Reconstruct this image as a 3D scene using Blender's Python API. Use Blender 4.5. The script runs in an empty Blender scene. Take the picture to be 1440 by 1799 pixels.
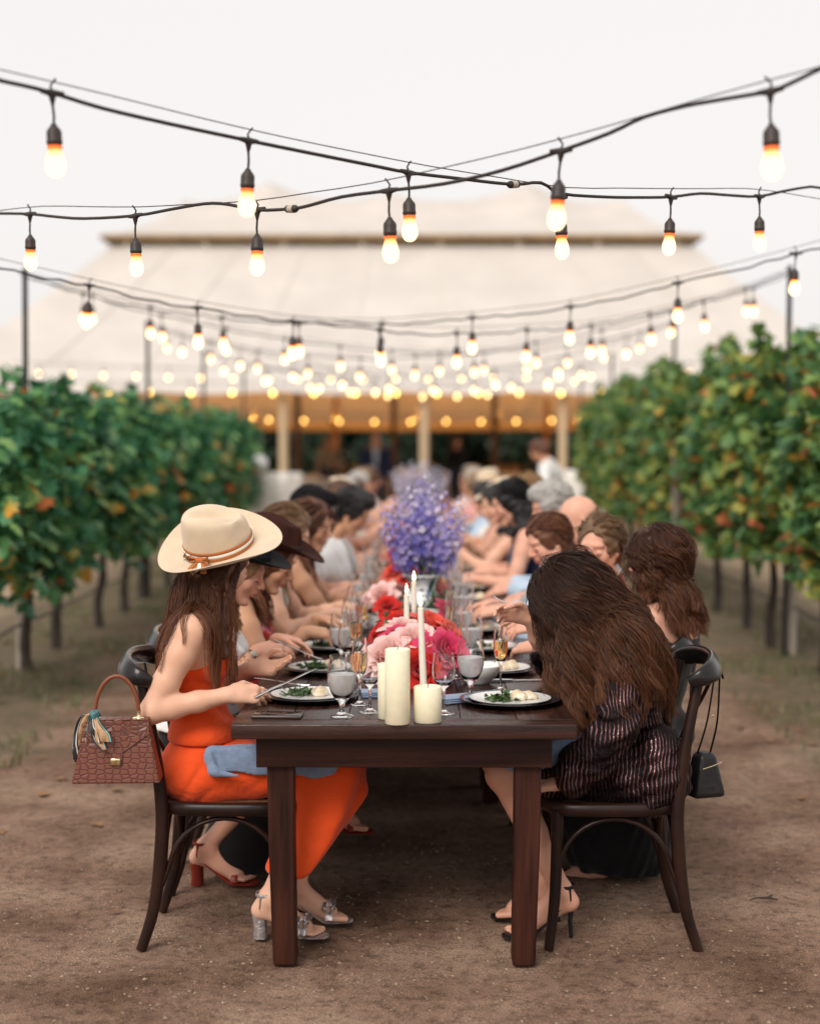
import bpy, bmesh, math, random, time
import numpy as np
from mathutils import Vector, Matrix, Quaternion
T0 = time.time()
S = bpy.context.scene
C = S.collection
R = math.radians
random.seed(7); NP = np.random.default_rng(11)

# ------------------------------------------------------------------ camera, sky, sun, exposure
cam_d = bpy.data.cameras.new('camera'); cam = bpy.data.objects.new('camera', cam_d); C.objects.link(cam)
CAM_H = 1.6
cam.location = (0, 0, CAM_H); cam.rotation_euler = (R(90 - 2.674), 0, R(0.31))
cam_d.sensor_fit = 'VERTICAL'; cam_d.sensor_height = 51.9; cam_d.lens = 80
cam_d.clip_start = 0.1; cam_d.clip_end = 2000
cam_d.dof.use_dof = True; cam_d.dof.focus_distance = 4.95; cam_d.dof.aperture_fstop = 2.0
cam_d.dof.aperture_blades = 0
S.camera = cam

W = bpy.data.worlds.new('World'); S.world = W; W.use_nodes = True
nt = W.node_tree; nt.nodes.clear()
sky = nt.nodes.new('ShaderNodeTexSky'); sky.sky_type = 'NISHITA'; sky.sun_disc = False
SUN_EL, SUN_AZ = R(42), R(205)          # azimuth measured from +Y clockwise
sky.sun_elevation = SUN_EL; sky.sun_rotation = SUN_AZ
sky.air_density = 1.0; sky.dust_density = 4.0; sky.ozone_density = 1.0
hsv = nt.nodes.new('ShaderNodeHueSaturation'); hsv.inputs['Saturation'].default_value = 0.22
hsv.inputs['Value'].default_value = 1.0
mixn = nt.nodes.new('ShaderNodeMix'); mixn.data_type = 'RGBA'
mixn.inputs['Factor'].default_value = 0.86                      # thin even overcast over the clear sky
mixn.inputs['B'].default_value = (6.3, 6.08, 5.95, 1)
bg = nt.nodes.new('ShaderNodeBackground'); bg.inputs['Strength'].default_value = 0.1
out = nt.nodes.new('ShaderNodeOutputWorld')
nt.links.new(sky.outputs[0], hsv.inputs['Color']); nt.links.new(hsv.outputs[0], mixn.inputs['A'])
nt.links.new(mixn.outputs['Result'], bg.inputs['Color']); nt.links.new(bg.outputs[0], out.inputs[0])

sun_d = bpy.data.lights.new('sun', 'SUN'); sun = bpy.data.objects.new('sun', sun_d); C.objects.link(sun)
sun_d.energy = 1.5; sun_d.angle = R(28); sun_d.color = (1.0, 0.93, 0.85)
sdir = Vector((math.sin(SUN_AZ) * math.cos(SUN_EL), math.cos(SUN_AZ) * math.cos(SUN_EL), math.sin(SUN_EL)))
sun.rotation_euler = (-sdir).to_track_quat('-Z', 'Y').to_euler()

S.view_settings.view_transform = 'Standard'; S.view_settings.look = 'None'
S.view_settings.exposure = 0.66; S.view_settings.gamma = 1.0; S.view_settings.use_curve_mapping = False
S.render.engine = 'CYCLES'
S.cycles.use_denoising = True
S.cycles.max_bounces = 14; S.cycles.transparent_max_bounces = 24; S.cycles.transmission_bounces = 14
S.cycles.caustics_reflective = False; S.cycles.caustics_refractive = True
S.cycles.sample_clamp_indirect = 4.0

# ------------------------------------------------------------------ pixel of the 1440x1799 picture -> point at distance Y
_M = cam.rotation_euler.to_matrix()
def at(px, py, Y):
    d = _M @ Vector(((px - 720) / 2773.0, -(py - 899.5) / 2773.0, -1.0))
    return Vector((0, 0, CAM_H)) + d * (Y / d.y)

# ------------------------------------------------------------------ object helpers
def tag(o, label=None, cat=None, group=None, kind=None):
    if label: o['label'] = label
    if cat: o['category'] = cat
    if group: o['group'] = group
    if kind: o['kind'] = kind
    return o
def empty(name, loc=(0, 0, 0), rz=0.0, label=None, cat=None, group=None):
    o = bpy.data.objects.new(name, None); C.objects.link(o)
    o.location = loc; o.rotation_euler = (0, 0, rz); o.empty_display_size = 0.05
    return tag(o, label, cat, group)
def add(name, me, parent=None, mat=None, loc=None):
    o = bpy.data.objects.new(name, me); C.objects.link(o)
    if mat is not None and len(me.materials) == 0: me.materials.append(mat)
    if parent: o.parent = parent
    if loc is not None: o.location = loc
    return o
def copy_tree(o, parent=None, mats=None):
    c = o.copy(); C.objects.link(c)
    if parent: c.parent = parent
    for ch in list(o.children): copy_tree(ch, c)
    return c
def smooth(me, on=True):
    me.polygons.foreach_set('use_smooth', [on] * len(me.polygons)); return me

class MB:
    """collects shapes into one mesh"""
    def __init__(s): s.v = []; s.f = []; s.sm = []
    def raw(s, v, f, sm=False):
        n = len(s.v); s.v += [tuple(p) for p in v]; s.f += [tuple(i + n for i in q) for q in f]; s.sm += [sm] * len(f)
    def box(s, c, size, M=None, bevel=0.0):
        bm = bmesh.new(); bmesh.ops.create_cube(bm, size=1.0)
        bmesh.ops.scale(bm, vec=size, verts=bm.verts)
        if bevel > 0: bmesh.ops.bevel(bm, geom=bm.edges[:], offset=bevel, segments=2, affect='EDGES', profile=0.6)
        M = M or Matrix.Identity(3); c = Vector(c)
        bm.verts.ensure_lookup_table()
        s.raw([(M @ v.co) + c for v in bm.verts], [[v.index for v in f.verts] for f in bm.faces], False); bm.free()
    def sweep(s, path, rad, up=(0, 0, 1), sides=10, cap=True, power=1.0):
        """tube along path; rad = number, list of numbers or list of (a along side, b along up)"""
        P = [Vector(p) for p in path]; n = len(P)
        if not isinstance(rad, (list, tuple)): rad = [rad] * n
        rad = [r if isinstance(r, (list, tuple)) else (r, r) for r in rad]
        up = Vector(up).normalized(); V = []; F = []
        last = None
        for i in range(n):
            t = (P[min(i + 1, n - 1)] - P[max(i - 1, 0)]).normalized()
            if last is None:
                u = up - t * up.dot(t)
                if u.length < 1e-3: u = Vector((1, 0, 0)) - t * t.x
            else:
                u = last - t * last.dot(t)
                if u.length < 1e-4: u = up
            u.normalize(); last = u; w = t.cross(u)
            for k in range(sides):
                a = 2 * math.pi * k / sides; ca, sa = math.cos(a), math.sin(a)
                if power != 1.0:
                    ca = math.copysign(abs(ca) ** power, ca); sa = math.copysign(abs(sa) ** power, sa)
                V.append(P[i] + w * (ca * rad[i][0]) + u * (sa * rad[i][1]))
        for i in range(n - 1):
            for k in range(sides):
                k2 = (k + 1) % sides
                F.append((i * sides + k, i * sides + k2, (i + 1) * sides + k2, (i + 1) * sides + k))
        s.raw(V, F, True)
        if cap:
            s.raw(V[:sides], [tuple(reversed(range(sides)))], False); s.raw(V[-sides:], [tuple(range(sides))], False)
    def lathe(s, prof, segs=24, c=(0, 0, 0), M=None):
        V = []; F = []; c = Vector(c); n = len(prof); M = M or Matrix.Identity(3)
        for (r, z) in prof:
            for k in range(segs):
                a = 2 * math.pi * k / segs
                V.append(c + M @ Vector((r * math.cos(a), r * math.sin(a), z)))
        for i in range(n - 1):
            for k in range(segs):
                k2 = (k + 1) % segs
                F.append((i * segs + k, i * segs + k2, (i + 1) * segs + k2, (i + 1) * segs + k))
        s.raw(V, F, True)
    def mesh(s, name):
        me = bpy.data.meshes.new(name); me.from_pydata(s.v, [], s.f)
        me.polygons.foreach_set('use_smooth', s.sm); me.update(); me.set_sharp_from_angle(angle=R(78)); return me
    def build(s, name, mat, parent=None, loc=None):
        return add(name, s.mesh(name), parent, mat, loc)

def smooth_path(pts, n=8):
    """Catmull-Rom through points"""
    P = [Vector(p) for p in pts]; out = []
    for i in range(len(P) - 1):
        p0 = P[max(i - 1, 0)]; p1 = P[i]; p2 = P[i + 1]; p3 = P[min(i + 2, len(P) - 1)]
        for k in range(n):
            t = k / n
            out.append(0.5 * ((2 * p1) + (p2 - p0) * t + (2 * p0 - 5 * p1 + 4 * p2 - p3) * t * t + (3 * p1 - p0 - 3 * p2 + p3) * t ** 3))
    out.append(P[-1]); return out
def interp(vals, n): # resample list of numbers to n entries
    x = np.linspace(0, len(vals) - 1, n); return list(np.interp(x, range(len(vals)), vals))

def fast_mesh(name, V, F, sm=False, attr=None):
    """V (n,3) array, F (m,k) int array; attr = dict name -> float per vertex"""
    V = np.asarray(V, np.float32); F = np.asarray(F, np.int32); m, k = F.shape
    me = bpy.data.meshes.new(name); me.vertices.add(len(V)); me.vertices.foreach_set('co', V.ravel())
    me.loops.add(m * k); me.loops.foreach_set('vertex_index', F.ravel())
    me.polygons.add(m); me.polygons.foreach_set('loop_start', np.arange(0, m * k, k, dtype=np.int32))
    me.polygons.foreach_set('use_smooth', np.full(m, sm))
    if attr:
        for a, vals in attr.items():
            at_ = me.attributes.new(a, 'FLOAT', 'POINT'); at_.data.foreach_set('value', np.asarray(vals, np.float32))
    me.update(calc_edges=True); return me

# ------------------------------------------------------------------ material helpers
MATS = {}
def mat(name, col=(0.5, 0.5, 0.5), rough=0.6, var=0.0, vscale=20.0, bump=0.0, bscale=80.0, metal=0.0, spec=0.5, col2=None,
        emit=None, estr=0.0, trans=0.0, ior=1.45, alpha=1.0, sheen=0.0, coat=0.0, sss=0.0, stretch=None, obj_rand=0.0, detail=5.0, rvar=0.0):
    if name in MATS: return MATS[name]
    m = bpy.data.materials.new(name); m.use_nodes = True; t = m.node_tree; b = t.nodes['Principled BSDF']
    MATS[name] = m; L = t.links
    b.inputs['Base Color'].default_value = (*col, 1); b.inputs['Roughness'].default_value = rough
    b.inputs['Metallic'].default_value = metal; b.inputs['Specular IOR Level'].default_value = spec
    b.inputs['IOR'].default_value = ior; b.inputs['Transmission Weight'].default_value = trans
    b.inputs['Alpha'].default_value = alpha; b.inputs['Sheen Weight'].default_value = sheen
    b.inputs['Coat Weight'].default_value = coat
    if sss: b.inputs['Subsurface Weight'].default_value = sss; b.inputs['Subsurface Radius'].default_value = (0.012, 0.005, 0.003); b.inputs['Subsurface Scale'].default_value = 1.0
    if emit: b.inputs['Emission Color'].default_value = (*emit, 1); b.inputs['Emission Strength'].default_value = estr
    tc = mp = None
    if var or bump or col2 or rvar:
        tc = t.nodes.new('ShaderNodeTexCoord'); mp = t.nodes.new('ShaderNodeMapping')
        L.new(tc.outputs['Object'], mp.inputs['Vector'])
        if stretch: mp.inputs['Scale'].default_value = stretch
    if var or col2:
        n = t.nodes.new('ShaderNodeTexNoise'); n.inputs['Scale'].default_value = vscale; n.inputs['Detail'].default_value = detail
        L.new(mp.outputs[0], n.inputs['Vector'])
        r = t.nodes.new('ShaderNodeValToRGB'); L.new(n.outputs['Fac'], r.inputs['Fac'])
        c2 = col2 or tuple(c * (1 + var) for c in col); c1 = col if col2 else tuple(c * (1 - var) for c in col)
        r.color_ramp.elements[0].position = 0.32; r.color_ramp.elements[1].position = 0.68
        r.color_ramp.elements[0].color = (*c1, 1); r.color_ramp.elements[1].color = (*c2, 1)
        src = r.outputs['Color']
        if obj_rand:
            oi = t.nodes.new('ShaderNodeObjectInfo'); h = t.nodes.new('ShaderNodeHueSaturation')
            mr = t.nodes.new('ShaderNodeMapRange'); mr.inputs['To Min'].default_value = 1 - obj_rand; mr.inputs['To Max'].default_value = 1 + obj_rand
            L.new(oi.outputs['Random'], mr.inputs['Value']); L.new(mr.outputs[0], h.inputs['Value']); L.new(src, h.inputs['Color']); src = h.outputs['Color']
        L.new(src, b.inputs['Base Color'])
        if rvar:
            mr2 = t.nodes.new('ShaderNodeMapRange'); mr2.inputs['To Min'].default_value = max(0.02, rough - rvar); mr2.inputs['To Max'].default_value = rough + rvar
            L.new(n.outputs['Fac'], mr2.inputs['Value']); L.new(mr2.outputs[0], b.inputs['Roughness'])
    if bump:
        n2 = t.nodes.new('ShaderNodeTexNoise'); n2.inputs['Scale'].default_value = bscale; n2.inputs['Detail'].default_value = 6
        L.new(mp.outputs[0], n2.inputs['Vector'])
        bp = t.nodes.new('ShaderNodeBump'); bp.inputs['Strength'].default_value = bump; bp.inputs['Distance'].default_value = 0.01
        L.new(n2.outputs['Fac'], bp.inputs['Height']); L.new(bp.outputs[0], b.inputs['Normal'])
    return m
def node(m, kind): return m.node_tree.nodes.new(kind)
# ------------------------------------------------------------------ ground
def ground_material():
    m = mat('dirt', (0.2, 0.14, 0.1), 0.95, spec=0.15); t = m.node_tree; L = t.links; b = t.nodes['Principled BSDF']
    tc = t.nodes.new('ShaderNodeTexCoord')
    def noise(scale, det=6, rough=0.6):
        n = t.nodes.new('ShaderNodeTexNoise'); n.inputs['Scale'].default_value = scale; n.inputs['Detail'].default_value = det
        n.inputs['Roughness'].default_value = rough; L.new(tc.outputs['Object'], n.inputs['Vector']); return n.outputs['Fac']
    def ramp(src, stops):
        r = t.nodes.new('ShaderNodeValToRGB'); L.new(src, r.inputs['Fac']); e = r.color_ramp.elements
        while len(e) < len(stops): e.new(0.5)
        for k, (p, c) in enumerate(stops): e[k].position = p; e[k].color = (*c, 1)
        return r.outputs['Color']
    def mix(f, a, c, blend='MIX'):
        x = t.nodes.new('ShaderNodeMix'); x.data_type = 'RGBA'; x.blend_type = blend
        if isinstance(f, float): x.inputs['Factor'].default_value = f
        else: L.new(f, x.inputs['Factor'])
        L.new(a, x.inputs['A'])
        if isinstance(c, tuple): x.inputs['B'].default_value = (*c, 1)
        else: L.new(c, x.inputs['B'])
        return x.outputs['Result']
    base = ramp(noise(1.6, 8), [(0.3, (0.12, 0.068, 0.043)), (0.5, (0.25, 0.158, 0.114)), (0.72, (0.40, 0.285, 0.208))])
    grit = ramp(noise(230, 3, 0.8), [(0.34, (0.35, 0.34, 0.33)), (0.5, (0.95, 0.95, 0.95)), (0.66, (1.9, 1.82, 1.7))])
    c = mix(1.0, base, grit, 'MULTIPLY')
    clod = ramp(noise(22, 6, 0.75), [(0.36, (0.42, 0.40, 0.39)), (0.5, (1, 1, 1)), (0.68, (1.2, 1.18, 1.15))])
    c = mix(0.8, c, clod, 'MULTIPLY')
    sep = t.nodes.new('ShaderNodeSeparateXYZ'); L.new(tc.outputs['Object'], sep.inputs[0])
    def math_(op, a, bb=None):
        x = t.nodes.new('ShaderNodeMath'); x.operation = op
        for i, q in enumerate((a, bb)):
            if q is None: continue
            if isinstance(q, (int, float)): x.inputs[i].default_value = q
            else: L.new(q, x.inputs[i])
        return x.outputs[0]
    wob = math_('MULTIPLY', math_('SUBTRACT', noise(1.1, 5), 0.5), 1.6)
    ax = math_('ADD', math_('ABSOLUTE', sep.outputs['X']), wob)
    def band(lo, hi):
        mr = t.nodes.new('ShaderNodeMapRange'); mr.interpolation_type = 'SMOOTHSTEP'; mr.inputs['From Min'].default_value = lo; mr.inputs['From Max'].default_value = hi
        L.new(ax, mr.inputs['Value']); return mr.outputs[0]
    weeds = ramp(noise(9, 7, 0.7), [(0.42, (0.10, 0.10, 0.055)), (0.55, (0.16, 0.12, 0.08)), (0.7, (0.24, 0.17, 0.12))])
    c = mix(math_('MULTIPLY', band(1.7, 2.4), 0.85), c, weeds)
    straw = ramp(noise(3.5, 8, 0.7), [(0.35, (0.28, 0.2, 0.125)), (0.65, (0.46, 0.36, 0.25))])
    c = mix(band(3.3, 4.6), c, straw)
    L.new(c, b.inputs['Base Color'])
    h = math_('ADD', math_('MULTIPLY', noise(26, 6, 0.75), 0.6), math_('MULTIPLY', noise(160, 4, 0.8), 0.25))
    bp = t.nodes.new('ShaderNodeBump'); bp.inputs['Strength'].default_value = 0.9; bp.inputs['Distance'].default_value = 0.02
    L.new(h, bp.inputs['Height']); L.new(bp.outputs[0], b.inputs['Normal'])
    return m

def axis(fine_lo, fine_hi, step, far):
    a = list(np.arange(fine_lo, fine_hi + 1e-6, step)); d = step
    x = fine_lo
    while x > -far: d *= 1.5; x -= d; a.insert(0, x)
    x = fine_hi; d = step
    while x < far: d *= 1.5; x += d; a.append(x)
    return np.array(a)
gx = axis(-3.6, 3.6, 0.06, 700); gy = axis(2.5, 12, 0.06, 900)
def ground_z(x, y):
    return 0.006 * (np.sin(x * 3.1 + y * 1.7) * np.sin(y * 2.3 - x) + 0.7 * np.sin(x * 8.3 - y * 5.1) * np.sin(y * 7.7 + x * 3.3)) - 0.006
X, Yg = np.meshgrid(gx, gy, indexing='ij')
Z = np.where((np.abs(X) < 8) & (Yg < 30), ground_z(X, Yg), -0.01)
V = np.stack([X, Yg, Z], -1).reshape(-1, 3); ny = len(gy)
I = np.arange(len(gx) * ny).reshape(len(gx), ny)
F = np.stack([I[:-1, :-1], I[1:, :-1], I[1:, 1:], I[:-1, 1:]], -1).reshape(-1, 4)
o = add('ground', fast_mesh('ground', V, F, True), None, ground_material()); o['kind'] = 'structure'

# grit, pebbles and crumbs of earth on the path
def pebbles(n, xr, yr, smin, smax, name, m, label):
    base = np.array([(1, 0, 0), (-1, 0, 0), (0, 1, 0), (0, -1, 0), (0, 0, 1), (0, 0, -1)], float)
    fc = np.array([(0, 2, 4), (2, 1, 4), (1, 3, 4), (3, 0, 4), (2, 0, 5), (1, 2, 5), (3, 1, 5), (0, 3, 5)])
    pos = np.stack([NP.uniform(*xr, n), yr[0] + (yr[1] - yr[0]) * NP.random(n) ** 1.6, np.zeros(n)], -1)
    s = smin + (smax - smin) * NP.random(n) ** 3
    V = base[None] * s[:, None, None] * NP.uniform(0.6, 1.3, (n, 6, 3)); V[:, :, 2] *= 0.6
    a = NP.uniform(0, 6.3, n); ca, sa = np.cos(a), np.sin(a)
    x = V[..., 0] * ca[:, None] - V[..., 1] * sa[:, None]; y = V[..., 0] * sa[:, None] + V[..., 1] * ca[:, None]
    V[..., 0] = x; V[..., 1] = y; pos[:, 2] = ground_z(pos[:, 0], pos[:, 1]) + s * 0.2
    V += pos[:, None, :]
    F = (fc[None] + (np.arange(n) * 6)[:, None, None]).reshape(-1, 3)
    o = add(name, fast_mesh(name, V.reshape(-1, 3), F), None, m); tag(o, label, None, None, 'stuff')
pebbles(16000, (-2.3, 2.3), (3.6, 9.0), 0.0015, 0.0085, 'gravel', mat('grit', (0.10, 0.065, 0.045), 0.9, vscale=40, col2=(0.40, 0.30, 0.22), spec=0.2), 'fine grit and crumbs of earth scattered on the dirt path')

# low weeds and dry litter along the vine rows
def blades(n, xr, yr, hmin, hmax, name, m, label, lean=0.6):
    x = NP.uniform(*xr, n); y = NP.uniform(*yr, n); h = NP.uniform(hmin, hmax, n); a = NP.uniform(0, 6.3, n)
    clump = np.sin(x * 5 + 2 * np.sin(y * 1.3)) + np.sin(y * 3.1 + x * 2) + NP.normal(0, .5, n); k = clump > 0.1
    x, y, h, a = x[k], y[k], h[k], a[k]; n = len(x)
    z = ground_z(x, y); w = h * 0.10
    dx, dy = np.cos(a), np.sin(a); px, py = -dy, dx; l = h * NP.uniform(0.1, lean, n)
    V = np.zeros((n, 5, 3))
    for i, (t, ww) in enumerate([(0, 1), (0, -1), (0.6, 0.8), (0.6, -0.8), (1, 0)]):
        V[:, i, 0] = x + dx * l * t * t + px * w * ww; V[:, i, 1] = y + dy * l * t * t + py * w * ww; V[:, i, 2] = z + h * t
    F = (np.array([(0, 1, 3), (0, 3, 2), (2, 3, 4)])[None] + (np.arange(n) * 5)[:, None, None]).reshape(-1, 3)
    o = add(name, fast_mesh(name, V.reshape(-1, 3), F), None, m); tag(o, label, None, None, 'stuff')
gm = mat('weed_green', (0.07, 0.1, 0.035), 0.7, var=0.5, vscale=3, col2=(0.2, 0.17, 0.08))
blades(9000, (-3.3, -1.95), (6.5, 24), 0.02, 0.07, 'grass', gm, 'low patchy weeds along the foot of the left vine row')
blades(9000, (1.95, 3.3), (6.5, 24), 0.02, 0.07, 'grass', gm, 'low patchy weeds along the foot of the right vine row')

# ------------------------------------------------------------------ vines
def leaf_shape():
    # palmate leaf, stalk at the origin, tip along +y, size 1
    o = [(0.08, 0.02), (0.42, -0.08), (0.34, 0.2), (0.58, 0.42), (0.3, 0.5), (0.26, 0.78), (0.0, 1.0)]
    left = [(-x, y) for x, y in reversed(o[:-1])]
    pts = o + left; V = [(0, 0.38, 0.05)] + [(x, y, -0.18 * abs(x) - 0.1 * (y - 0.3) ** 2) for x, y in pts]
    n = len(pts); F = [(0, 1 + k, 1 + (k + 1) % n) for k in range(n - 1)] + [(0, n, 1)]
    return np.array(V), np.array(F)
LV, LF = leaf_shape()
def leaves(pos, size, normal_bias, rng, rnd=None):
    n = len(pos); nl = len(LV)
    # orientation: tip mostly downward/outward
    yaw = rng.uniform(0, 2 * np.pi, n); pitch = rng.normal(-0.75, 0.45, n); roll = rng.normal(0, 0.5, n)
    cy, sy, cp, sp, cr, sr = np.cos(yaw), np.sin(yaw), np.cos(pitch), np.sin(pitch), np.cos(roll), np.sin(roll)
    v = LV[None] * size[:, None, None]
    x = v[..., 0] * cr[:, None] + v[..., 2] * sr[:, None]; z = -v[..., 0] * sr[:, None] + v[..., 2] * cr[:, None]; y = v[..., 1]
    y2 = y * cp[:, None] - z * sp[:, None]; z2 = y * sp[:, None] + z * cp[:, None]
    x3 = x * cy[:, None] - y2 * sy[:, None]; y3 = x * sy[:, None] + y2 * cy[:, None]
    V = np.stack([x3, y3, z2], -1) + pos[:, None]
    F = (LF[None] + (np.arange(n) * nl)[:, None, None]).reshape(-1, 3)
    rnd = rng.random(n) if rnd is None else rnd
    return V.reshape(-1, 3), F, np.repeat(rnd, nl)

def leaf_material(name, stops, gain=1.0):
    m = mat(name, (0.05, 0.1, 0.03), 0.45, spec=0.4); t = m.node_tree; L = t.links; b = t.nodes['Principled BSDF']
    a = t.nodes.new('ShaderNodeAttribute'); a.attribute_name = 'rnd'
    oi = t.nodes.new('ShaderNodeObjectInfo')
    ad = t.nodes.new('ShaderNodeMath'); ad.operation = 'ADD'; L.new(a.outputs['Fac'], ad.inputs[0])
    n = t.nodes.new('ShaderNodeTexNoise'); n.inputs['Scale'].default_value = 1.7; tc = t.nodes.new('ShaderNodeNewGeometry'); L.new(tc.outputs['Position'], n.inputs['Vector'])
    mr = t.nodes.new('ShaderNodeMapRange'); mr.inputs['From Min'].default_value = 0.3; mr.inputs['From Max'].default_value = 0.7; mr.inputs['To Min'].default_value = -0.22; mr.inputs['To Max'].default_value = 0.1
    L.new(n.outputs['Fac'], mr.inputs['Value']); L.new(mr.outputs[0], ad.inputs[1])
    r = t.nodes.new('ShaderNodeValToRGB'); L.new(ad.outputs[0], r.inputs['Fac']); e = r.color_ramp.elements
    while len(e) < len(stops): e.new(0.5)
    for k, (p, c) in enumerate(stops): e[k].position = p; e[k].color = (*[min(1, q * gain) for q in c], 1)
    L.new(r.outputs['Color'], b.inputs['Base Color'])
    tr = t.nodes.new('ShaderNodeBsdfTranslucent'); ms = t.nodes.new('ShaderNodeMixShader'); ms.inputs[0].default_value = 0.28
    L.new(r.outputs['Color'], tr.inputs['Color']); L.new(b.outputs[0], ms.inputs[1]); L.new(tr.outputs[0], ms.inputs[2])
    L.new(ms.outputs[0], t.nodes['Material Output'].inputs[0]); return m
LEAF_L = leaf_material('leaf_deep_green', [(0.0, (0.03, 0.115, 0.06)), (0.4, (0.055, 0.19, 0.085)), (0.72, (0.11, 0.26, 0.09)), (0.91, (0.19, 0.31, 0.08)), (0.955, (0.62, 0.30, 0.04)), (1.0, (0.5, 0.14, 0.03))], 1.22)
LEAF_R = leaf_material('leaf_turning', [(0.0, (0.045, 0.12, 0.045)), (0.35, (0.085, 0.19, 0.06)), (0.65, (0.18, 0.28, 0.07)), (0.84, (0.32, 0.33, 0.07)), (0.92, (0.5, 0.26, 0.05)), (0.97, (0.45, 0.12, 0.05))], 1.15)
BARK = mat('vine_bark', (0.05, 0.038, 0.03), 0.95, var=0.4, vscale=30, bump=0.8, bscale=60, stretch=(1, 1, 0.25))
POSTW = mat('weathered_post', (0.33, 0.28, 0.23), 0.9, var=0.3, vscale=12, bump=0.5, bscale=40, stretch=(1, 1, 0.1))
STEEL = mat('dark_steel', (0.035, 0.038, 0.04), 0.5, metal=0.6, var=0.3, vscale=15)

def vine_protos(side, seed, top, leafmat, pieces):
    rng = np.random.default_rng(seed)
    v = empty('grape_vine')
    # trunk with slight lean, forked head and cordon arms
    lean = rng.uniform(-0.14, 0.14)
    mb = MB()
    path = smooth_path([(0, 0, -0.03), (rng.uniform(-.03, .03), lean * 0.3, 0.22), (rng.uniform(-.03, .03), lean * 0.7, 0.45), (0, lean, 0.74)], 5)
    n = len(path); mb.sweep(path, [0.05 if i == 0 else 0.042 - 0.014 * i / n + rng.uniform(-.004, .004) for i in range(n)], up=(1, 0, 0), sides=8)
    mb.build('trunk', BARK, v)
    mb = MB()
    for sg in (-1, 1):
        mb.sweep(smooth_path([(0, lean, 0.70), (0.01, lean + sg * 0.16, 0.76), (0, sg * 0.4, 0.77), (rng.uniform(-.02, .02), sg * 0.64, 0.77)], 4), interp([0.03, 0.024, 0.018], 13), sides=7)
    for k in range(9):
        y0 = -0.6 + 1.2 * k / 8
        mb.sweep(smooth_path([(0, y0, 0.76), (rng.uniform(-.1, .1), y0 + rng.uniform(-.05, .05), 1.2), (rng.uniform(-.18, .18), y0 + rng.uniform(-.1, .1), 1.6 + rng.uniform(0, .3))], 3), interp([0.007, 0.004], 7), sides=5)
    mb.build('cordon', BARK, v)
    # canopy
    P = []
    n0 = 3300
    y = rng.uniform(-0.68, 0.68, n0); u = rng.random(n0)
    ztop = top + 0.13 * np.sin(y * 4 + seed) + 0.09 * np.sin(y * 11 + seed * 2)
    zbot = 0.86 + 0.09 * np.sin(y * 7 + seed * 3) 
    z = zbot + (ztop - zbot) * u
    half = 0.33 * np.sqrt(np.clip(1 - (2 * u - 1) ** 4, 0, 1)) + 0.04 + 0.07 * np.sin(y * 9 + z * 7 + seed)
    x = half * np.sign(rng.random(n0) - 0.5) * rng.random(n0) ** 0.6
    P0 = np.stack([x, y, z], -1); dens = np.sin(y * 6.3 + z * 4 + seed) + np.sin(z * 7.5 - y * 5 + seed * 2.3) + .8 * np.sin(y * 15 + z * 11 + seed) + .5 * np.sin(x * 9 + seed); P.append(P0[dens + rng.normal(0, .55, n0) > -.15])
    for k in range(7):      # shoots standing up out of the top
        y0 = rng.uniform(-0.6, 0.6); hgt = rng.uniform(0.15, 0.45); m = int(hgt * 75); t = rng.random(m)
        P.append(np.stack([rng.uniform(-.15, .15) + t * rng.uniform(-.15, .15) + rng.normal(0, .03, m), y0 + t * rng.uniform(-.1, .1) + rng.normal(0, .03, m), top - 0.05 + t * hgt], -1))
    for k in range(5):      # shoots hanging below
        y0 = rng.uniform(-0.6, 0.6); hgt = rng.uniform(0.05, 0.30 if side < 0 else 0.2); m = int(hgt * 70); t = rng.random(m)
        P.append(np.stack([-side * rng.uniform(0.1, .3) + rng.normal(0, .03, m), y0 + rng.normal(0, .05, m), 0.86 - t * hgt], -1))
    P = np.concatenate(P); size = rng.uniform(0.06, 0.145, len(P))
    V, F, A = leaves(P, size, None, rng)
    o = add('leaves', fast_mesh('leaves', V, F, False, {'rnd': A}), v, leafmat); o['kind'] = 'stuff'
    # outer leaves that face the path, each one its own piece
    pro = []
    for k in range(6):
        V, F, A = leaves(np.zeros((1, 3)), np.array([0.13]), None, rng, np.array([[0.2, 0.5, 0.75, 0.9, 0.35, 0.97][k]]).ravel())
        pro.append(fast_mesh('leaf', V, F, False, {'rnd': A}))
    for k in range(pieces):
        u = rng.random(); zz = 0.82 + (top - 0.8) * u
        add('leaf', pro[k % 6], v, leafmat, (-side * (0.36 + rng.uniform(0, .09)) * (1 - abs(2 * u - 1) ** 3 * 0.4), rng.uniform(-.62, .62), zz)).rotation_euler = (0, 0, rng.uniform(-0.8, 0.8))
    return v
ORDV = ['first', 'second', 'third', 'fourth', 'fifth', 'sixth', 'seventh', 'eighth', 'ninth', 'tenth', 'eleventh', 'twelfth', 'thirteenth', 'fourteenth', 'fifteenth']
VY = [9.6 + 1.22 * k for k in range(12)]
GL, GR = 'grape vines of the left row', 'grape vines of the right row'
for side, gname, lm, top, xs in ((-1, GL, LEAF_L, 1.66, -2.72), (1, GR, LEAF_R, 2.02, 2.74)):
    protos = [vine_protos(side, 31 + 7 * k + (100 if side > 0 else 0), top + 0.03 * k, lm, 24) for k in range(3)]
    for k, y in enumerate(VY):
        p = protos[k % 3]
        v = p if k < 3 else copy_tree(p)
        v.location = (xs + 0.05 * math.sin(k * 2.3), y + 0.06 * math.sin(k * 5.1), 0)
        if side > 0: v.location.z = 0.0
        v.scale = (1, 1, 1.0 + 0.04 * math.sin(k * 3.7))
        nm = 'left' if side < 0 else 'right'
        tag(v, (f'deep green grape vine with dark trunk, {ORDV[k]} from the front in the left row' if side < 0 else
                f'green and rust tinged grape vine, {ORDV[k]} from the front in the right row'), 'grape vine', gname)

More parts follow.
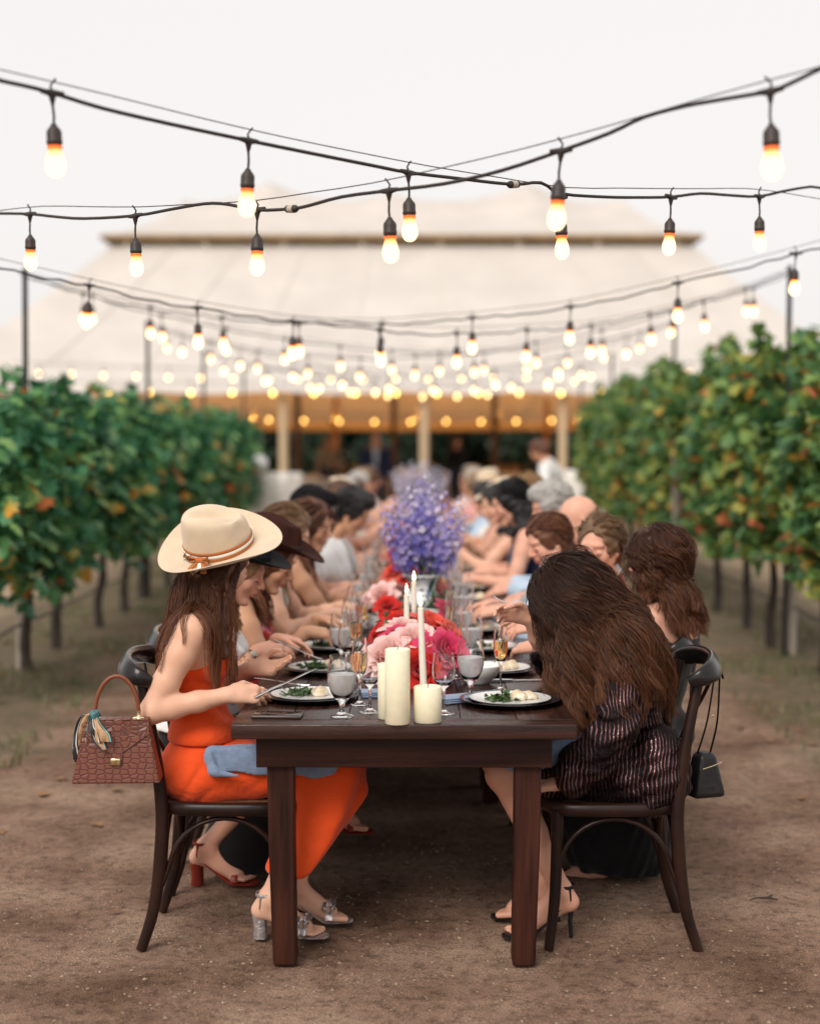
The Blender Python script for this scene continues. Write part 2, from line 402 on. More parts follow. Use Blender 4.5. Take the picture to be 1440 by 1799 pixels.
# ------------------------------------------------------------------ trellis posts, light poles
POLES_L = [(-2.62, 6.1, 2.62), (-2.70, 10.85, 2.76), (-2.70, 15.75, 2.77), (-2.72, 20.0, 2.72), (-2.72, 24.6, 2.72)]
POLES_R = [(2.66, 7.0, 2.80), (2.70, 11.62, 2.86), (2.70, 16.8, 2.87), (2.70, 22.2, 2.8), (2.72, 26.6, 2.8)]
POLE0_L = (-2.62, 1.4, 2.75); POLE0_R = (2.66, 1.9, 2.9)
for side, lst in ((-1, POLES_L), (1, POLES_R)):
    for k, (x, y, h) in enumerate(lst):
        if k == 0: pass
        t = empty('light_pole', (x, y, 0))
        mb = MB(); mb.sweep([(0, 0, -0.05), (0.0, 0, 1.0), (0.01, 0, h)], 0.019 if k else 0.016, up=(1, 0, 0), sides=10); mb.build('pole', STEEL, t)
        mb = MB(); mb.sweep([(0.015, -0.0, h - 0.06), (0.0, -0.03, h - 0.045), (-0.02, -0.02, h - 0.03)], 0.006, sides=6); mb.build('hook', STEEL, t)
        sd = 'left' if side < 0 else 'right'
        order = ['nearest', 'second', 'third', 'fourth', 'farthest'][k]
        tag(t, f'{order} thin dark steel pole holding string lights above the {sd} vine row', 'light pole', f'string light poles along the {sd} vine row')
        if k:
            t = empty('trellis_post', (x + 0.06 * side, y + 0.09, 0)) if (side, k) != (1, 2) else empty('trellis_post', (2.44, 14.95, 0))
            mb = MB(); mb.sweep([(0, 0, -0.05), (0.01, 0, 0.7), (0, 0, 1.75)], 0.048, up=(1, 0, 0), sides=12); mb.build('post', POSTW, t)
            mb = MB()
            for z in (0.77, 1.2, 1.55): mb.sweep([(-0.05 * side, -0.03, z), (-0.055 * side, 0, z + .008), (-0.05 * side, 0.03, z)], 0.004, sides=5)
            mb.build('wire_staple', STEEL, t)
            tag(t, f'{order} weathered wooden trellis post in the {sd} vine row', 'post', f'wooden trellis posts of the {sd} vine row')
for side, x in ((-1, -2.72), (1, 2.74)):
    t = empty('trellis_wire', (x, 17, 0)); sd = 'left' if side < 0 else 'right'
    for z in (0.77, 1.2, 1.55):
        mb = MB(); mb.sweep([(0.03, -8, z), (0.03, 0, z - 0.01), (0.03, 10, z)], 0.0022, sides=5); mb.build('wire', STEEL, t)
    tag(t, f'thin taut trellis wires running through the {sd} vine row', 'trellis wire')
    pts = [(0.05 + 0.02 * math.sin(k * 1.7), -8 + k * 0.6, 0.36 - 0.02 * math.sin(k * 1.3) ** 2) for k in range(31)]
    mb = MB(); mb.sweep(smooth_path(pts, 3), 0.009, sides=6)
    o = mb.build('drip_hose', mat('black_hose', (0.02, 0.02, 0.022), 0.5), None, (x - side * 0.02, 17, 0))
    tag(o, f'black drip hose slung low along the {sd} vine row', 'drip hose')

# ------------------------------------------------------------------ sailcloth tent
def canvas_material(name, col, trans, tcol):
    m = mat(name, col, 0.85, spec=0.1, var=0.06, vscale=1.2, bump=0.15, bscale=3.0); t = m.node_tree; b = t.nodes['Principled BSDF']
    tr = t.nodes.new('ShaderNodeBsdfTranslucent'); tr.inputs['Color'].default_value = (*tcol, 1)
    ms = t.nodes.new('ShaderNodeMixShader'); ms.inputs[0].default_value = trans
    t.links.new(b.outputs[0], ms.inputs[1]); t.links.new(tr.outputs[0], ms.inputs[2]); t.links.new(ms.outputs[0], t.nodes['Material Output'].inputs[0])
    return m
CANVAS = canvas_material('tent_canvas', (0.625, 0.585, 0.545), 0.12, (0.7, 0.54, 0.38))
SEAM = mat('tent_seam', (0.60, 0.55, 0.50), 0.8)
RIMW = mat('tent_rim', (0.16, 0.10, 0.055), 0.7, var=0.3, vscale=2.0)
TW = mat('tent_pole_wood', (0.55, 0.42, 0.27), 0.55, var=0.15, vscale=6, stretch=(1, 1, 0.1))
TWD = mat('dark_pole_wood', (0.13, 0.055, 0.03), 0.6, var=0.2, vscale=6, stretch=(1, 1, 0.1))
tent = empty('tent', (-0.35, 36, 0), 0, 'large cream sailcloth tent with two tiered peaked roof behind the dinner', 'tent')
EX, EY0, EY1, EZ = 9.0, -8.2, 9.0, 2.42           # eave half width, front, back, height
UX, UY0, UY1, UZ = 5.72, -3.2, 3.6, 5.80          # upper break
def slope(t, a, b, sag=0.0):                      # concave profile between eave (t=0) and break (t=1)
    return a + (b - a) * t
def lower_pt(u, t, side):
    """u across -1..1, t from eave to break, one of four sides"""
    flare = t ** 1.18
    if side == 'front':  x = u * (EX + (UX - EX) * t); y = EY0 + (UY0 - EY0) * t
    elif side == 'back': x = u * (EX + (UX - EX) * t); y = EY1 + (UY1 - EY1) * t
    elif side == 'left':
        x = -(EX + (UX - EX) * t); y0 = EY0 + (UY0 - EY0) * t; y1 = EY1 + (UY1 - EY1) * t; y = (y0 + y1) / 2 + u * (y1 - y0) / 2
    else:
        x = (EX + (UX - EX) * t); y0 = EY0 + (UY0 - EY0) * t; y1 = EY1 + (UY1 - EY1) * t; y = (y0 + y1) / 2 + u * (y1 - y0) / 2
    z = EZ + (UZ - EZ) * flare
    if side == 'back': z = z - (1 - t) * 0.38
    if side in ('left', 'right'): z = z - (1 - t) * 0.38 * (u + 1) / 2
    z -= 0.05 * (1 - t) * (1 - math.cos(u * math.pi * 8)) * 0.5
    return (x, y, z)
NPAN = {'front': 9, 'back': 6, 'left': 6, 'right': 6}
for side, npan in NPAN.items():
    for k in range(npan):
        u0, u1 = -1 + 2 * k / npan, -1 + 2 * (k + 1) / npan
        mb = MB(); nu, ntt = 6, 10
        Vv = [lower_pt(u0 + (u1 - u0) * i / nu, j / ntt, side) for j in range(ntt + 1) for i in range(nu + 1)]
        Fv = [(j * (nu + 1) + i, j * (nu + 1) + i + 1, (j + 1) * (nu + 1) + i + 1, (j + 1) * (nu + 1) + i) for j in range(ntt) for i in range(nu)]
        mb.raw(Vv, Fv, True); mb.build('roof_panel', CANVAS, tent)
        if k:
            mb = MB(); off = 0.02
            mb.sweep([Vector(lower_pt(u0, j / 10, side)) + Vector((0, -0.01 if side == 'front' else 0, 0.012)) for j in range(11)], [(0.035, 0.006)] * 11, up=(0, -0.5, 1), sides=6, cap=False)
            mb.build('seam', SEAM, tent)
# upper tier: scalloped ridge with peaks, overhanging rim
PEAKS = [(-4.95, 7.0), (-3.05, 7.42), (-0.3, 7.15), (2.85, 7.38), (4.75, 7.0)]
def ridge_z(x):
    if x <= PEAKS[0][0]: return PEAKS[0][1]
    if x >= PEAKS[-1][0]: return PEAKS[-1][1]
    for (xa, za), (xb, zb) in zip(PEAKS, PEAKS[1:]):
        if x <= xb:
            t = (x - xa) / (xb - xa); lin = za + (zb - za) * t
            return lin - (0.30 if (xb - xa) > 2.3 else 0.22) * math.sin(math.pi * t) ** 0.8
OX, OY0, OY1, OZ = 6.08, -3.7, 4.1, 5.74
def upper_pt(u, v):
    """u -1..1 across, v 0 front rim .. 0.5 ridge .. 1 back rim"""
    t = 1 - abs(2 * v - 1)
    xr = u * (OX + (4.95 - OX) * t ** 0.8)
    y = OY0 + (0.0 - OY0) * t if v < 0.5 else OY1 + (0.0 - OY1) * t
    zr = ridge_z(xr)
    z = OZ + (zr - OZ) * (0.55 * t + 0.45 * t * t)
    return (xr, y, z)
nu, nv = 72, 20; npan = 6
for k in range(npan):
    u0, u1 = -1 + 2 * k / npan, -1 + 2 * (k + 1) / npan; nu = 12
    Vv = [upper_pt(u0 + (u1 - u0) * i / nu, j / nv) for j in range(nv + 1) for i in range(nu + 1)]
    Fv = [(j * (nu + 1) + i, j * (nu + 1) + i + 1, (j + 1) * (nu + 1) + i + 1, (j + 1) * (nu + 1) + i) for j in range(nv) for i in range(nu)]
    mb = MB(); mb.raw(Vv, Fv, True); mb.build('peak_panel', CANVAS, tent)
for sg in (-1, 1):      # gable ends of the upper tier
    Vv = [upper_pt(sg, j / nv) for j in range(nv + 1)]; apex = (sg * 4.95, 0, OZ)
    mb = MB(); mb.raw(Vv + [apex], [(j, j + 1, nv + 1) for j in range(nv)], False); mb.build('gable', CANVAS, tent)
mb = MB()               # wooden rim under the overhang and shaded soffit
for (a, b) in (((-OX, OY0), (OX, OY0)), ((OX, OY0), (OX, OY1)), ((OX, OY1), (-OX, OY1)), ((-OX, OY1), (-OX, OY0))):
    mb.sweep([(a[0], a[1], OZ - 0.05), ((a[0] + b[0]) / 2, (a[1] + b[1]) / 2, OZ - 0.05), (b[0], b[1], OZ - 0.05)], 0.06, sides=8)
mb.build('rim', mat('rim_wood', (0.30, 0.20, 0.10), 0.7, var=0.2, vscale=3), tent)
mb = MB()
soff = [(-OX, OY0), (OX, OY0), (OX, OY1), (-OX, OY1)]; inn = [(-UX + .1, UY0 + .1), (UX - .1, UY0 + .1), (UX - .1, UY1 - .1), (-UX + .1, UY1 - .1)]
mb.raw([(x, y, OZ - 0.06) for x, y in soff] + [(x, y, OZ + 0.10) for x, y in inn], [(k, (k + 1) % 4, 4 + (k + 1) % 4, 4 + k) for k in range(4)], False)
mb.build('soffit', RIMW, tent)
mb = MB(); mb.box((0, OY0 + .22, OZ - .17), (2 * OX - .5, .03, .30)); mb.build('gap_shade_panel', mat('gap_shade_brown', (0.34, 0.22, 0.12), 0.8, var=.2, vscale=2), tent)  # solid panel whose brown stands in for shade in the open gap
for k in range(8):
    mb = MB(); x = -5.6 + 11.2 * k / 7; mb.sweep([(x, OY0 + .14, OZ - 0.36), (x, OY0 + .14, OZ - 0.06)], 0.06, sides=8); mb.build('strut', mat('pale_strut', (0.6, 0.52, 0.42), 0.6), tent)
for px, Y, w in ((498, 28.1, 0.08), (745, 28.1, 0.085), (988, 28.1, 0.075), (255, 28.1, .08), (1230, 28.1, .08)):
    p = at(px, 760, Y); mb = MB(); mb.sweep([(p.x + .35, Y - 36, -0.02), (p.x + .35, Y - 36, 1.2), (p.x + .35, Y - 36, EZ - 0.05)], w, up=(1, 0, 0), sides=12); mb.build('pole', TW, tent)
for px, Y in ((522, 33.5), (692, 36), (868, 36), (1045, 38), (590, 43), (960, 43)):
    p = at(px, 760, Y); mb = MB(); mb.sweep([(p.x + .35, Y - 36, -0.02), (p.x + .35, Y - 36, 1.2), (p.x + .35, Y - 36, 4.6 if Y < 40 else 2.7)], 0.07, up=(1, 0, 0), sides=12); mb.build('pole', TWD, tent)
mb = MB()               # rolled side wall along the back eave
mb.sweep([(-EX, EY1, EZ - 0.46), (0, EY1, EZ - 0.50), (EX, EY1, EZ - 0.46)], [(0.12, 0.12)] * 3, sides=10); mb.build('rolled_wall', mat('canvas_roll', (0.55, 0.42, 0.28), 0.85), tent)

# ------------------------------------------------------------------ trees behind the tent
def tree(x, y, h, w, seed, label):
    rng = np.random.default_rng(seed); t = empty('tree', (x, y, 0), 0, label, 'tree', 'dark trees beyond the tent')
    mb = MB(); mb.sweep(smooth_path([(0, 0, -.1), (.1, 0, h * .3), (-.05, .1, h * .6), (0, 0, h * .85)], 4), interp([.18, .12, .05], 13), sides=8)
    for k in range(7):
        a = rng.uniform(0, 6.3); z0 = h * rng.uniform(.2, .6); mb.sweep([(0, 0, z0), (math.cos(a) * w * .3, math.sin(a) * w * .3, z0 + h * .15), (math.cos(a) * w * .45, math.sin(a) * w * .45, z0 + h * .22)], [.06, .04, .015], sides=6)
    mb.build('trunk', BARK, t)
    n = 2600; nb = 16; cen = np.stack([rng.normal(0, w * .25, nb), rng.normal(0, w * .25, nb), rng.uniform(h * .12, h * .85, nb)], -1)
    k = rng.integers(0, nb, n); d = rng.normal(0, 1, (n, 3)); d /= np.linalg.norm(d, axis=1)[:, None]
    P = cen[k] + d * (rng.random(n) ** .4)[:, None] * w * np.array([.26, .26, .2]); P[:, 2] = np.clip(P[:, 2], 0.1, None)
    V, F, A = leaves(P, rng.uniform(.14, .3, n), None, rng)
    add('crown', fast_mesh('crown', V, F, False, {'rnd': A * .5}), t, LEAF_D)
LEAF_D = leaf_material('leaf_dark', [(0.0, (0.012, 0.03, 0.016)), (0.5, (0.03, 0.055, 0.03)), (1.0, (0.06, 0.09, 0.05))])
TL = ['broad dark tree behind the tent', 'dark leafy tree seen through the open tent', 'dense shadowy tree beyond the tent poles']
for k in range(13):
    tree(-11 + 1.85 * k + random.uniform(-.4, .4), 50 + 2.5 * (k % 2), 3.9 + random.uniform(-.4, .7), 4.2, 60 + k, f'dark leafy tree behind the tent, {ORDV[k]} from the left in its line')

# far wood all round the vineyard, a low mass on the horizon
rt = np.random.default_rng(404); nt_ = 5200; ang = rt.uniform(0, 2 * np.pi, nt_); rad_ = 240 + rt.uniform(0, 25, nt_); hgt_ = 5.2 + 1.6 * np.sin(ang * 17) + 1.1 * np.sin(ang * 41 + 1)
P_ = np.stack([rad_ * np.cos(ang), rad_ * np.sin(ang) + 20, hgt_ * rt.random(nt_) ** .6], -1); V, F, A = leaves(P_, rt.uniform(3.0, 5.5, nt_), None, rt); V[:, 2] = np.maximum(V[:, 2], -.3)
o = add('distant_trees', fast_mesh('distant_trees', V, F, False, {'rnd': A * .8}), None, LEAF_D); tag(o, 'low dark belt of distant trees on the horizon round the vineyard', None, None, 'stuff')
# ------------------------------------------------------------------ string lights
ORD = ['first', 'second', 'third', 'fourth', 'fifth', 'sixth', 'seventh', 'eighth', 'ninth', 'tenth', 'eleventh', 'twelfth', 'thirteenth', 'fourteenth', 'fifteenth',
       'sixteenth', 'seventeenth', 'eighteenth', 'nineteenth', 'twentieth', 'twenty-first', 'twenty-second', 'twenty-third', 'twenty-fourth', 'twenty-fifth', 'twenty-sixth']
CORD = mat('black_cord', (0.028, 0.02, 0.018), 0.55)
SOCK = mat('black_socket', (0.04, 0.028, 0.024), 0.5)
def bulb_material(name, col, s, hot):
    m = mat(name, (1, 0.8, 0.5), 0.3); t = m.node_tree; L = t.links
    t.nodes.remove(t.nodes['Principled BSDF'])
    tc = t.nodes.new('ShaderNodeTexCoord'); sp = t.nodes.new('ShaderNodeSeparateXYZ'); L.new(tc.outputs['Object'], sp.inputs[0])
    mr = t.nodes.new('ShaderNodeMapRange'); mr.inputs['From Min'].default_value = -0.024; mr.inputs['From Max'].default_value = 0.0
    L.new(sp.outputs['Z'], mr.inputs['Value'])
    r = t.nodes.new('ShaderNodeMix'); r.data_type = 'RGBA'; r.inputs['A'].default_value = (*col, 1); r.inputs['B'].default_value = (*hot, 1)
    L.new(mr.outputs[0], r.inputs['Factor'])
    e = t.nodes.new('ShaderNodeEmission'); e.inputs['Strength'].default_value = s; L.new(r.outputs['Result'], e.inputs['Color'])
    L.new(e.outputs[0], t.nodes['Material Output'].inputs[0]); return m
BULB = bulb_material('glowing_bulb', (1.0, 0.66, 0.32), 1.9, (1.0, 0.16, 0.02))
BULBM = bulb_material('glowing_bulb_mid', (1.0, 0.66, 0.31), 3.0, (1.0, 0.3, 0.06))
BULBF = bulb_material('glowing_bulb_far', (1.0, 0.62, 0.27), 5.0, (1.0, 0.45, 0.15))
BULBT = bulb_material('glowing_bulb_tent', (1.0, 0.58, 0.14), 9.0, (1.0, 0.45, 0.1))
GLOW = mat('socket_rim_glow', (0.2, 0.04, 0.01), 0.5, emit=(1.0, 0.13, 0.02), estr=0.9)  # bulb light falling on the socket end, put in as emission
def pendant_meshes():
    mb = MB()       # junction on the cord, lead and socket; origin at the cord
    mb.sweep([(-0.032, 0, 0.001), (-0.012, 0, 0), (0, 0, -0.003), (0.012, 0, 0), (0.032, 0, 0.001)], [(0.0055, 0.0055), (0.007, 0.008), (0.010, 0.0115), (0.007, 0.008), (0.0055, 0.0055)], sides=8)
    mb.sweep([(0, 0, -0.004), (0, 0, -0.02), (0, 0, -0.03)], [0.010, 0.006, 0.0035], up=(1, 0, 0), sides=8)
    mb.sweep([(0, 0, 0.006), (-0.004, 0, 0.016), (0.004, 0, 0.026), (0.012, 0, 0.034)], 0.0028, up=(0, 1, 0), sides=6)   # tie
    mb.sweep([(0, 0, -0.028), (0.002, 0, -0.055), (0, 0, -0.078)], 0.0033, up=(1, 0, 0), sides=8)
    a = mb.mesh('pendant')
    mb = MB(); mb.lathe([(0.0005, -0.072), (0.006, -0.073), (0.009, -0.079), (0.0165, -0.088), (0.0185, -0.094), (0.0185, -0.112), (0.0195, -0.114), (0.0195, -0.119), (0.0178, -0.121), (0.0178, -0.126), (0.0005, -0.126)], 16)
    b = mb.mesh('socket')
    mb = MB()       # bulb, origin at its neck
    mb.lathe([(0.0005, 0.002), (0.0135, 0.002), (0.0150, -0.004), (0.0180, -0.014), (0.0220, -0.028), (0.0236, -0.040), (0.0222, -0.052), (0.0165, -0.062), (0.0085, -0.0675), (0.0003, -0.069)], 18)
    c = mb.mesh('bulb')
    mb = MB(); mb.lathe([(0.0005, 0.0), (0.0182, 0.0), (0.0182, -0.006), (0.0005, -0.006)], 16); d = mb.mesh('rim')
    return a, b, c, d
PA, PB, PC, PD = pendant_meshes()
PA.materials.append(CORD); PB.materials.append(SOCK); PD.materials.append(GLOW)
PCs = {}
for nm, m in (('near', BULB), ('mid', BULBM), ('far', BULBF), ('tent', BULBT)):
    q = PC.copy(); q.name = 'bulb'; q.materials.append(m); PCs[nm] = q
def pendant(par, p, ang, kind, detail=True):
    e = add('pendant', PA, par, None, p); e.rotation_euler = (random.uniform(-.06, .06), random.uniform(-.06, .06), ang)
    if detail:
        add('socket', PB, e); add('glow_rim', PD, e, None, (0, 0, -0.1255))
    else: add('socket', PB, e)
    add('bulb', PCs[kind], e, None, (0, 0, -0.1315))
def string(label, a, b, pts, kind, detail=True, plug=None, wire=True, cordr=0.0046, cord_pts=None):
    """pts = junction points in world space; a, b = end hooks"""
    o = empty('string_lights', (0, 0, 0), 0, label, 'string lights', 'strings of bulbs crossing above the table')
    full = [Vector(a)] + [Vector(p) for p in pts] + [Vector(b)]
    path = []
    for i in range(len(full) - 1):
        p, q = full[i], full[i + 1]; k = 8; amp = random.uniform(-0.02, 0.012)
        for j in range(k):
            t = j / k; w = p.lerp(q, t); w.z += amp * math.sin(math.pi * t) + 0.006 * math.sin(2 * math.pi * t) * random.choice((-1, 1)); path.append(w)
    path.append(full[-1])
    if cord_pts: path = cord_pts
    mb = MB(); mb.sweep(path, cordr, sides=7); mb.build('cord', CORD, o)
    if wire:
        n = 24; A, B = Vector(a), Vector(b); mb = MB(); wp = []
        for i in range(n + 1):
            t = i / n; w = A.lerp(B, t)
            # follows the junctions a hand's breadth above them
            s = t * (len(full) - 1); k = min(int(s), len(full) - 2); f = full[k].lerp(full[k + 1], s - k); wp.append(f + Vector((0, 0, 0.028)))
        mb.sweep(smooth_path(wp, 2), 0.0017, sides=5); mb.build('support_wire', CORD, o)
    d = (Vector(b) - Vector(a)); ang = math.atan2(d.y, d.x)
    for p in pts: pendant(o, p, ang, kind, detail)
    for q in (plug or []):
        q, r = Vector(q[0]), Vector(q[1]); dv = (r - q).normalized(); mb = MB()
        mb.sweep([q - dv * .026, q - dv * .018, q + dv * .018, q + dv * .026], [0.007, 0.0115, 0.0115, 0.007], sides=10); pl = mb.build('plug', CORD, o)
        mb = MB(); mb.sweep([q - dv * .012, q, q + dv * .010], 0.0121, sides=10, cap=False); mb.build('paper_tag', mat('plug_tag', (0.45, 0.4, 0.33), 0.8), pl)
    return o
def hang(a, b, sag, spacing, start=0.3, n=None):
    A, B = Vector(a), Vector(b); L = (B - A).length; out = []; s = start
    while s < L - 0.2:
        t = s / L; p = A.lerp(B, t); p.z -= sag * 4 * t * (1 - t) + random.uniform(-.008, .008); out.append(p); s += spacing
    return out
hook = lambda p: (p[0] + 0.015, p[1], p[2] - 0.05)
def YA(px, x0=-0.89, y0=3.8, m=0.93):       # where the line of sight crosses the string's vertical plane
    k = (px - 735) / 2773.0; return (y0 - m * x0) / (1 - m * k)
A0 = [at(px, py, YA(px)) for px, py in ((92, 163), (437, 247), (717, 303), (984, 345), (1178, 346), (1333, 345))]
a0 = hook(POLE0_L); b0 = hook(POLES_R[0])
pre = [Vector(a0).lerp(A0[0], t) - Vector((0, 0, 0.12 * math.sin(math.pi * t))) for t in (0.36, 0.7)]
post = [A0[-1].lerp(Vector(b0), t) - Vector((0, 0, 0.10 * math.sin(math.pi * t))) for t in (0.25, 0.5, 0.75)]
cp = [Vector(a0)] + pre + [at(px, py, YA(px)) for px, py in ((-60, 122), (0, 141), (45, 151), (92, 163), (180, 190), (300, 218), (437, 247), (560, 272), (660, 292), (717, 303), (800, 313), (900, 324), (950, 321), (984, 340), (1060, 346), (1120, 347), (1178, 346), (1230, 340), (1280, 343), (1333, 345), (1385, 334), (1440, 330))] + post + [Vector(b0)]
pq = (at(902, 324, YA(902)), at(940, 322, YA(940)))
string('nearest light string, sloping down from upper left to the right, with dark plug', a0, b0, [pre[1]] + A0 + post, 'near', True, [pq], True, 0.0052, smooth_path(cp, 3))
def YB(px, x0=0.8, y0=3.6, m=-0.93):
    k = (px - 735) / 2773.0; return (y0 - m * x0) / (1 - m * k)
B0 = [at(px, py, YB(px)) for px, py in ((1352, 160), (985, 265), (683, 335), (452, 369), (238, 379), (53, 376))]
a1 = hook(POLE0_R); b1 = hook(POLES_L[0])
pre = [Vector(a1).lerp(B0[0], t) - Vector((0, 0, 0.12 * math.sin(math.pi * t))) for t in (0.36, 0.7)]
post = [B0[-1].lerp(Vector(b1), t) - Vector((0, 0, 0.10 * math.sin(math.pi * t))) for t in (0.3, 0.55, 0.8)]
cp = [Vector(a1)] + pre + [at(px, py, YB(px)) for px, py in ((1500, 98), (1440, 121), (1395, 143), (1352, 160), (1260, 176), (1200, 187), (1130, 206), (1070, 234), (985, 265), (880, 300), (780, 323), (683, 335), (600, 346), (540, 362), (510, 367), (452, 369), (400, 359), (360, 358), (300, 368), (238, 379), (150, 384), (100, 381), (53, 376), (0, 375), (-40, 374))] + post + [Vector(b1)]
pq = (at(512, 367, YB(512)), at(480, 368, YB(480)))
string('second light string, sloping down from upper right to the left, with dark plug', a1, b1, [pre[1]] + B0 + post, 'near', True, [pq], True, 0.0052, smooth_path(cp, 3))
pl, pr = POLES_L, POLES_R
far = [(pl[0], pr[1], .50, 'mid'), (pr[0], pl[1], .48, 'mid'), (pl[1], pr[2], .42, 'mid'), (pr[1], pl[2], .46, 'mid'),
       (pl[2], pr[3], .40, 'far'), (pr[2], pl[3], .44, 'far'), (pl[3], pr[4], .34, 'far'), (pr[3], pl[4], .40, 'far')]
for k, (p, q, sg, kd) in enumerate(far[:7]):
    a, b = hook(p), hook(q)
    way = 'left to right' if p[0] < 0 else 'right to left'
    string(f'{ORD[k + 2]} light string back from the front, running away from {way} above the table', a, b, hang(a, b, sg, 0.62 if k < 4 else 0.8, 0.35 + 0.1 * (k % 3)), kd, k < 2, None, True, 0.0046)
for lab, Y, z, x0, x1, sp, kd, sg in (('string of white bulbs hung straight across in front of the tent roof', 27.3, 2.76, -6.6, 5.4, 0.56, 'far', .12),
                             ('string of yellow bulbs along the front eave of the tent', 27.75, 2.46, -6.2, 6.2, 0.72, 'tent', .05),
                             ('string of yellow bulbs low along the back of the tent interior', 38.0, 2.10, -4.5, 5.1, 0.85, 'tent', .08)):
    a, b = (x0 - .35, Y, z + .14), (x1 - .35, Y, z + .14)
    string(lab, a, b, hang(a, b, sg, sp, 0.4), kd, False)
for k in range(7):      # made-up fill lamps added to brighten the back canvas, bowls block light downward
    o = empty('added_tent_lamp', (-6.4 + 2.1 * k, 41.2, 2.02), 0, f'added warm fill lamp inside the tent, {ORD[k]} from the left', 'fill lamp', 'added fill lamps inside the tent')
    mb = MB(); mb.lathe([(0.001, -0.06), (0.09, -0.05), (0.15, 0.0), (0.16, 0.06), (0.155, 0.06), (0.145, 0.0), (0.085, -0.045), (0.001, -0.05)], 20); mb.build('blocker_bowl', mat('fill_lamp_brass', (0.35, 0.2, 0.08), 0.4, metal=1.0), o)
    mb = MB(); mb.lathe([(0.001, -0.03), (0.05, -0.02), (0.07, 0.02), (0.05, 0.06), (0.001, 0.07)], 14); mb.build('globe', mat('fill_lamp_globe', (0.9, 0.8, 0.6), 0.4, emit=(1.0, 0.6, 0.2), estr=12), o)
    mb = MB(); mb.sweep([(0.15, 0, 0.05), (0.08, 0, 0.3), (0, 0, 0.5), (0, 0, 1.2)], 0.006, up=(1, 0, 0), sides=5); mb.build('cable', CORD, o)
    ld = bpy.data.lights.new('fill_light', 'POINT'); ld.energy = 68; ld.color = (1.0, 0.42, 0.08); ld.shadow_soft_size = 0.04
    lo = bpy.data.objects.new('fill_light', ld); C.objects.link(lo); lo.parent = o; lo.location = (0, 0, 0.22)

# ------------------------------------------------------------------ tables
WOOD = mat('dark_walnut', (0.016, 0.007, 0.006), 0.27, var=0.4, vscale=3.0, col2=(0.05, 0.019, 0.013), bump=0.16, bscale=40, stretch=(14, 1, 14), obj_rand=0.18, rvar=0.10, spec=.35)
WOODV = mat('dark_walnut_leg', (0.016, 0.006, 0.005), 0.42, var=0.4, vscale=3.0, col2=(0.06, 0.019, 0.012), bump=0.2, bscale=40, stretch=(14, 14, 1), rvar=0.12, spec=.25)
WOODX = mat('dark_walnut_apron', (0.018, 0.007, 0.006), 0.42, var=0.4, vscale=3.0, col2=(0.055, 0.018, 0.012), bump=0.2, bscale=40, stretch=(1, 14, 14), rvar=0.12, spec=.25)
WOODX2 = mat('dark_walnut_end', (0.016, 0.007, 0.006), 0.27, var=0.4, vscale=3.0, col2=(0.05, 0.019, 0.013), bump=0.16, bscale=40, stretch=(1, 14, 14), rvar=0.10)
CX = -0.043; HALF = 0.508; TOP = 0.76; TL_ = 2.44
def table():
    t = empty('farm_table', (0, 0, 0)); n = 6; w = 2 * HALF / n; rng = random.Random(3)
    for k in range(n):
        mb = MB(); mb.box((-HALF + w * (k + .5), TL_ / 2, TOP - 0.022 + rng.uniform(-.0012, .0)), (w - 0.0012, TL_ - 0.186 - rng.uniform(0, .002), 0.044), None, 0.0022)
        mb.build('plank', WOOD, t)
    for y in (0.0455, TL_ - 0.0455):
        mb = MB(); mb.box((0, y, TOP - 0.0222), (2 * HALF, 0.089, 0.0444), None, 0.004); mb.build('end_board', WOODX2, t)
    for y in (0.10, TL_ - 0.10):
        mb = MB(); mb.box((0, y, TOP - 0.044 - 0.052), (2 * HALF - 0.13, 0.024, 0.10), None, 0.003); mb.build('apron', WOODX, t)
    for x in (-HALF + 0.078, HALF - 0.078):
        mb = MB(); mb.box((x, TL_ / 2, TOP - 0.044 - 0.0525), (0.024, TL_ - 0.23, 0.10), None, 0.003); mb.build('apron', WOOD, t)
    for x in (-1, 1):
        for y in (0.15, TL_ - 0.15):
            mb = MB(); h = TOP - 0.047; xx = x * (HALF - 0.134)
            V = []
            for z, s, dx in ((0, 0.033, -x * .012), (0.02, 0.036, -x * .012), (h * .5, 0.039, -x * .004), (h, 0.041, 0)):
                V += [(xx + dx - s, y - s, z), (xx + dx + s, y - s, z), (xx + dx + s, y + s, z), (xx + dx - s, y + s, z)]
            Fq = [(3, 2, 1, 0), (12, 13, 14, 15)]
            for i in range(3):
                for k in range(4): Fq.append((i * 4 + k, i * 4 + (k + 1) % 4, (i + 1) * 4 + (k + 1) % 4, (i + 1) * 4 + k))
            mb.raw(V, Fq, False); lg = mb.build('leg', WOODV, t)
            bv = lg.modifiers.new('edge', 'BEVEL'); bv.width = 0.006; bv.segments = 2
    return t
tb = table()
for k in range(6):
    t = tb if k == 0 else copy_tree(tb); t.location = (CX, 4.6 + k * (TL_ + 0.012), 0)
    tag(t, ['front dark walnut farm table with square legs, candles and flowers on it'][0] if k == 0 else f'dark wood farm table, {ORD[k]} from the front in the long row', 'table', 'farm tables joined in one long row')

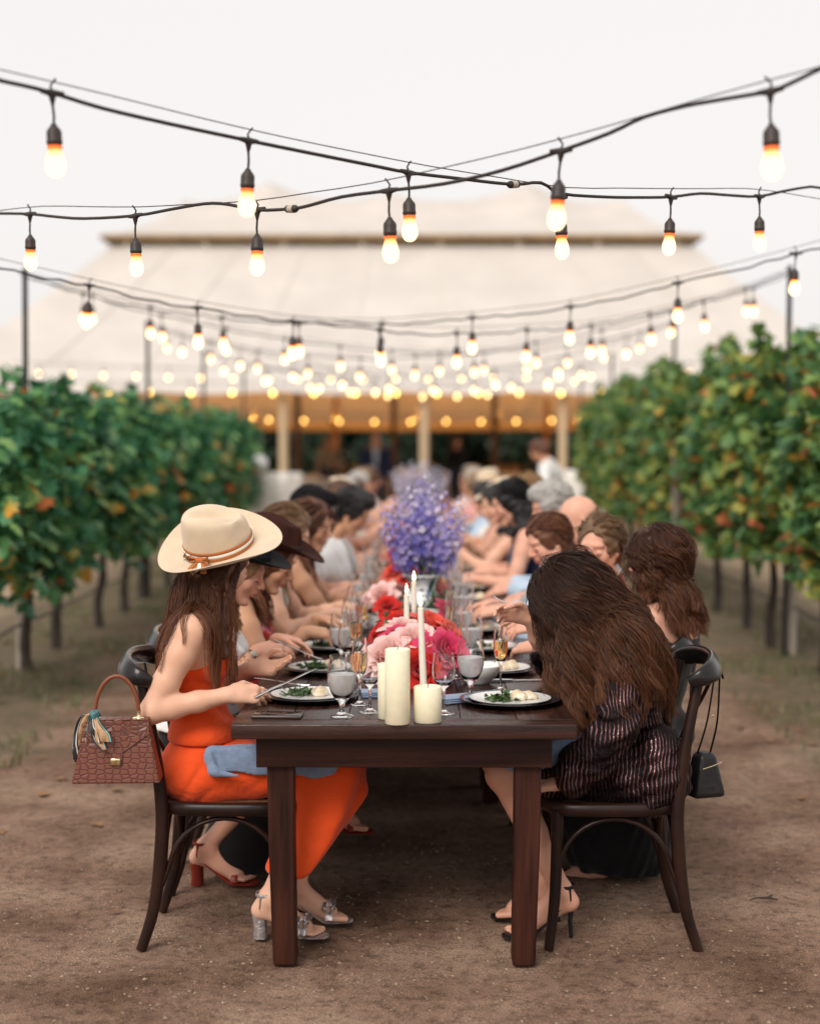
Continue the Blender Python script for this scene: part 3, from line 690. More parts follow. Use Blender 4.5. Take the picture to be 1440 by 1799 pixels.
# ------------------------------------------------------------------ cross-back chairs (sitter faces +x)
CHW = mat('chair_wood', (0.012, 0.006, 0.005), 0.36, var=0.4, vscale=8, col2=(0.032, 0.013, 0.009), bump=0.1, bscale=30, spec=.3)
CHR = mat('chair_rail', (0.006, 0.005, 0.006), 0.28, var=0.3, vscale=8, col2=(0.014, 0.009, 0.009), coat=0.2, spec=.35)
RATT = mat('woven_seat', (0.16, 0.09, 0.045), 0.6, var=0.35, vscale=60, bump=0.5, bscale=120)
def chair():
    t = empty('cross_back_chair')
    mb = MB()     # seat rim
    rim = []
    for k in range(40):
        a = 2 * math.pi * k / 40; ca, sa = math.cos(a), math.sin(a)
        rim.append((0.215 * math.copysign(abs(ca) ** .55, ca), (0.205 + 0.012 * ca) * math.copysign(abs(sa) ** .55, sa), 0.445))
    rim.append(rim[0]); mb.sweep(rim, [(0.018, 0.021)] * len(rim), sides=10, cap=False, power=0.6); mb.build('seat_frame', CHW, t)
    mb = MB(); V = [(0, 0, 0.452)] + [(x * .95, y * .95, 0.458) for x, y, z in rim[:-1]]
    mb.raw(V, [(0, 1 + k, 1 + (k + 1) % 40) for k in range(40)], True); mb.raw([(x, y, z - 0.022) for x, y, z in V], [(0, 1 + (k + 1) % 40, 1 + k) for k in range(40)], True); mb.build('seat', RATT, t)
    for s in (-1, 1):
        p = smooth_path([(-0.262, s * .203, 0), (-0.222, s * .198, 0.13), (-0.200, s * .195, 0.30), (-0.196, s * .192, 0.46), (-0.222, s * .190, 0.66), (-0.262, s * .178, 0.86)], 5)
        mb = MB(); mb.sweep(p, interp([(0.0165), 0.019, 0.021, 0.021, 0.018, 0.016], len(p)), up=(1, 0, 0), sides=10); mb.build('rear_leg', CHW, t)
        p = smooth_path([(0.205, s * .195, 0), (0.187, s * .188, 0.15), (0.18, s * .182, 0.30), (0.178, s * .180, 0.436)], 5)
        mb = MB(); mb.sweep(p, interp([0.0155, 0.018, 0.019, 0.02], len(p)), up=(1, 0, 0), sides=10); mb.build('front_leg', CHW, t)
        p = [(0.176 * math.cos(a) if True else 0, s * .186, 0.235 + 0.178 * math.sin(a)) for a in np.linspace(0, math.pi, 17)]
        p[0] = (0.183, s * .19, 0.20); p[-1] = (-0.197, s * .195, 0.20)
        mb = MB(); mb.sweep(p, [(0.008, 0.011)] * 17, up=(0, 1, 0), sides=8); mb.build('brace', CHW, t)
    for x0, x1 in ((0.172, 1), (-0.192, -1)):
        p = [(x0, 0.17 * math.cos(a), 0.25 + 0.16 * math.sin(a)) for a in np.linspace(0, math.pi, 13)]
        mb = MB(); mb.sweep(p, [(0.008, 0.010)] * 13, up=(1, 0, 0), sides=8); mb.build('brace', CHW, t)
    # top rail: thick bent band that sweeps back between the posts and wraps round them
    p = smooth_path([(-0.225, -.212, 0.845), (-0.262, -.218, 0.862), (-0.300, -.185, 0.878), (-0.328, -.09, 0.888), (-0.336, 0, 0.890), (-0.328, .09, 0.888), (-0.300, .185, 0.878), (-0.262, .218, 0.862), (-0.225, .212, 0.845)], 4)
    mb = MB(); mb.sweep(p, interp([.011, .016, .017, .017, .017, .017, .017, .016, .011], len(p)), sides=6)
    mb = MB(); rr = [(r, r2) for r, r2 in zip(interp([.009, .014, .015, .014, .014, .014, .015, .014, .009], len(p)), interp([.018, .028, .035, .035, .035, .035, .035, .028, .018], len(p)))]
    mb.sweep(p, rr, sides=12, power=0.7); mb.build('top_rail', CHR, t)
    for s in (-1, 1):
        p = smooth_path([(-0.205, s * .165, 0.462), (-0.235, s * .12, 0.56), (-0.262 - .006 * s, 0, 0.68), (-0.285, -s * .10, 0.78), (-0.305, -s * .15, 0.85)], 5)
        mb = MB(); mb.sweep(p, [(0.011, 0.005)] * len(p), up=(1, 0, 0), sides=8); mb.build('cross_strap', CHW, t)
    mb = MB(); mb.sweep([(-0.205, -.185, 0.475), (-0.228, 0, 0.478), (-0.205, .185, 0.475)], [(0.01, 0.014)] * 3, sides=8); mb.build('lower_rail', CHW, t)
    return t
PITCH = 0.615; Y0 = 5.07; NSEAT = 21
CHX_L, CHX_R = -0.605, 0.612
ch0 = chair(); CHAIRS = {}
for side in ('left', 'right'):
    for k in range(NSEAT):
        c = ch0 if (side == 'left' and k == 0) else copy_tree(ch0)
        c.location = ((CHX_L if side == 'left' else CHX_R) + (random.uniform(-.02, .02) if k else 0), Y0 + PITCH * k, 0)
        c.rotation_euler.z = (0 if side == 'left' else math.pi) + (random.uniform(-.07, .07) if k else 0)
        lab = f'dark bentwood cross back chair, {ORD[k]} from the front on the {side} side'
        tag(c, lab, 'chair', f'cross back chairs along the {side} side of the table'); CHAIRS[side, k] = c

# ------------------------------------------------------------------ tableware
GLASS = mat('clear_glass', (1, 1, 1), 0.0, trans=1.0, ior=1.45)
ICE = mat('iced_water', (0.95, 0.95, 0.96), 0.22, trans=0.38, ior=1.2, bump=0.3, bscale=60, spec=.2)
CHAMP = mat('champagne', (1.0, 0.80, 0.38), 0.02, trans=1.0, ior=1.33)
PINOT = mat('red_wine', (0.10, 0.006, 0.012), 0.05, trans=0.4, ior=1.33)
CHINA = mat('white_china', (0.80, 0.79, 0.77), 0.18)
NAVY = mat('charger_navy', (0.010, 0.013, 0.022), 0.16, var=0.2, vscale=14)
CREAM = mat('candle_wax', (0.84, 0.78, 0.58), 0.55, sss=0.35, var=0.04, vscale=40, bump=0.12, bscale=180)
IVORY = mat('taper_wax', (0.86, 0.80, 0.68), 0.5, sss=0.3)
BLUEN = mat('blue_linen', (0.20, 0.27, 0.40), 0.95, var=0.10, vscale=60, bump=0.4, bscale=220, sheen=0.3)
SILVER = mat('cutlery_steel', (0.75, 0.74, 0.72), 0.16, metal=1.0)
def glass_thing(prof, wall, fill=None, fillmat=None, name='glass', segs=24):
    """prof = outer profile bottom to rim"""
    t = empty(name); inner = [(max(r - wall, 0.0006), z) for r, z in prof if z >= prof_floor(prof)]
    mb = MB(); mb.lathe([(0.0006, 0.0)] + prof + list(reversed(inner)) + [(0.0005, inner[0][1] + wall)], segs); mb.build('glass_body', GLASS, t)
    if fill:
        pts = [(max(r - wall - 0.0004, 0.0006), z) for r, z in prof if prof_floor(prof) <= z <= fill]
        mb = MB(); mb.lathe([(0.0004, pts[0][1] + wall)] + [(r, z + (wall if i == 0 else 0)) for i, (r, z) in enumerate(pts)] + [(0.0005, pts[-1][1])], segs); mb.build('drink', fillmat, t)
    return t
def prof_floor(prof): return STEM[id(prof)] if id(prof) in STEM else prof[0][1]
STEM = {}
GOB = [(0.034, 0.0), (0.036, 0.003), (0.020, 0.008), (0.009, 0.016), (0.007, 0.030), (0.010, 0.042), (0.026, 0.060), (0.038, 0.082), (0.0445, 0.108), (0.0455, 0.130), (0.042, 0.152), (0.0385, 0.172), (0.0375, 0.186)]; STEM[id(GOB)] = 0.044
WIN = [(0.033, 0.0), (0.035, 0.002), (0.015, 0.006), (0.0055, 0.014), (0.0045, 0.05), (0.006, 0.076), (0.020, 0.090), (0.032, 0.108), (0.037, 0.128), (0.036, 0.148), (0.032, 0.170), (0.0305, 0.188)]; STEM[id(WIN)] = 0.080
FLU = [(0.031, 0.0), (0.033, 0.002), (0.014, 0.006), (0.0045, 0.014), (0.004, 0.07), (0.006, 0.086), (0.015, 0.100), (0.0215, 0.120), (0.0245, 0.142), (0.0245, 0.166), (0.022, 0.192), (0.0205, 0.212)]; STEM[id(FLU)] = 0.090
PROTO = {}
PROTO['goblet'] = glass_thing(GOB, 0.0018, 0.150, ICE, 'water_goblet')
PROTO['wine'] = glass_thing(WIN, 0.0013, None, None, 'wine_glass')
PROTO['redwine'] = glass_thing(WIN, 0.0013, 0.122, PINOT, 'wine_glass')
PROTO['flute'] = glass_thing(FLU, 0.0013, 0.168, CHAMP, 'champagne_flute')
def plate():
    t = empty('dinner_plate')
    mb = MB(); mb.lathe([(0.0005, 0.010), (0.085, 0.010), (0.12, 0.016), (0.128, 0.019), (0.1285, 0.021), (0.122, 0.0205), (0.090, 0.0145), (0.084, 0.0135), (0.0005, 0.0135)], 48); mb.build('plate_body', CHINA, t); return t
def charger():
    t = empty('charger_plate')
    mb = MB(); mb.lathe([(0.0005, 0.0), (0.105, 0.0), (0.135, 0.007), (0.158, 0.017), (0.160, 0.019), (0.157, 0.0195), (0.130, 0.011), (0.105, 0.0065), (0.0005, 0.0065)], 56); mb.build('charger_body', NAVY, t); return t
PROTO['plate'] = plate(); PROTO['charger'] = charger()
GREEN = mat('cooked_greens', (0.02, 0.05, 0.012), 0.4, var=0.6, vscale=60, col2=(0.06, 0.11, 0.025))
CHICK = mat('roast_food', (0.62, 0.45, 0.27), 0.5, var=0.2, vscale=50, col2=(0.82, 0.76, 0.62), bump=0.5, bscale=80)
def greens(seed):
    rng = np.random.default_rng(seed); n = 130
    P = np.stack([rng.normal(0, .030, n), rng.normal(0, .022, n), np.abs(rng.normal(0.006, .008, n))], -1)
    V, F, A = leaves(P, rng.uniform(.012, .030, n), None, rng)
    V[:, 2] = np.maximum(V[:, 2], 0.0006); t = empty('salad_greens'); o = add('leaves', fast_mesh('leaves', V, F, False, {'rnd': A}), t, GREEN); o['kind'] = 'stuff'; return t
def blob(seed, r):
    rng = random.Random(seed); bm = bmesh.new(); bmesh.ops.create_icosphere(bm, subdivisions=3, radius=1)
    off = [rng.uniform(0, 6) for _ in range(6)]
    for v in bm.verts:
        p = v.co; k = 1 + .16 * math.sin(p.x * 3 + off[0]) * math.sin(p.y * 4 + off[1]) + .08 * math.sin(p.x * 9 + off[2]) * math.sin(p.y * 8 + off[3]) * math.cos(p.z * 7 + off[4])
        v.co = Vector((p.x * r[0] * k, p.y * r[1] * k, max(p.z, -.45) * r[2] * k + r[2] * .45))
    me = bpy.data.meshes.new('portion'); bm.to_mesh(me); bm.free(); return smooth(me)
def roast(seed):
    t = empty('roast_portion'); rng = random.Random(seed)
    for k in range(3): add('piece', blob(seed + k, (.022 + rng.random() * .012, .02 + rng.random() * .01, .014 + rng.random() * .008)), t, CHICK, (rng.uniform(-.028, .028), rng.uniform(-.02, .02), 0))
    return t
PROTO['greens'] = greens(1); PROTO['roast'] = roast(4)
def fork():
    t = empty('fork'); mb = MB()
    mb.sweep(smooth_path([(-.095, 0, .004), (-.02, 0, .006), (.03, 0, .004), (.05, 0, .006)], 4), [(x, .0012) for x in interp([.007, .005, .003, .003, .010], 13)], sides=8)
    for k in range(4): mb.sweep([(.048, -.0085 + .0057 * k, .006), (.07, -.0085 + .0057 * k, .005), (.092, -.0075 + .005 * k, .009)], [(.0016, .0011), (.0016, .001), (.0009, .0008)], sides=6)
    mb.build('fork_body', SILVER, t); return t
def knife():
    t = empty('table_knife'); mb = MB(); mb.sweep([(-.11, 0, .005), (-.05, 0, .006), (-.01, 0, .005)], [(.0075, .004), (.0085, .0045), (.006, .003)], sides=8); mb.build('handle', SILVER, t)
    mb = MB(); mb.sweep([(-.012, 0, .005), (.02, .002, .005), (.08, .002, .005), (.115, -.004, .005)], [(.006, .0014), (.0095, .0009), (.010, .0008), (.002, .0006)], sides=6); mb.build('blade', SILVER, t); return t
PROTO['fork'] = fork(); PROTO['knife'] = knife()
USED = set()
def put(kind, x, y, label, cat, group=None, z=TOP, rz=0.0, rx=0.0, ry=0.0):
    o = PROTO[kind]
    if kind in USED: o = copy_tree(o)
    USED.add(kind)
    o.location = (x, y, z); o.rotation_euler = (rx, ry, rz); tag(o, label, cat, group); o.scale = (1, 1, 1); return o
def onpx(px, py, z=TOP):    # table point seen at that place in the picture
    d = _M @ Vector(((px - 720) / 2773.0, -(py - 899.5) / 2773.0, -1.0)); t = (z - CAM_H) / d.z
    return Vector((0, 0, CAM_H)) + d * t
def place_setting(side, k, x, y, gob, wine, flu, redw=False):
    nm = f'{ORD[k]} place from the front on the {side}'; g = lambda s: f'{s} along the {side} side of the table'
    put('charger', x, y, f'dark navy charger under a plate at the {nm}', 'charger', g('chargers'))
    put('plate', x, y, f'white dinner plate on dark charger at the {nm}', 'plate', g('plates'))
    put('greens', x - .03, y + random.uniform(-.02, .02), f'dark cooked greens on the plate at the {nm}', 'greens', g('greens'), TOP + .0145, random.uniform(0, 6))
    put('roast', x + .042, y + random.uniform(-.02, .02), f'pale roast food on the plate at the {nm}', 'food', g('roast portions'), TOP + .0138, random.uniform(0, 6))
    put('goblet', *gob, f'iced water goblet at the {nm}', 'water glass', g('water goblets'))
    put('redwine' if redw else 'wine', *wine, f'{"part filled red" if redw else "empty clear"} wine glass at the {nm}', 'wine glass', g('wine glasses'))
    put('flute', *flu, f'champagne flute with golden wine at the {nm}', 'champagne flute', g('champagne flutes'))
pL = onpx(546, 1228); pR = onpx(896, 1236)
g1, w1, f1 = onpx(601, 1259), onpx(650, 1251), onpx(632, 1238)
place_setting('left', 0, pL.x, pL.y, g1.xy, w1.xy, f1.xy)
g2, w2, f2 = onpx(826, 1224), onpx(779, 1254), onpx(879, 1213)
place_setting('right', 0, pR.x, pR.y, g2.xy, w2.xy, f2.xy)
for k in range(1, 19):
    for side, sg in (('left', -1), ('right', 1)):
        y = Y0 + PITCH * k + random.uniform(-.03, .03) - .05; x = CX + sg * (HALF - .20 + random.uniform(-.01, .01))
        j = lambda a: random.uniform(-a, a)
        place_setting(side, k, x, y, (CX + sg * (.235 + j(.02)), y + .19 + j(.03)), (CX + sg * (.19 + j(.02)), y - .12 + j(.04)), (CX + sg * (.17 + j(.02)), y + .07 + j(.03)), random.random() < .25)
def lay(kind, p, rz, label, cat, group=None): return put(kind, p.x, p.y, label, cat, group, TOP, rz)
for k in range(1, 10):
    for side, sg in (('left', -1), ('right', 1)):
        put('fork', CX + sg * .33, Y0 + PITCH * k + .16, f'steel fork beside the plate at the {ORD[k]} place from the front on the {side}', 'fork', f'forks lying on the {side} side of the table', TOP, (0 if sg > 0 else math.pi) + random.uniform(-.2, .2))
mb = MB(); ph = empty('phone', (0, 0, 0), 0, 'dark phone lying face up at the front left corner of the table', 'phone'); pp = onpx(488, 1259); ph.location = (pp.x, pp.y, TOP); ph.rotation_euler.z = R(-4)
mb.box((0, 0, .0045), (.150, .074, .009), None, .003); mb.build('case', mat('phone_case', (0.10, 0.075, 0.065), 0.3, metal=0.5), ph)
mb = MB(); mb.box((0, 0, .0095), (.142, .067, .0012), None, .0005); mb.build('screen', mat('phone_screen', (0.01, 0.01, 0.012), 0.06), ph)
# folded blue napkins
def napkin_flat(w, d):
    t = empty('folded_napkin'); mb = MB()
    for i in range(3): mb.box((0.002 * i, 0.002 * i, .003 + .0055 * i), (w - .004 * i, d - .004 * i, .0048), None, .002)
    mb.build('cloth', BLUEN, t); return t
PROTO['napkin'] = napkin_flat(.16, .09)
for px, py, rz, lab in ((668, 1222, .1, 'folded blue napkin behind the pillar candles'), (800, 1232, .5, 'folded blue napkin behind the right wine glass')):
    q = onpx(px, py); lay('napkin', q, rz, lab, 'napkin')
q = onpx(905, 1197); lay('knife', q, R(8), 'pale handled knife above the front right plate', 'knife')
q = onpx(628, 1226); 
# serving bowls
def bowl(r, h):
    t = empty('serving_bowl'); mb = MB(); mb.lathe([(0.0005, 0.0), (r * .5, 0), (r * .52, .006), (r * .78, h * .4), (r, h), (r * .985, h + .002), (r * .74, h * .42), (r * .4, .012), (.0005, .010)], 36); mb.build('bowl_body', CHINA, t); return t
PROTO['bowl'] = bowl(.085, .062)
for k, (px, py, lab) in enumerate(((838, 1200, 'white serving bowl behind the right water goblet'), (610, 1118, 'white serving bowl on the left of the flowers'))):
    q = onpx(px, py); put('bowl', q.x, q.y, lab, 'bowl')
for k in range(7):
    put('bowl', CX + (.12 if k % 2 else -.13), 8.6 + 1.3 * k, f'white serving bowl down the table centre, {ORD[k]} beyond the blue flowers', 'bowl', 'white serving bowls down the table')
# candles
def pillar(px, py, r, h, lab):
    q = onpx(px, py); t = empty('pillar_candle', q, 0, lab, 'candle', 'pillar candles at the front of the table'); mb = MB()
    mb.lathe([(.0005, 0), (r - .002, 0), (r, .002), (r, h - .003), (r - .003, h), (r - .010, h - .001), (r - .016, h - .004), (.0005, h - .005)], 40); mb.build('wax', CREAM, t)
    mb = MB(); mb.sweep([(0, 0, h - .006), (.001, 0, h + .004), (.003, 0, h + .009)], .0012, up=(1, 0, 0), sides=6); mb.build('wick', mat('wick', (.02, .018, .015), .9), t)
pillar(698, 1271, .0368, .222, 'tall cream pillar candle, the tallest of the three at the front')
pillar(681, 1262, .030, .166, 'cream pillar candle half hidden behind the tall one')
pillar(751, 1268, .0415, .107, 'short wide cream pillar candle')
FLAME = mat('flame', (1, .7, .3), .5, emit=(1.0, .72, .34), estr=9)
def taper(px, Y, ytop, lean, lab, grp='lit taper candles among the flowers'):
    p = at(px, 1100, Y); zt = at(px, ytop, Y).z; t = empty('taper_candle', (p.x, Y, TOP), 0, lab, 'candle', grp)
    mb = MB(); mb.sweep([(0, 0, .035), (lean * .5, 0, .15), (lean, 0, zt - TOP)], [.0115, .0108, .0095], up=(1, 0, 0), sides=14); mb.build('wax', IVORY, t)
    mb = MB(); mb.sweep([(lean, 0, zt - TOP), (lean, 0, zt - TOP + .008), (lean + .002, 0, zt - TOP + .012)], .001, up=(1, 0, 0), sides=5); mb.build('wick', mat('wick'), t)
    mb = MB(); mb.lathe([(.0004, .004), (.0035, .007), (.0058, .013), (.0052, .020), (.003, .029), (.0012, .036), (.0003, .041)], 12, (lean, 0, zt - TOP)); mb.build('flame', FLAME, t)
    h = empty('candle_holder', (p.x, Y, TOP), 0, 'clear glass holder under the ' + lab, 'candle holder', 'glass candle holders')
    mb = MB(); mb.lathe([(.0005, 0), (.03, 0), (.032, .004), (.014, .012), (.013, .03), (.018, .042), (.0165, .043), (.0122, .033), (.0005, .032)], 20); mb.build('holder_body', GLASS, h)
taper(744, 5.08, 1068, -.010, 'nearest lit taper candle rising behind the short pillar candle')
taper(715, 5.62, 1045, -.002, 'lit taper candle on the left, farther than the nearest taper')
taper(727, 5.85, 1022, 0, 'tallest looking lit taper candle just in front of the vase')
for k in range(6):
    taper(735 + (-1) ** k * 14, 8.6 + 1.55 * k, 985 - 22 * k, 0, f'small lit taper farther down the table, {ORD[k]} beyond the vase', 'lit tapers farther down the table')

# ------------------------------------------------------------------ flowers
def petal_mesh(w, h, cup, curl, name='petal'):
    nu_, nv_ = 6, 6; V = []; 
    for j in range(nv_ + 1):
        t = j / nv_; ww = w * math.sin(math.pi * (0.12 + 0.80 * t) ** 0.85) ** .75
        out_ = cup * math.sin(t * 1.9) + curl * max(0, t - .62) ** 2 * 6
        for i in range(nu_ + 1):
            u = -1 + 2 * i / nu_; x = u * ww
            V.append((x, out_ * h - (abs(u) ** 2) * ww * .55 * (1 - .5 * t) - .03 * h * math.sin(u * 5) * t, h * (t - .12 * curl * max(0, t - .7) * 3 - .04 * u * u) + .02 * h * math.sin(u * 7 + 1) * t))
    F = [(j * (nu_ + 1) + i, j * (nu_ + 1) + i + 1, (j + 1) * (nu_ + 1) + i + 1, (j + 1) * (nu_ + 1) + i) for j in range(nv_) for i in range(nu_)]
    return fast_mesh(name, V, F, True)
def petal_material(name, c1, c2):
    m = mat(name, c1, 0.6, spec=0.2, sheen=0.25); t = m.node_tree; b = t.nodes['Principled BSDF']; L = t.links
    tc = t.nodes.new('ShaderNodeTexCoord'); sp = t.nodes.new('ShaderNodeSeparateXYZ'); L.new(tc.outputs['Generated'], sp.inputs[0])
    r = t.nodes.new('ShaderNodeMix'); r.data_type = 'RGBA'; r.inputs['A'].default_value = (*c1, 1); r.inputs['B'].default_value = (*c2, 1); L.new(sp.outputs['Z'], r.inputs['Factor']); L.new(r.outputs['Result'], b.inputs['Base Color'])
    tr = t.nodes.new('ShaderNodeBsdfTranslucent'); L.new(r.outputs['Result'], tr.inputs[0]); ms = t.nodes.new('ShaderNodeMixShader'); ms.inputs[0].default_value = .3
    L.new(b.outputs[0], ms.inputs[1]); L.new(tr.outputs[0], ms.inputs[2]); L.new(ms.outputs[0], t.nodes['Material Output'].inputs[0]); return m
PET = {'pink': petal_material('petal_pink', (0.88, 0.40, 0.37), (0.90, 0.66, 0.62)), 'magenta': petal_material('petal_magenta', (0.62, 0.02, 0.10), (0.72, 0.06, 0.16)),
       'red': petal_material('petal_red', (0.55, 0.012, 0.012), (0.72, 0.03, 0.02)), 'white': petal_material('petal_white', (0.8, 0.72, 0.6), (0.85, 0.82, 0.76)),
       'coral': petal_material('petal_coral', (0.75, 0.06, 0.04), (0.85, 0.13, 0.08))}
PM = {}
for c in PET:
    for k, (w, h, cu, cl) in enumerate(((.42, .80, .10, .0), (.60, .92, .28, .15), (.78, 1.0, .5, .5), (.88, 1.0, .78, .95))):
        q = petal_mesh(w, h, cu, cl); q.materials.append(PET[c]); PM[c, k] = q
def rose(p, r, col, tilt, az, label, cat='rose', seed=0, group=None):
    rng = random.Random(seed); t = empty('rose', p, 0, label, cat, group); t.rotation_euler = (Quaternion((math.sin(az), -math.cos(az), 0), -tilt)).to_euler()
    a = rng.uniform(0, 6)
    for ring, n, rad, th in ((0, 5, .05, .02), (1, 6, .15, .10), (1, 7, .26, .22), (2, 7, .36, .36), (2, 8, .45, .55), (3, 8, .52, .85)):
        for k in range(n):
            a += 2 * math.pi / n + rng.uniform(-.15, .15)
            o = add('petal', PM[col, ring], t, None); s = r * rng.uniform(.88, 1.08) * (.72, .80, .80, .82)[ring]
            M = Matrix.Rotation(a, 4, 'Z') @ Matrix.Translation((0, rad * r, -.35 * r - .12 * r * th)) @ Matrix.Rotation(-th * .75 - rng.uniform(-.08, .08), 4, 'X') @ Matrix.Diagonal((s, s, s, 1))
            o.matrix_local = M
        a += .6
    mb = MB(); mb.sweep([(0, 0, -.35 * r), (0, 0, -.8 * r), (.01, 0, -1.6 * r)], [.25 * r, .06 * r, .05 * r], up=(1, 0, 0), sides=7); mb.build('stem', mat('flower_stem', (.05, .11, .03), .5), t)
def vase_material():
    m = mat('blue_white_china', (0.78, 0.8, 0.82), 0.12); t = m.node_tree; b = t.nodes['Principled BSDF']; L = t.links
    tc = t.nodes.new('ShaderNodeTexCoord'); v = t.nodes.new('ShaderNodeTexVoronoi'); v.feature = 'F1'; v.inputs['Scale'].default_value = 26
    n = t.nodes.new('ShaderNodeTexNoise'); n.inputs['Scale'].default_value = 34; n.inputs['Detail'].default_value = 3
    mp = t.nodes.new('ShaderNodeMapping'); mp.inputs['Scale'].default_value = (1, 1, .45); L.new(tc.outputs['Object'], mp.inputs['Vector']); L.new(mp.outputs[0], v.inputs['Vector']); L.new(mp.outputs[0], n.inputs['Vector'])
    ad = t.nodes.new('ShaderNodeMath'); ad.operation = 'ADD'; L.new(v.outputs['Distance'], ad.inputs[0]); L.new(n.outputs['Fac'], ad.inputs[1])
    r = t.nodes.new('ShaderNodeValToRGB'); L.new(ad.outputs[0], r.inputs['Fac']); e = r.color_ramp.elements
    e[0].position = .74; e[0].color = (.01, .03, .16, 1); e[1].position = .84; e[1].color = (.78, .8, .82, 1); x = e.new(.6); x.color = (.02, .07, .30, 1)
    L.new(r.outputs[0], b.inputs['Base Color']); return m
BW = vase_material()
def vase(x, y, prof, label):
    t = empty('china_vase', (x, y, TOP), 0, label, 'vase'); mb = MB(); inner = [(r - .004, z) for r, z in prof[2:]]
    mb.lathe([(.0005, 0)] + prof + list(reversed(inner)) + [(.0005, .02)], 40); mb.build('vase_body', BW, t)
    mb = MB(); zt = prof[-1][1]; rt = prof[-1][0]; mb.sweep([(rt * math.cos(a), rt * math.sin(a), zt) for a in np.linspace(0, 2 * math.pi, 33)], .004, sides=8, cap=False); mb.build('rim', CHINA, t); return t
VX = at(742, 1000, 7.3).x
vase(VX, 7.3, [(.05, 0), (.056, .004), (.050, .018), (.062, .04), (.086, .07), (.090, .09), (.072, .115), (.058, .14), (.060, .165), (.074, .19), (.092, .206)], 'blue and white china vase holding the tall violet flowers')
rb = onpx(738, 1205); bowlx, bowly = rb.x, 5.42
vase(bowlx, bowly, [(.05, 0), (.055, .004), (.06, .012), (.085, .04), (.098, .07), (.102, .085)], 'low blue and white china bowl under the pink and red roses')
RS = [(680, 1142, 5.36, .070, 'pink', .75, -2.1, 'large pale pink rose on the left of the low bowl'), (728, 1118, 5.40, .064, 'pink', .55, -1.6, 'pale pink rose at the centre, behind the taper candle'),
      (789, 1142, 5.36, .068, 'magenta', .85, -.9, 'hot pink rose on the right above the wine glass'), (712, 1098, 5.52, .055, 'pink', .25, -1.2, 'pink rose at the top behind the two pale pink ones'),
      (700, 1108, 5.46, .04, 'magenta', .4, -1.8, 'small magenta rose between the pale pink roses'), (738, 1176, 5.30, .062, 'red', 1.25, -1.5, 'deep red rose low in front, behind the pillar candles'),
      (652, 1152, 5.44, .05, 'magenta', 1.0, -2.7, 'magenta rose far left, seen through the wine glass'), (775, 1180, 5.36, .05, 'red', 1.2, -.8, 'deep red rose low on the right of the bowl'),
      (692, 1088, 5.75, .055, 'red', .5, -2.4, 'bright red rose left of the tapers'), (762, 1090, 5.7, .06, 'coral', .5, -.6, 'coral red rose right of the tapers'),
      (664, 1108, 5.75, .05, 'red', .9, -2.8, 'red rose at the far left of the red cluster'), (800, 1112, 5.65, .05, 'coral', .9, -.3, 'coral rose behind the hot pink rose'),
      (668, 1043, 6.75, .062, 'pink', .9, -1.9, 'pale pink rose left of the china vase'), (680, 1062, 6.6, .048, 'red', .8, -1.7, 'red rose beside the pale pink rose and the vase'), (700, 1034, 7.5, .045, 'pink', .5, -1.7, 'pale pink rose behind the tapers beside the vase'),
      (784, 1040, 7.45, .052, 'coral', .8, -.6, 'coral red bloom to the right of the vase'), (790, 1070, 7.0, .055, 'magenta', .9, -.5, 'magenta bloom right of the vase foot'), (690, 1000, 7.45, .055, 'coral', .6, -2.4, 'coral bloom half hidden behind the vase on the left'),
      (765, 1018, 7.5, .05, 'coral', .6, -.4, 'coral bloom half hidden behind the vase on the right')]
for k, (px, py, Y, r, c, tl, az, lab) in enumerate(RS): rose(at(px, py, Y), r * (.88 if Y < 6 else .74), c, tl, az, lab, 'rose', k, 'roses around the candles and vase')
# glossy supports: low bowls under the two rear clusters
for k, (px, Y) in enumerate(((727, 5.76), (672, 6.78), (770, 7.05))):
    x = at(px, 1000, Y).x
    vase(x, Y, [(.035, 0), (.04, .004), (.045, .012), (.06, .04), (.062, .075)], ['low china bowl under the red rose cluster', 'small china bowl under the pink rose left of the vase', 'small china bowl under the coral blooms right of the vase'][k])
# rose foliage
rng_ = np.random.default_rng(5)
for k, (px, py, Y, s, lab) in enumerate(((735, 1150, 5.45, .10, 'rose leaves around the pink roses'), (730, 1095, 5.8, .09, 'rose leaves around the red cluster'), (690, 1060, 6.8, .07, 'rose leaves by the pink rose left of the vase'), (770, 1050, 7.1, .07, 'rose leaves right of the vase'))):
    c = np.array(at(px, py, Y)); n = 46; P = c + rng_.normal(0, 1, (n, 3)) * np.array([s * .75, s * .4, s * .35]); P[:, 2] = np.maximum(P[:, 2], TOP + .06)
    V, F, A = leaves(P, rng_.uniform(.025, .05, n), None, rng_); o = add('rose_leaves', fast_mesh('rose_leaves', V, F, False, {'rnd': A}), None, mat('rose_leaf', (.03, .075, .022), .45, var=.4, vscale=9)); tag(o, lab, None, None, 'stuff')
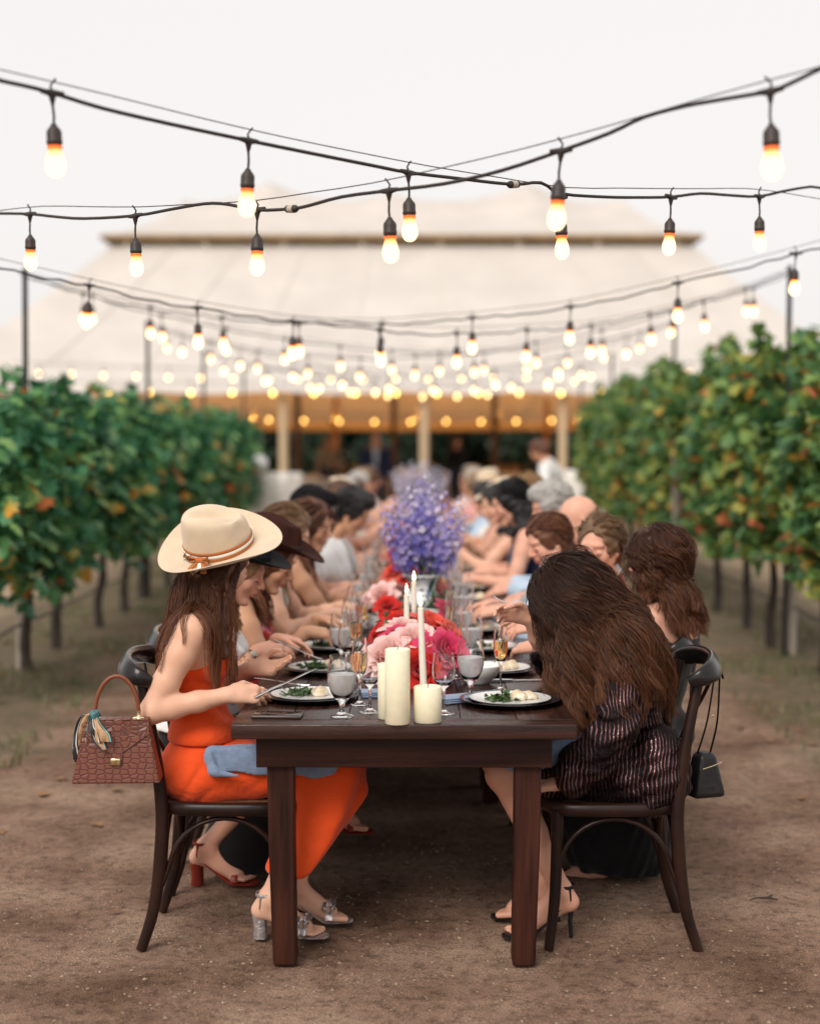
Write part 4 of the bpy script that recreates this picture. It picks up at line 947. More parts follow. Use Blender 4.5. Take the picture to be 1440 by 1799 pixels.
# delphinium stalks
def delph_mat(name, stops):
    m = leaf_material(name, stops); return m
DEL = leaf_material('delphinium', [(0.0, (0.09, 0.08, 0.38)), (0.25, (0.22, 0.19, 0.56)), (0.5, (0.42, 0.36, 0.66)), (0.75, (0.66, 0.58, 0.77)), (1.0, (0.80, 0.72, 0.80))])
DELP = leaf_material('delphinium_pale', [(0.0, (0.35, 0.32, 0.5)), (0.5, (0.5, 0.47, 0.6)), (1.0, (0.72, 0.68, 0.75))])
def floret(rng):
    V = []; F = []; 
    for k in range(5):
        a = 2 * math.pi * k / 5 + rng.uniform(-.2, .2); ca, sa = math.cos(a), math.sin(a); n = len(V)
        for r, w, z in ((0.12, .05, 0), (.6, .34, .12), (1.0, .0, .28)):
            for s in ((-1, 1) if w else (0,)): V.append((ca * r - sa * w * s, sa * r + ca * w * s, z + rng.uniform(-.05, .05)))
        F += [(n, n + 1, n + 3), (n, n + 3, n + 2), (n + 2, n + 3, n + 4)]
    return np.array(V), np.array(F)
def stalk_mesh(L, seed, npale):
    rng = np.random.default_rng(seed); VV = []; FF = []; AA = []; n0 = 0
    N = 42
    for k in range(N):
        t = (k + .5) / N; z = L * (.42 + .58 * t); s = .018 * (1 - .5 * t ** 2.5) * rng.uniform(.8, 1.15); a = k * 2.4 + rng.uniform(-.3, .3); rad = .034 * (1 - .65 * t) + .004
        V, F = floret(rng); V = V * s
        nrm = Vector((math.cos(a), math.sin(a), .25 + .5 * t)).normalized(); q = nrm.to_track_quat('Z', 'Y').to_matrix()
        V = V @ np.array(q).T + np.array([math.cos(a) * rad, math.sin(a) * rad, z]); VV.append(V); FF.append(F + n0); n0 += len(V)
        AA.append(np.full(len(V), np.clip(rng.normal(.26 + .46 * t ** 1.4, .22), 0, 1)))
    return fast_mesh('florets', np.concatenate(VV), np.concatenate(FF), False, {'rnd': np.concatenate(AA)})
SM = [stalk_mesh(.46, 20 + k, 0) for k in range(4)]
STEMM = mat('flower_stem')
def stalk(base, tip, k, m, label, group):
    b, tp = Vector(base), Vector(tip); d = tp - b; t = empty('flower_stalk', b, 0, label, 'flower stalk', group)
    t.rotation_euler = d.to_track_quat('Z', 'Y').to_euler(); s = d.length / .46
    q = SM[k % 4]
    if m.name not in [x.name for x in q.materials]:
        if len(q.materials): q = q.copy()
        q.materials.clear(); q.materials.append(m)
    o = add('florets', q, t); o.scale = (max(s, .8), max(s, .8), s); o.rotation_euler.z = k * 1.3; o['kind'] = 'stuff'
    mb = MB(); mb.sweep([(0, 0, 0), (0, 0, d.length * .5), (0, 0, d.length)], [.0032, .0025, .001], up=(1, 0, 0), sides=6); mb.build('stem', STEMM, t)
tips = [(684, 898), (704, 868), (722, 852), (742, 836), (760, 846), (782, 862), (802, 888), (668, 925), (816, 922), (735, 878), (757, 886), (712, 902), (780, 905), (690, 938), (796, 930), (738, 928), (768, 932), (748, 858), (730, 860), (770, 868), (700, 922), (792, 930), (820, 902), (670, 890), (745, 905), (727, 915), (812, 870), (690, 872)]
for k, (px, py) in enumerate(tips):
    Y = 7.3 + .16 * math.sin(k * 2.1); tip = at(px, py, Y); base = (VX + (tip.x - VX) * .12, 7.3 + (Y - 7.3) * .22, TOP + .06 + .05 * ((k * 7) % 5) / 5)
    stalk(base, tip, k, DEL, 'tall blue violet flower stalk standing in the blue and white china vase', 'violet flower stalks in the china vase')
vx2 = at(735, 900, 12.8).x
vase(vx2, 12.8, [(.05, 0), (.056, .004), (.050, .018), (.062, .04), (.086, .07), (.090, .09), (.072, .115), (.058, .14), (.060, .165), (.074, .19), (.09, .2)], 'far blue and white vase with pale lilac flowers')
for k in range(14):
    a = k * 2.4; rr = .26 * math.sqrt((k + .5) / 14); stalk((vx2 + .03 * math.cos(a), 12.8 + .03 * math.sin(a), TOP + .08), (vx2 + rr * math.cos(a), 12.8 + rr * math.sin(a), TOP + .70 - .5 * rr), k, DELP, 'pale lilac flower stalk in the far vase behind the violet flowers', 'pale lilac stalks in the far vase')
fr = random.Random(9)
for k in range(22):
    y = 8.3 + 9 * k / 22; lab = f'blurred centrepiece bloom far down the table, {ORD[k]} beyond the vase'
    rose((CX + fr.uniform(-.12, .12), y, TOP + .12 + fr.uniform(0, .06)), .055, fr.choice(['pink', 'red', 'white', 'coral', 'white']), .6, -1.57 + fr.uniform(-1, 1), lab, 'bloom', 90 + k, 'blooms far down the table')
    if k % 3 == 0: vase(CX + fr.uniform(-.04, .04), y + .1, [(.035, 0), (.04, .004), (.045, .012), (.06, .04), (.062, .085)], f'small china bowl for flowers far down the table, {ORD[k // 3]} beyond the vase')
# ------------------------------------------------------------------ implicit-surface modelling of people, cloth and hair
class Field:
    def __init__(s, lo, hi, h):
        s.lo = np.array(lo, np.float32); s.h = h; s.n = np.ceil((np.array(hi) - s.lo) / h).astype(int) + 1
        s.v = np.full(s.n, 0.3, np.float32)
        s.ax = [s.lo[i] + h * np.arange(s.n[i], dtype=np.float32) for i in range(3)]
    def win(s, lo, hi):
        a = np.clip(np.floor((np.array(lo) - s.lo) / s.h).astype(int), 0, s.n); b = np.clip(np.ceil((np.array(hi) - s.lo) / s.h).astype(int) + 1, 0, s.n)
        return tuple(slice(int(x), int(y)) for x, y in zip(a, b))
    def grid(s, w):
        return s.ax[0][w[0]][:, None, None], s.ax[1][w[1]][None, :, None], s.ax[2][w[2]][None, None, :]
    def apply(s, d, w, k, sub):
        v = s.v[w]
        if sub:
            d = -d; h = np.maximum(k - np.abs(v - d), 0) / max(k, 1e-6); s.v[w] = np.maximum(v, d) + h * h * k * .25
        else:
            h = np.maximum(k - np.abs(v - d), 0) / max(k, 1e-6); s.v[w] = np.minimum(v, d) - h * h * k * .25
    def cone(s, a, b, ra, rb, k=.02, flat=None, sub=False):
        a = np.array(a, np.float32); b = np.array(b, np.float32); R_ = max(ra, rb) + k + 3 * s.h
        w = s.win(np.minimum(a, b) - R_, np.maximum(a, b) + R_)
        if any(q.stop <= q.start for q in w): return
        x, y, z = s.grid(w); px, py, pz = x - a[0], y - a[1], z - a[2]; ba = b - a
        if flat is not None:
            n = np.array(flat[0], np.float32); n /= np.linalg.norm(n); f = flat[1] - 1
            c = (px * n[0] + py * n[1] + pz * n[2]) * f; px, py, pz = px + n[0] * c, py + n[1] * c, pz + n[2] * c; ba = ba + n * (ba @ n) * f
        t = np.clip((px * ba[0] + py * ba[1] + pz * ba[2]) / max(float(ba @ ba), 1e-9), 0, 1)
        d = np.sqrt((px - t * ba[0]) ** 2 + (py - t * ba[1]) ** 2 + (pz - t * ba[2]) ** 2) - (ra + (rb - ra) * t)
        s.apply(d, w, k, sub)
    def ell(s, c, r, M=None, k=.02, sub=False):
        c = np.array(c, np.float32); r = np.array(r, np.float32); R_ = float(r.max()) + k + 3 * s.h
        w = s.win(c - R_, c + R_)
        if any(q.stop <= q.start for q in w): return
        x, y, z = s.grid(w); x, y, z = x - c[0], y - c[1], z - c[2]
        if M is not None:
            M = np.array(M, np.float32); x, y, z = (x * M[0, i] + y * M[1, i] + z * M[2, i] for i in range(3))
        k0 = np.sqrt((x / r[0]) ** 2 + (y / r[1]) ** 2 + (z / r[2]) ** 2); k1 = np.sqrt((x / r[0] ** 2) ** 2 + (y / r[1] ** 2) ** 2 + (z / r[2] ** 2) ** 2)
        s.apply(k0 * (k0 - 1) / np.maximum(k1, 1e-6), w, k, sub)
    def cut(s, p, n, k=.004):
        """removes what lies on the side n points to"""
        p, n = np.array(p, np.float32), np.array(n, np.float32); n /= np.linalg.norm(n); x, y, z = s.grid((slice(None),) * 3)
        d = (x - p[0]) * n[0] + (y - p[1]) * n[1] + (z - p[2]) * n[2]
        h = np.maximum(k - np.abs(s.v - d), 0) / k; s.v = np.maximum(s.v, d) + h * h * k * .25
    def ripple(s, fn):
        x, y, z = s.grid((slice(None),) * 3); s.v = s.v + fn(x, y, z).astype(np.float32)
    def sample(s, P):
        """trilinear value and gradient"""
        q = (P - s.lo) / s.h; i = np.clip(np.floor(q).astype(int), 0, s.n - 2); f = np.clip(q - i, 0, 1)
        g = lambda a, b, c: s.v[i[:, 0] + a, i[:, 1] + b, i[:, 2] + c]
        c000, c100, c010, c110, c001, c101, c011, c111 = g(0, 0, 0), g(1, 0, 0), g(0, 1, 0), g(1, 1, 0), g(0, 0, 1), g(1, 0, 1), g(0, 1, 1), g(1, 1, 1)
        fx, fy, fz = f.T
        def lerp(a, b, t): return a + (b - a) * t
        x00, x10, x01, x11 = lerp(c000, c100, fx), lerp(c010, c110, fx), lerp(c001, c101, fx), lerp(c011, c111, fx)
        val = lerp(lerp(x00, x10, fy), lerp(x01, x11, fy), fz)
        gx = lerp(lerp(c100 - c000, c110 - c010, fy), lerp(c101 - c001, c111 - c011, fy), fz)
        gy = lerp(lerp(c010 - c000, c110 - c100, fx), lerp(c011 - c001, c111 - c101, fx), fz); gz = lerp(lerp(c001 - c000, c101 - c100, fx), lerp(c011 - c010, c111 - c110, fx), fy)
        G = np.stack([gx, gy, gz], -1); return val, G / np.maximum(np.linalg.norm(G, axis=1), 1e-6)[:, None]
    def surface(s):
        """naive surface nets"""
        v = s.v; neg = v < 0; n = v.shape
        cs = np.zeros((n[0] - 1, n[1] - 1, n[2] - 1), np.uint8)
        for a in (0, 1):
            for b in (0, 1):
                for c in (0, 1): cs += neg[a:n[0] - 1 + a, b:n[1] - 1 + b, c:n[2] - 1 + c]
        act = (cs > 0) & (cs < 8); idx = np.argwhere(act); ID = np.full(act.shape, -1, np.int32); ID[act] = np.arange(len(idx))
        corner = [(a, b, c) for a in (0, 1) for b in (0, 1) for c in (0, 1)]
        val = np.stack([v[idx[:, 0] + a, idx[:, 1] + b, idx[:, 2] + c] for a, b, c in corner], 1)
        acc = np.zeros((len(idx), 3), np.float32); cnt = np.zeros(len(idx), np.float32); cp = np.array(corner, np.float32)
        for i in range(8):
            for j in range(i + 1, 8):
                if np.abs(cp[i] - cp[j]).sum() != 1: continue
                m = (val[:, i] < 0) != (val[:, j] < 0); t = val[m, i] / (val[m, i] - val[m, j]); acc[m] += cp[i] + (cp[j] - cp[i]) * t[:, None]; cnt[m] += 1
        V = s.lo + s.h * (idx + acc / cnt[:, None]); F = []
        for axn in range(3):
            o1, o2 = [(1, 2), (2, 0), (0, 1)][axn]
            sl0 = [slice(1, n[k] - 1) for k in range(3)]; sl1 = list(sl0); sl0[axn] = slice(0, n[axn] - 1); sl1[axn] = slice(1, n[axn])
            A, B = neg[tuple(sl0)], neg[tuple(sl1)]
            for fl, m in ((False, A & ~B), (True, ~A & B)):
                e = np.argwhere(m); off = np.array([1, 1, 1]); off[axn] = 0; e = e + off
                d1 = np.zeros(3, int); d1[o1] = 1; d2 = np.zeros(3, int); d2[o2] = 1
                q = [ID[tuple((e - x).T)] for x in (d1 + d2, d2, 0 * d1, d1)]
                q = np.stack(q if not fl else q[::-1], 1); F.append(q)
        F = np.concatenate(F); F = F[(F >= 0).all(1)]; return V, F
def relax(V, F, it=1, lam=.5):
    e = np.concatenate([F[:, [0, 1]], F[:, [1, 2]], F[:, [2, 3]], F[:, [3, 0]]]); n = len(V)
    c = np.bincount(e.ravel(), minlength=n).astype(np.float32)
    for _ in range(it):
        a = np.stack([np.bincount(e[:, 0], V[e[:, 1], k], n) + np.bincount(e[:, 1], V[e[:, 0], k], n) for k in range(3)], -1)
        V = V + lam * (a / np.maximum(c, 1)[:, None] - V)
    return V
def skin_mesh(f, name, it=1, attr_fn=None):
    V, F = f.surface(); V = relax(V, F, it); return fast_mesh(name, V, F, True, attr_fn(V) if attr_fn else None)

def vec(*a): return np.array(a, float)
def unit(v): v = np.array(v, float); return v / max(np.linalg.norm(v), 1e-9)
def rot_head(yaw, pitch, roll):
    """columns forward, left, up; yaw to the left, pitch downward, roll to the left ear"""
    m = Matrix.Rotation(yaw, 3, 'Z') @ Matrix.Rotation(pitch, 3, 'Y') @ Matrix.Rotation(-roll, 3, 'X'); return np.array(m)
def ik(a, b, l1, l2, hint):
    a, b = np.array(a, float), np.array(b, float); d = b - a; L = np.linalg.norm(d); L2 = min(L, (l1 + l2) * .995); u = d / L
    x = (l1 * l1 - l2 * l2 + L2 * L2) / (2 * L2); hh = math.sqrt(max(l1 * l1 - x * x, 0)); hv = np.array(hint, float); hv -= u * (hv @ u); return a + u * x + unit(hv) * hh, a + u * L2

DEF = dict(sex='f', sc=1.0, l0=-.05, l1=.12, l2=.3, ln=.35, yaw=0, pitch=.45, roll=0, side=0.0, handR=(.34, -.12, .83), handL=(.36, .12, .83), hintR=(-.5, -.6, -.6), hintL=(-.5, .6, -.6),
           fingR=(1, .25, -.15), fingL=(1, -.25, -.15), palmR=(0, .5, -1), palmL=(0, -.5, -1), curlR=.55, curlL=.55, kneeR=(.43, -.12, .53), kneeL=(.43, .12, .53), footR=(.10, -.12, .07), footL=(.13, .12, .07), weight=1.0, ts=1.0, hpx=None, dx=0.0, hip=(0, 0, .545), heel=.05, foot_dirR=(1, -.1, 0), foot_dirL=(1, .1, 0))
def joints(p):
    q = dict(DEF); q.update(p); s = q['sc'] * q['ts']; J = {}
    d = lambda a: vec(math.sin(a), q['side'], math.cos(a))
    J['pel'] = vec(*q['hip']); J['waist'] = J['pel'] + .165 * s * unit(d(q['l0'])); J['chest'] = J['waist'] + .175 * s * unit(d(q['l1'])); J['nb'] = J['chest'] + .14 * s * unit(d(q['l2']))
    J['d1'], J['d2'] = unit(d(q['l1'])), unit(d(q['l2']))
    s = q['sc']; J['hs'] = s * .95; f2 = unit(np.cross(vec(0, 1, 0), J['d2'])); J['fwd2'] = f2; J['fwd1'] = unit(np.cross(vec(0, 1, 0), J['d1']))
    H = rot_head(q['yaw'], q['pitch'], q['roll']); J['H'] = H
    J['hb'] = J['nb'] + .075 * s * unit(d(q['ln'])); J['head'] = J['hb'] + H @ vec(.022, 0, .085) * s
    w = (.160 if q['sex'] == 'f' else .190) * s
    for sd, sg in (('R', -1), ('L', 1)):
        sh = J['nb'] - .045 * s * J['d2'] + vec(0, sg * w, 0) + f2 * .005; J['sh' + sd] = sh
        ul, fl = (.270 * s, .240 * s) if q['sex'] == 'f' else (.295 * s, .26 * s)
        J['el' + sd], J['wr' + sd] = ik(sh, q['hand' + sd], ul, fl, q['hint' + sd])
        J['hp' + sd] = J['pel'] + vec(.02, sg * .085, -.01); kn = vec(*q['knee' + sd]); J['kn' + sd] = kn; J['an' + sd] = vec(*q['foot' + sd])
    J['q'] = q; return J

def put_hand(f, wr, fd, pn, curl, sd, s=1.0, e=0.0):
    """palm and five fingers; fd finger direction, pn the way the palm faces"""
    fd = unit(fd); pn = unit(np.array(pn, float) - fd * (np.array(pn, float) @ fd)); side = np.cross(fd, pn) * (1 if sd == 'R' else -1)   # towards the thumb
    side = unit(side); P = lambda a, b, c: wr + fd * a * s + side * b * s + pn * c * s
    f.cone(wr - fd * .01, P(.035, .004, 0), .024 * s, .030 * s, .012, (pn, 1.45)); f.cone(P(.02, -.006, 0), P(.078, -.016, .0), .021 * s, .017 * s, .012, (pn, 1.4)); f.cone(P(.02, .012, 0), P(.08, .018, 0), .022 * s, .017 * s, .012, (pn, 1.35))
    for k, (b, L, r) in enumerate(((.0255, .074, .0082), (.0085, .082, .0085), (-.0085, .076, .0082), (-.024, .060, .0072))):
        c = curl * (0.75 + .2 * k); base = P(.080 - .006 * abs(k - 1), b, .002); dirv = fd; pt = base; r0 = r * s
        for j, ll in enumerate((.46, .31, .23)):
            a = c * (.55 if j == 0 else .8); dirv = unit(dirv * math.cos(a) + pn * math.sin(a) * 1.0 - (fd * 0)); pn_loc = pn
            nx = pt + dirv * L * ll * s; f.cone(pt, nx, r0, r0 * .90, .004); pt = nx; r0 *= .9
            dirv = unit(dirv)
    t0, t1 = P(.020, .026, .004), P(.048, .046, .014); t2 = t1 + (fd * .028 + side * (.012 - .012 * curl) + pn * (.008 + .012 * curl)) * s; t3 = t2 + (fd * .024 - side * .010 * curl + pn * .010 * curl) * s
    f.cone(t0, t1, .0145 * s, .011 * s, .008); f.cone(t1, t2, .0105 * s, .0092 * s, .003); f.cone(t2, t3, .0092 * s, .0072 * s, .003)
def put_head(f, J, male=False, lids=True):
    H, c, s = J['H'], J['head'], J['hs']; P = lambda x, y, z: c + H @ vec(x, y, z) * s
    m = 1.06 if male else 1.0
    f.ell(P(-.012, 0, .032), vec(.098, .077, .090) * s, H, .02); f.ell(P(.020, 0, -.028), vec(.070, .060 * m, .083) * s, H, .02)
    for sg in (-1, 1):
        f.cone(P(-.005, sg * .054 * m, -.045), P(.058, sg * .018, -.098), .017 * s * m, .015 * s * m, .02); f.ell(P(.062, sg * .040, -.022), vec(.022, .022, .026) * s, H, .018)
        f.ell(P(-.012, sg * .077, -.006), vec(.019, .009, .033) * s, rot_head(J['q']['yaw'] + sg * .35, J['q']['pitch'] - .15, J['q']['roll']), .005); f.ell(P(-.004, sg * .083, -.004), vec(.009, .006, .018) * s, H, .004, True)
    f.ell(P(.070, 0, -.100), vec(.020, .024 * m, .017) * s, H, .016)
    f.ell(P(.074, 0, .034), vec(.020, .052, .014) * s, H, .014)
    for sg in (-1, 1): f.ell(P(.099, sg * .034, .006), vec(.016, .020, .014) * s, H, .012, True)
    f.cone(P(.088, 0, .018), P(.109, 0, -.018), .0085 * s, .011 * s * m, .010); f.ell(P(.111, 0, -.020), vec(.011, .011, .010) * s, H, .006)
    for sg in (-1, 1): f.ell(P(.099, sg * .012, -.025), vec(.010, .0075, .0075) * s, H, .005)
    for sg in (-1, 1): f.ell(P(.0775, sg * .033, .004), vec(.0125, .0150, .0115) * s, H, .003)
    f.ell(P(.086, 0, -.048), vec(.014, .026, .014) * s, H, .010); f.ell(P(.0935, 0, -.0535), vec(.009, .022, .0052) * s, H, .003); f.ell(P(.0915, 0, -.0650), vec(.0095, .019, .0062) * s, H, .003)
    f.cone(P(.105, -.024, -.0592), P(.105, .024, -.0592), .0016 * s, .0016 * s, .003, None, True)
def put_torso(f, J, e=0.0, shoulders=True, lower=True, fem=True, wide=1.0):
    s = J['q']['sc'] * 1.0; w = J['q']['weight']; F1, F2 = J['fwd1'], J['fwd2']; L = vec(0, 1, 0)
    if lower:
        f.ell(J['pel'] + vec(0, 0, .01), vec(.112 * w + e, .165 * w + e, .10 + e), None, .05)
        for sg in (-1, 1): f.ell(J['pel'] + vec(-.035, sg * .075, -.02), vec(.105 * w + e, .088 * w + e, .078 + e), None, .05)
    M1 = np.stack([F1, L, J['d1']], 1); M2 = np.stack([F2, L, J['d2']], 1); fm = 1.0 if fem else 1.16
    f.ell(J['waist'] + J['d1'] * .02, vec(.088 * w * fm + e, .122 * w * fm + e, .15), M1, .06)
    f.ell(J['chest'] - J['d2'] * .0 + F2 * -.004, vec(.098 * w * fm + e, .140 * fm * (w * .5 + .5) + e, .135 + e * .5), M2, .05)
    if fem:
        for sg in (-1, 1): f.ell(J['chest'] + F2 * .072 + L * sg * .066 - J['d2'] * .005, vec(.050 + e, .058 + e, .056 + e), M2, .03)
    if shoulders:
        a, b = J['shR'], J['shL']; r = (.046 if fem else .056) * s + e
        f.cone(a * .97 + b * .03, b * .97 + a * .03, r, r, .04); f.cone(a + (b - a) * .12 - J['d2'] * .05, b + (a - b) * .12 - J['d2'] * .05, .06 * fm + e, .06 * fm + e, .05)
        m = J['nb'] + J['d2'] * .012 - F2 * .012
        for sh in (a, b): f.cone(m, sh + (m - sh) * .25 + J['d2'] * .008, .042 + e, .032 + e, .03)
def put_neck(f, J, fem=True):
    s = J['q']['sc']; r = .047 if fem else .058
    f.cone(J['nb'] - J['d2'] * .03 - J['fwd2'] * .005, J['head'] + J['H'] @ vec(-.022, 0, -.045), r * s * 1.08, r * s, .025)
def put_arm(f, J, sd, e=0.0, t0=0.0, t1=2.0, fem=True, flare=0.0):
    """t counts upper arm 0..1 and forearm 1..2"""
    a, b, c = J['sh' + sd], J['el' + sd], J['wr' + sd]; s = J['q']['sc']; m = 1.0 if fem else 1.18
    rad = lambda t: float(np.interp(t, [0, .25, .6, 1.0, 1.25, 1.6, 2.0], [.050, .048, .041, .0365, .0375, .031, .0235])) * m * s + e + flare * max(0, (t - t0)) 
    pos = lambda t: a + (b - a) * t if t <= 1 else b + (c - b) * (t - 1)
    ts = [t for t in (0, .3, .65, 1.0, 1.25, 1.6, 2.0)]; ts = sorted(set([t0] + [t for t in ts if t0 < t < t1] + [t1]))
    for u, v in zip(ts, ts[1:]): f.cone(pos(u), pos(v), rad(u), rad(v), .018)
def put_leg(f, J, sd, e=0.0, foot=True, t1=2.0, bare=True):
    h, k, an = J['hp' + sd], J['kn' + sd], J['an' + sd]
    f.cone(h, k, .082 + e, .058 + e, .04); 
    if t1 > 1:
        m = k + (an - k) * .3; sg = -1 if sd == 'R' else 1
        back = unit(vec(-1, 0, 0) - unit(an - k) * (vec(-1, 0, 0) @ unit(an - k)))
        f.cone(k, an + (k - an) * .05, .050 + e, .032 + e, .02); f.cone(k + (an - k) * .12 + back * .014, k + (an - k) * .5 + back * .008, .040 + e, .036 + e, .03)
    if foot:
        d = unit(J['q']['foot_dir' + sd]); hl = J['q']['heel']; up = vec(0, 0, 1); side = unit(np.cross(up, d))
        heel = an + d * -.025 + up * (-.035); ball = an + d * .115 + up * (-.050 - hl); toe = ball + d * .05 + up * .0
        f.cone(an, heel, .032, .028, .02); f.cone(an + d * .01, ball + up * .012, .031, .026, .03, (up, 1.1)); f.cone(heel + up * .004, ball + up * .006, .024, .024, .02)
        f.cone(ball - side * .016, ball + side * .016, .017, .017, .012)
        for k_, (o, L, r) in enumerate(((.030, .055, .0115), (.012, .056, .009), (-.004, .050, .0085), (-.018, .044, .008), (-.030, .036, .0075))):
            sg = 1 if sd == 'R' else -1
            f.cone(ball + side * o * sg, ball + side * o * sg * 1.05 + d * L + up * -.004, r, r * .9, .004)

# ---- skin, hair, cloth materials
def skin_material(name, col):
    m = mat(name, col, 0.48, spec=0.35, sss=0.12); t = m.node_tree; b = t.nodes['Principled BSDF']; L = t.links
    b.inputs['Subsurface Radius'].default_value = (0.011, 0.004, 0.0025)
    a = t.nodes.new('ShaderNodeAttribute'); a.attribute_name = 'lip'; n = t.nodes.new('ShaderNodeTexNoise'); n.inputs['Scale'].default_value = 14; n.inputs['Detail'].default_value = 5
    tc = t.nodes.new('ShaderNodeTexCoord'); L.new(tc.outputs['Object'], n.inputs['Vector'])
    r = t.nodes.new('ShaderNodeMix'); r.data_type = 'RGBA'; r.inputs['A'].default_value = (col[0] * .90, col[1] * .80, col[2] * .78, 1); r.inputs['B'].default_value = (min(1, col[0] * 1.06), col[1] * 1.1, col[2] * 1.12, 1); L.new(n.outputs['Fac'], r.inputs['Factor'])
    x = t.nodes.new('ShaderNodeMix'); x.data_type = 'RGBA'; L.new(a.outputs['Fac'], x.inputs['Factor']); L.new(r.outputs['Result'], x.inputs['A']); x.inputs['B'].default_value = (col[0] * .72, col[1] * .36, col[2] * .38, 1)
    L.new(x.outputs['Result'], b.inputs['Base Color']); 
    n2 = t.nodes.new('ShaderNodeTexNoise'); n2.inputs['Scale'].default_value = 300; L.new(tc.outputs['Object'], n2.inputs['Vector']); bp = t.nodes.new('ShaderNodeBump'); bp.inputs['Strength'].default_value = .06; bp.inputs['Distance'].default_value = .002; L.new(n2.outputs['Fac'], bp.inputs['Height']); L.new(bp.outputs[0], b.inputs['Normal'])
    return m
SK = {'fair': skin_material('skin_fair', (0.73, 0.44, 0.305)), 'tan': skin_material('skin_tan', (0.62, 0.345, 0.21)), 'rosy': skin_material('skin_rosy', (0.71, 0.39, 0.275)), 'deep': skin_material('skin_deep', (0.40, 0.21, 0.13))}
def hair_material(name, dark, light):
    m = mat(name, dark, 0.42, spec=0.45); t = m.node_tree; b = t.nodes['Principled BSDF']; L = t.links; b.inputs['Specular IOR Level'].default_value = .28
    hi = t.nodes.new('ShaderNodeHairInfo'); r = t.nodes.new('ShaderNodeMix'); r.data_type = 'RGBA'; r.inputs['A'].default_value = (*dark, 1); r.inputs['B'].default_value = (*light, 1)
    mr = t.nodes.new('ShaderNodeMapRange'); mr.inputs['From Min'].default_value = .30; mr.inputs['From Max'].default_value = .95; mr.inputs['To Min'].default_value = .08; L.new(hi.outputs['Intercept'], mr.inputs['Value'])
    mu = t.nodes.new('ShaderNodeMath'); mu.operation = 'MULTIPLY'; L.new(hi.outputs['Random'], mu.inputs[0]); L.new(mr.outputs[0], mu.inputs[1]); L.new(mu.outputs[0], r.inputs['Factor']); L.new(r.outputs['Result'], b.inputs['Base Color']); return m
def hair_solid(name, dark, light):
    m = mat(name, dark, 0.5, var=.3, vscale=5, col2=light, bump=.8, bscale=16, stretch=(7, 7, .8)); return m
HC = {'brunette': ((.018, .007, .004), (.23, .088, .038)), 'brown': ((.055, .020, .010), (.30, .115, .055)), 'auburn': ((.036, .013, .007), (.22, .085, .040)), 'black': ((.006, .006, .007), (.02, .017, .016)),
      'blonde': ((.20, .11, .05), (.52, .33, .17)), 'grey': ((.30, .28, .26), (.62, .60, .57)), 'lightbrown': ((.12, .065, .032), (.32, .19, .10)), 'white': ((.62, .60, .56), (.85, .83, .80))}
HS = {k: hair_material('hair_' + k, *v) for k, v in HC.items()}; HV = {k: hair_solid('hairmass_' + k, v[0], tuple(.55 * a + .45 * b for a, b in zip(*v))) for k, v in HC.items()}
def cloth(name, col, rough=.85, var=.08, wr=.35, wsc=9.0, sheen=.15, weave=500):
    m = mat(name, col, rough, spec=.2, sheen=sheen)
    if 'wr' in m: return m
    m['wr'] = 1; t = m.node_tree; b = t.nodes['Principled BSDF']; L = t.links; tc = t.nodes.new('ShaderNodeTexCoord')
    n = t.nodes.new('ShaderNodeTexNoise'); n.inputs['Scale'].default_value = wsc; n.inputs['Detail'].default_value = 4; n.inputs['Distortion'].default_value = .8; L.new(tc.outputs['Object'], n.inputs['Vector'])
    n2 = t.nodes.new('ShaderNodeTexNoise'); n2.inputs['Scale'].default_value = weave; L.new(tc.outputs['Object'], n2.inputs['Vector'])
    ad = t.nodes.new('ShaderNodeMath'); ad.operation = 'MULTIPLY_ADD'; ad.inputs[1].default_value = .03; L.new(n2.outputs['Fac'], ad.inputs[0]); L.new(n.outputs['Fac'], ad.inputs[2])
    bp = t.nodes.new('ShaderNodeBump'); bp.inputs['Strength'].default_value = wr; bp.inputs['Distance'].default_value = .03; L.new(ad.outputs[0], bp.inputs['Height']); L.new(bp.outputs[0], b.inputs['Normal'])
    return m

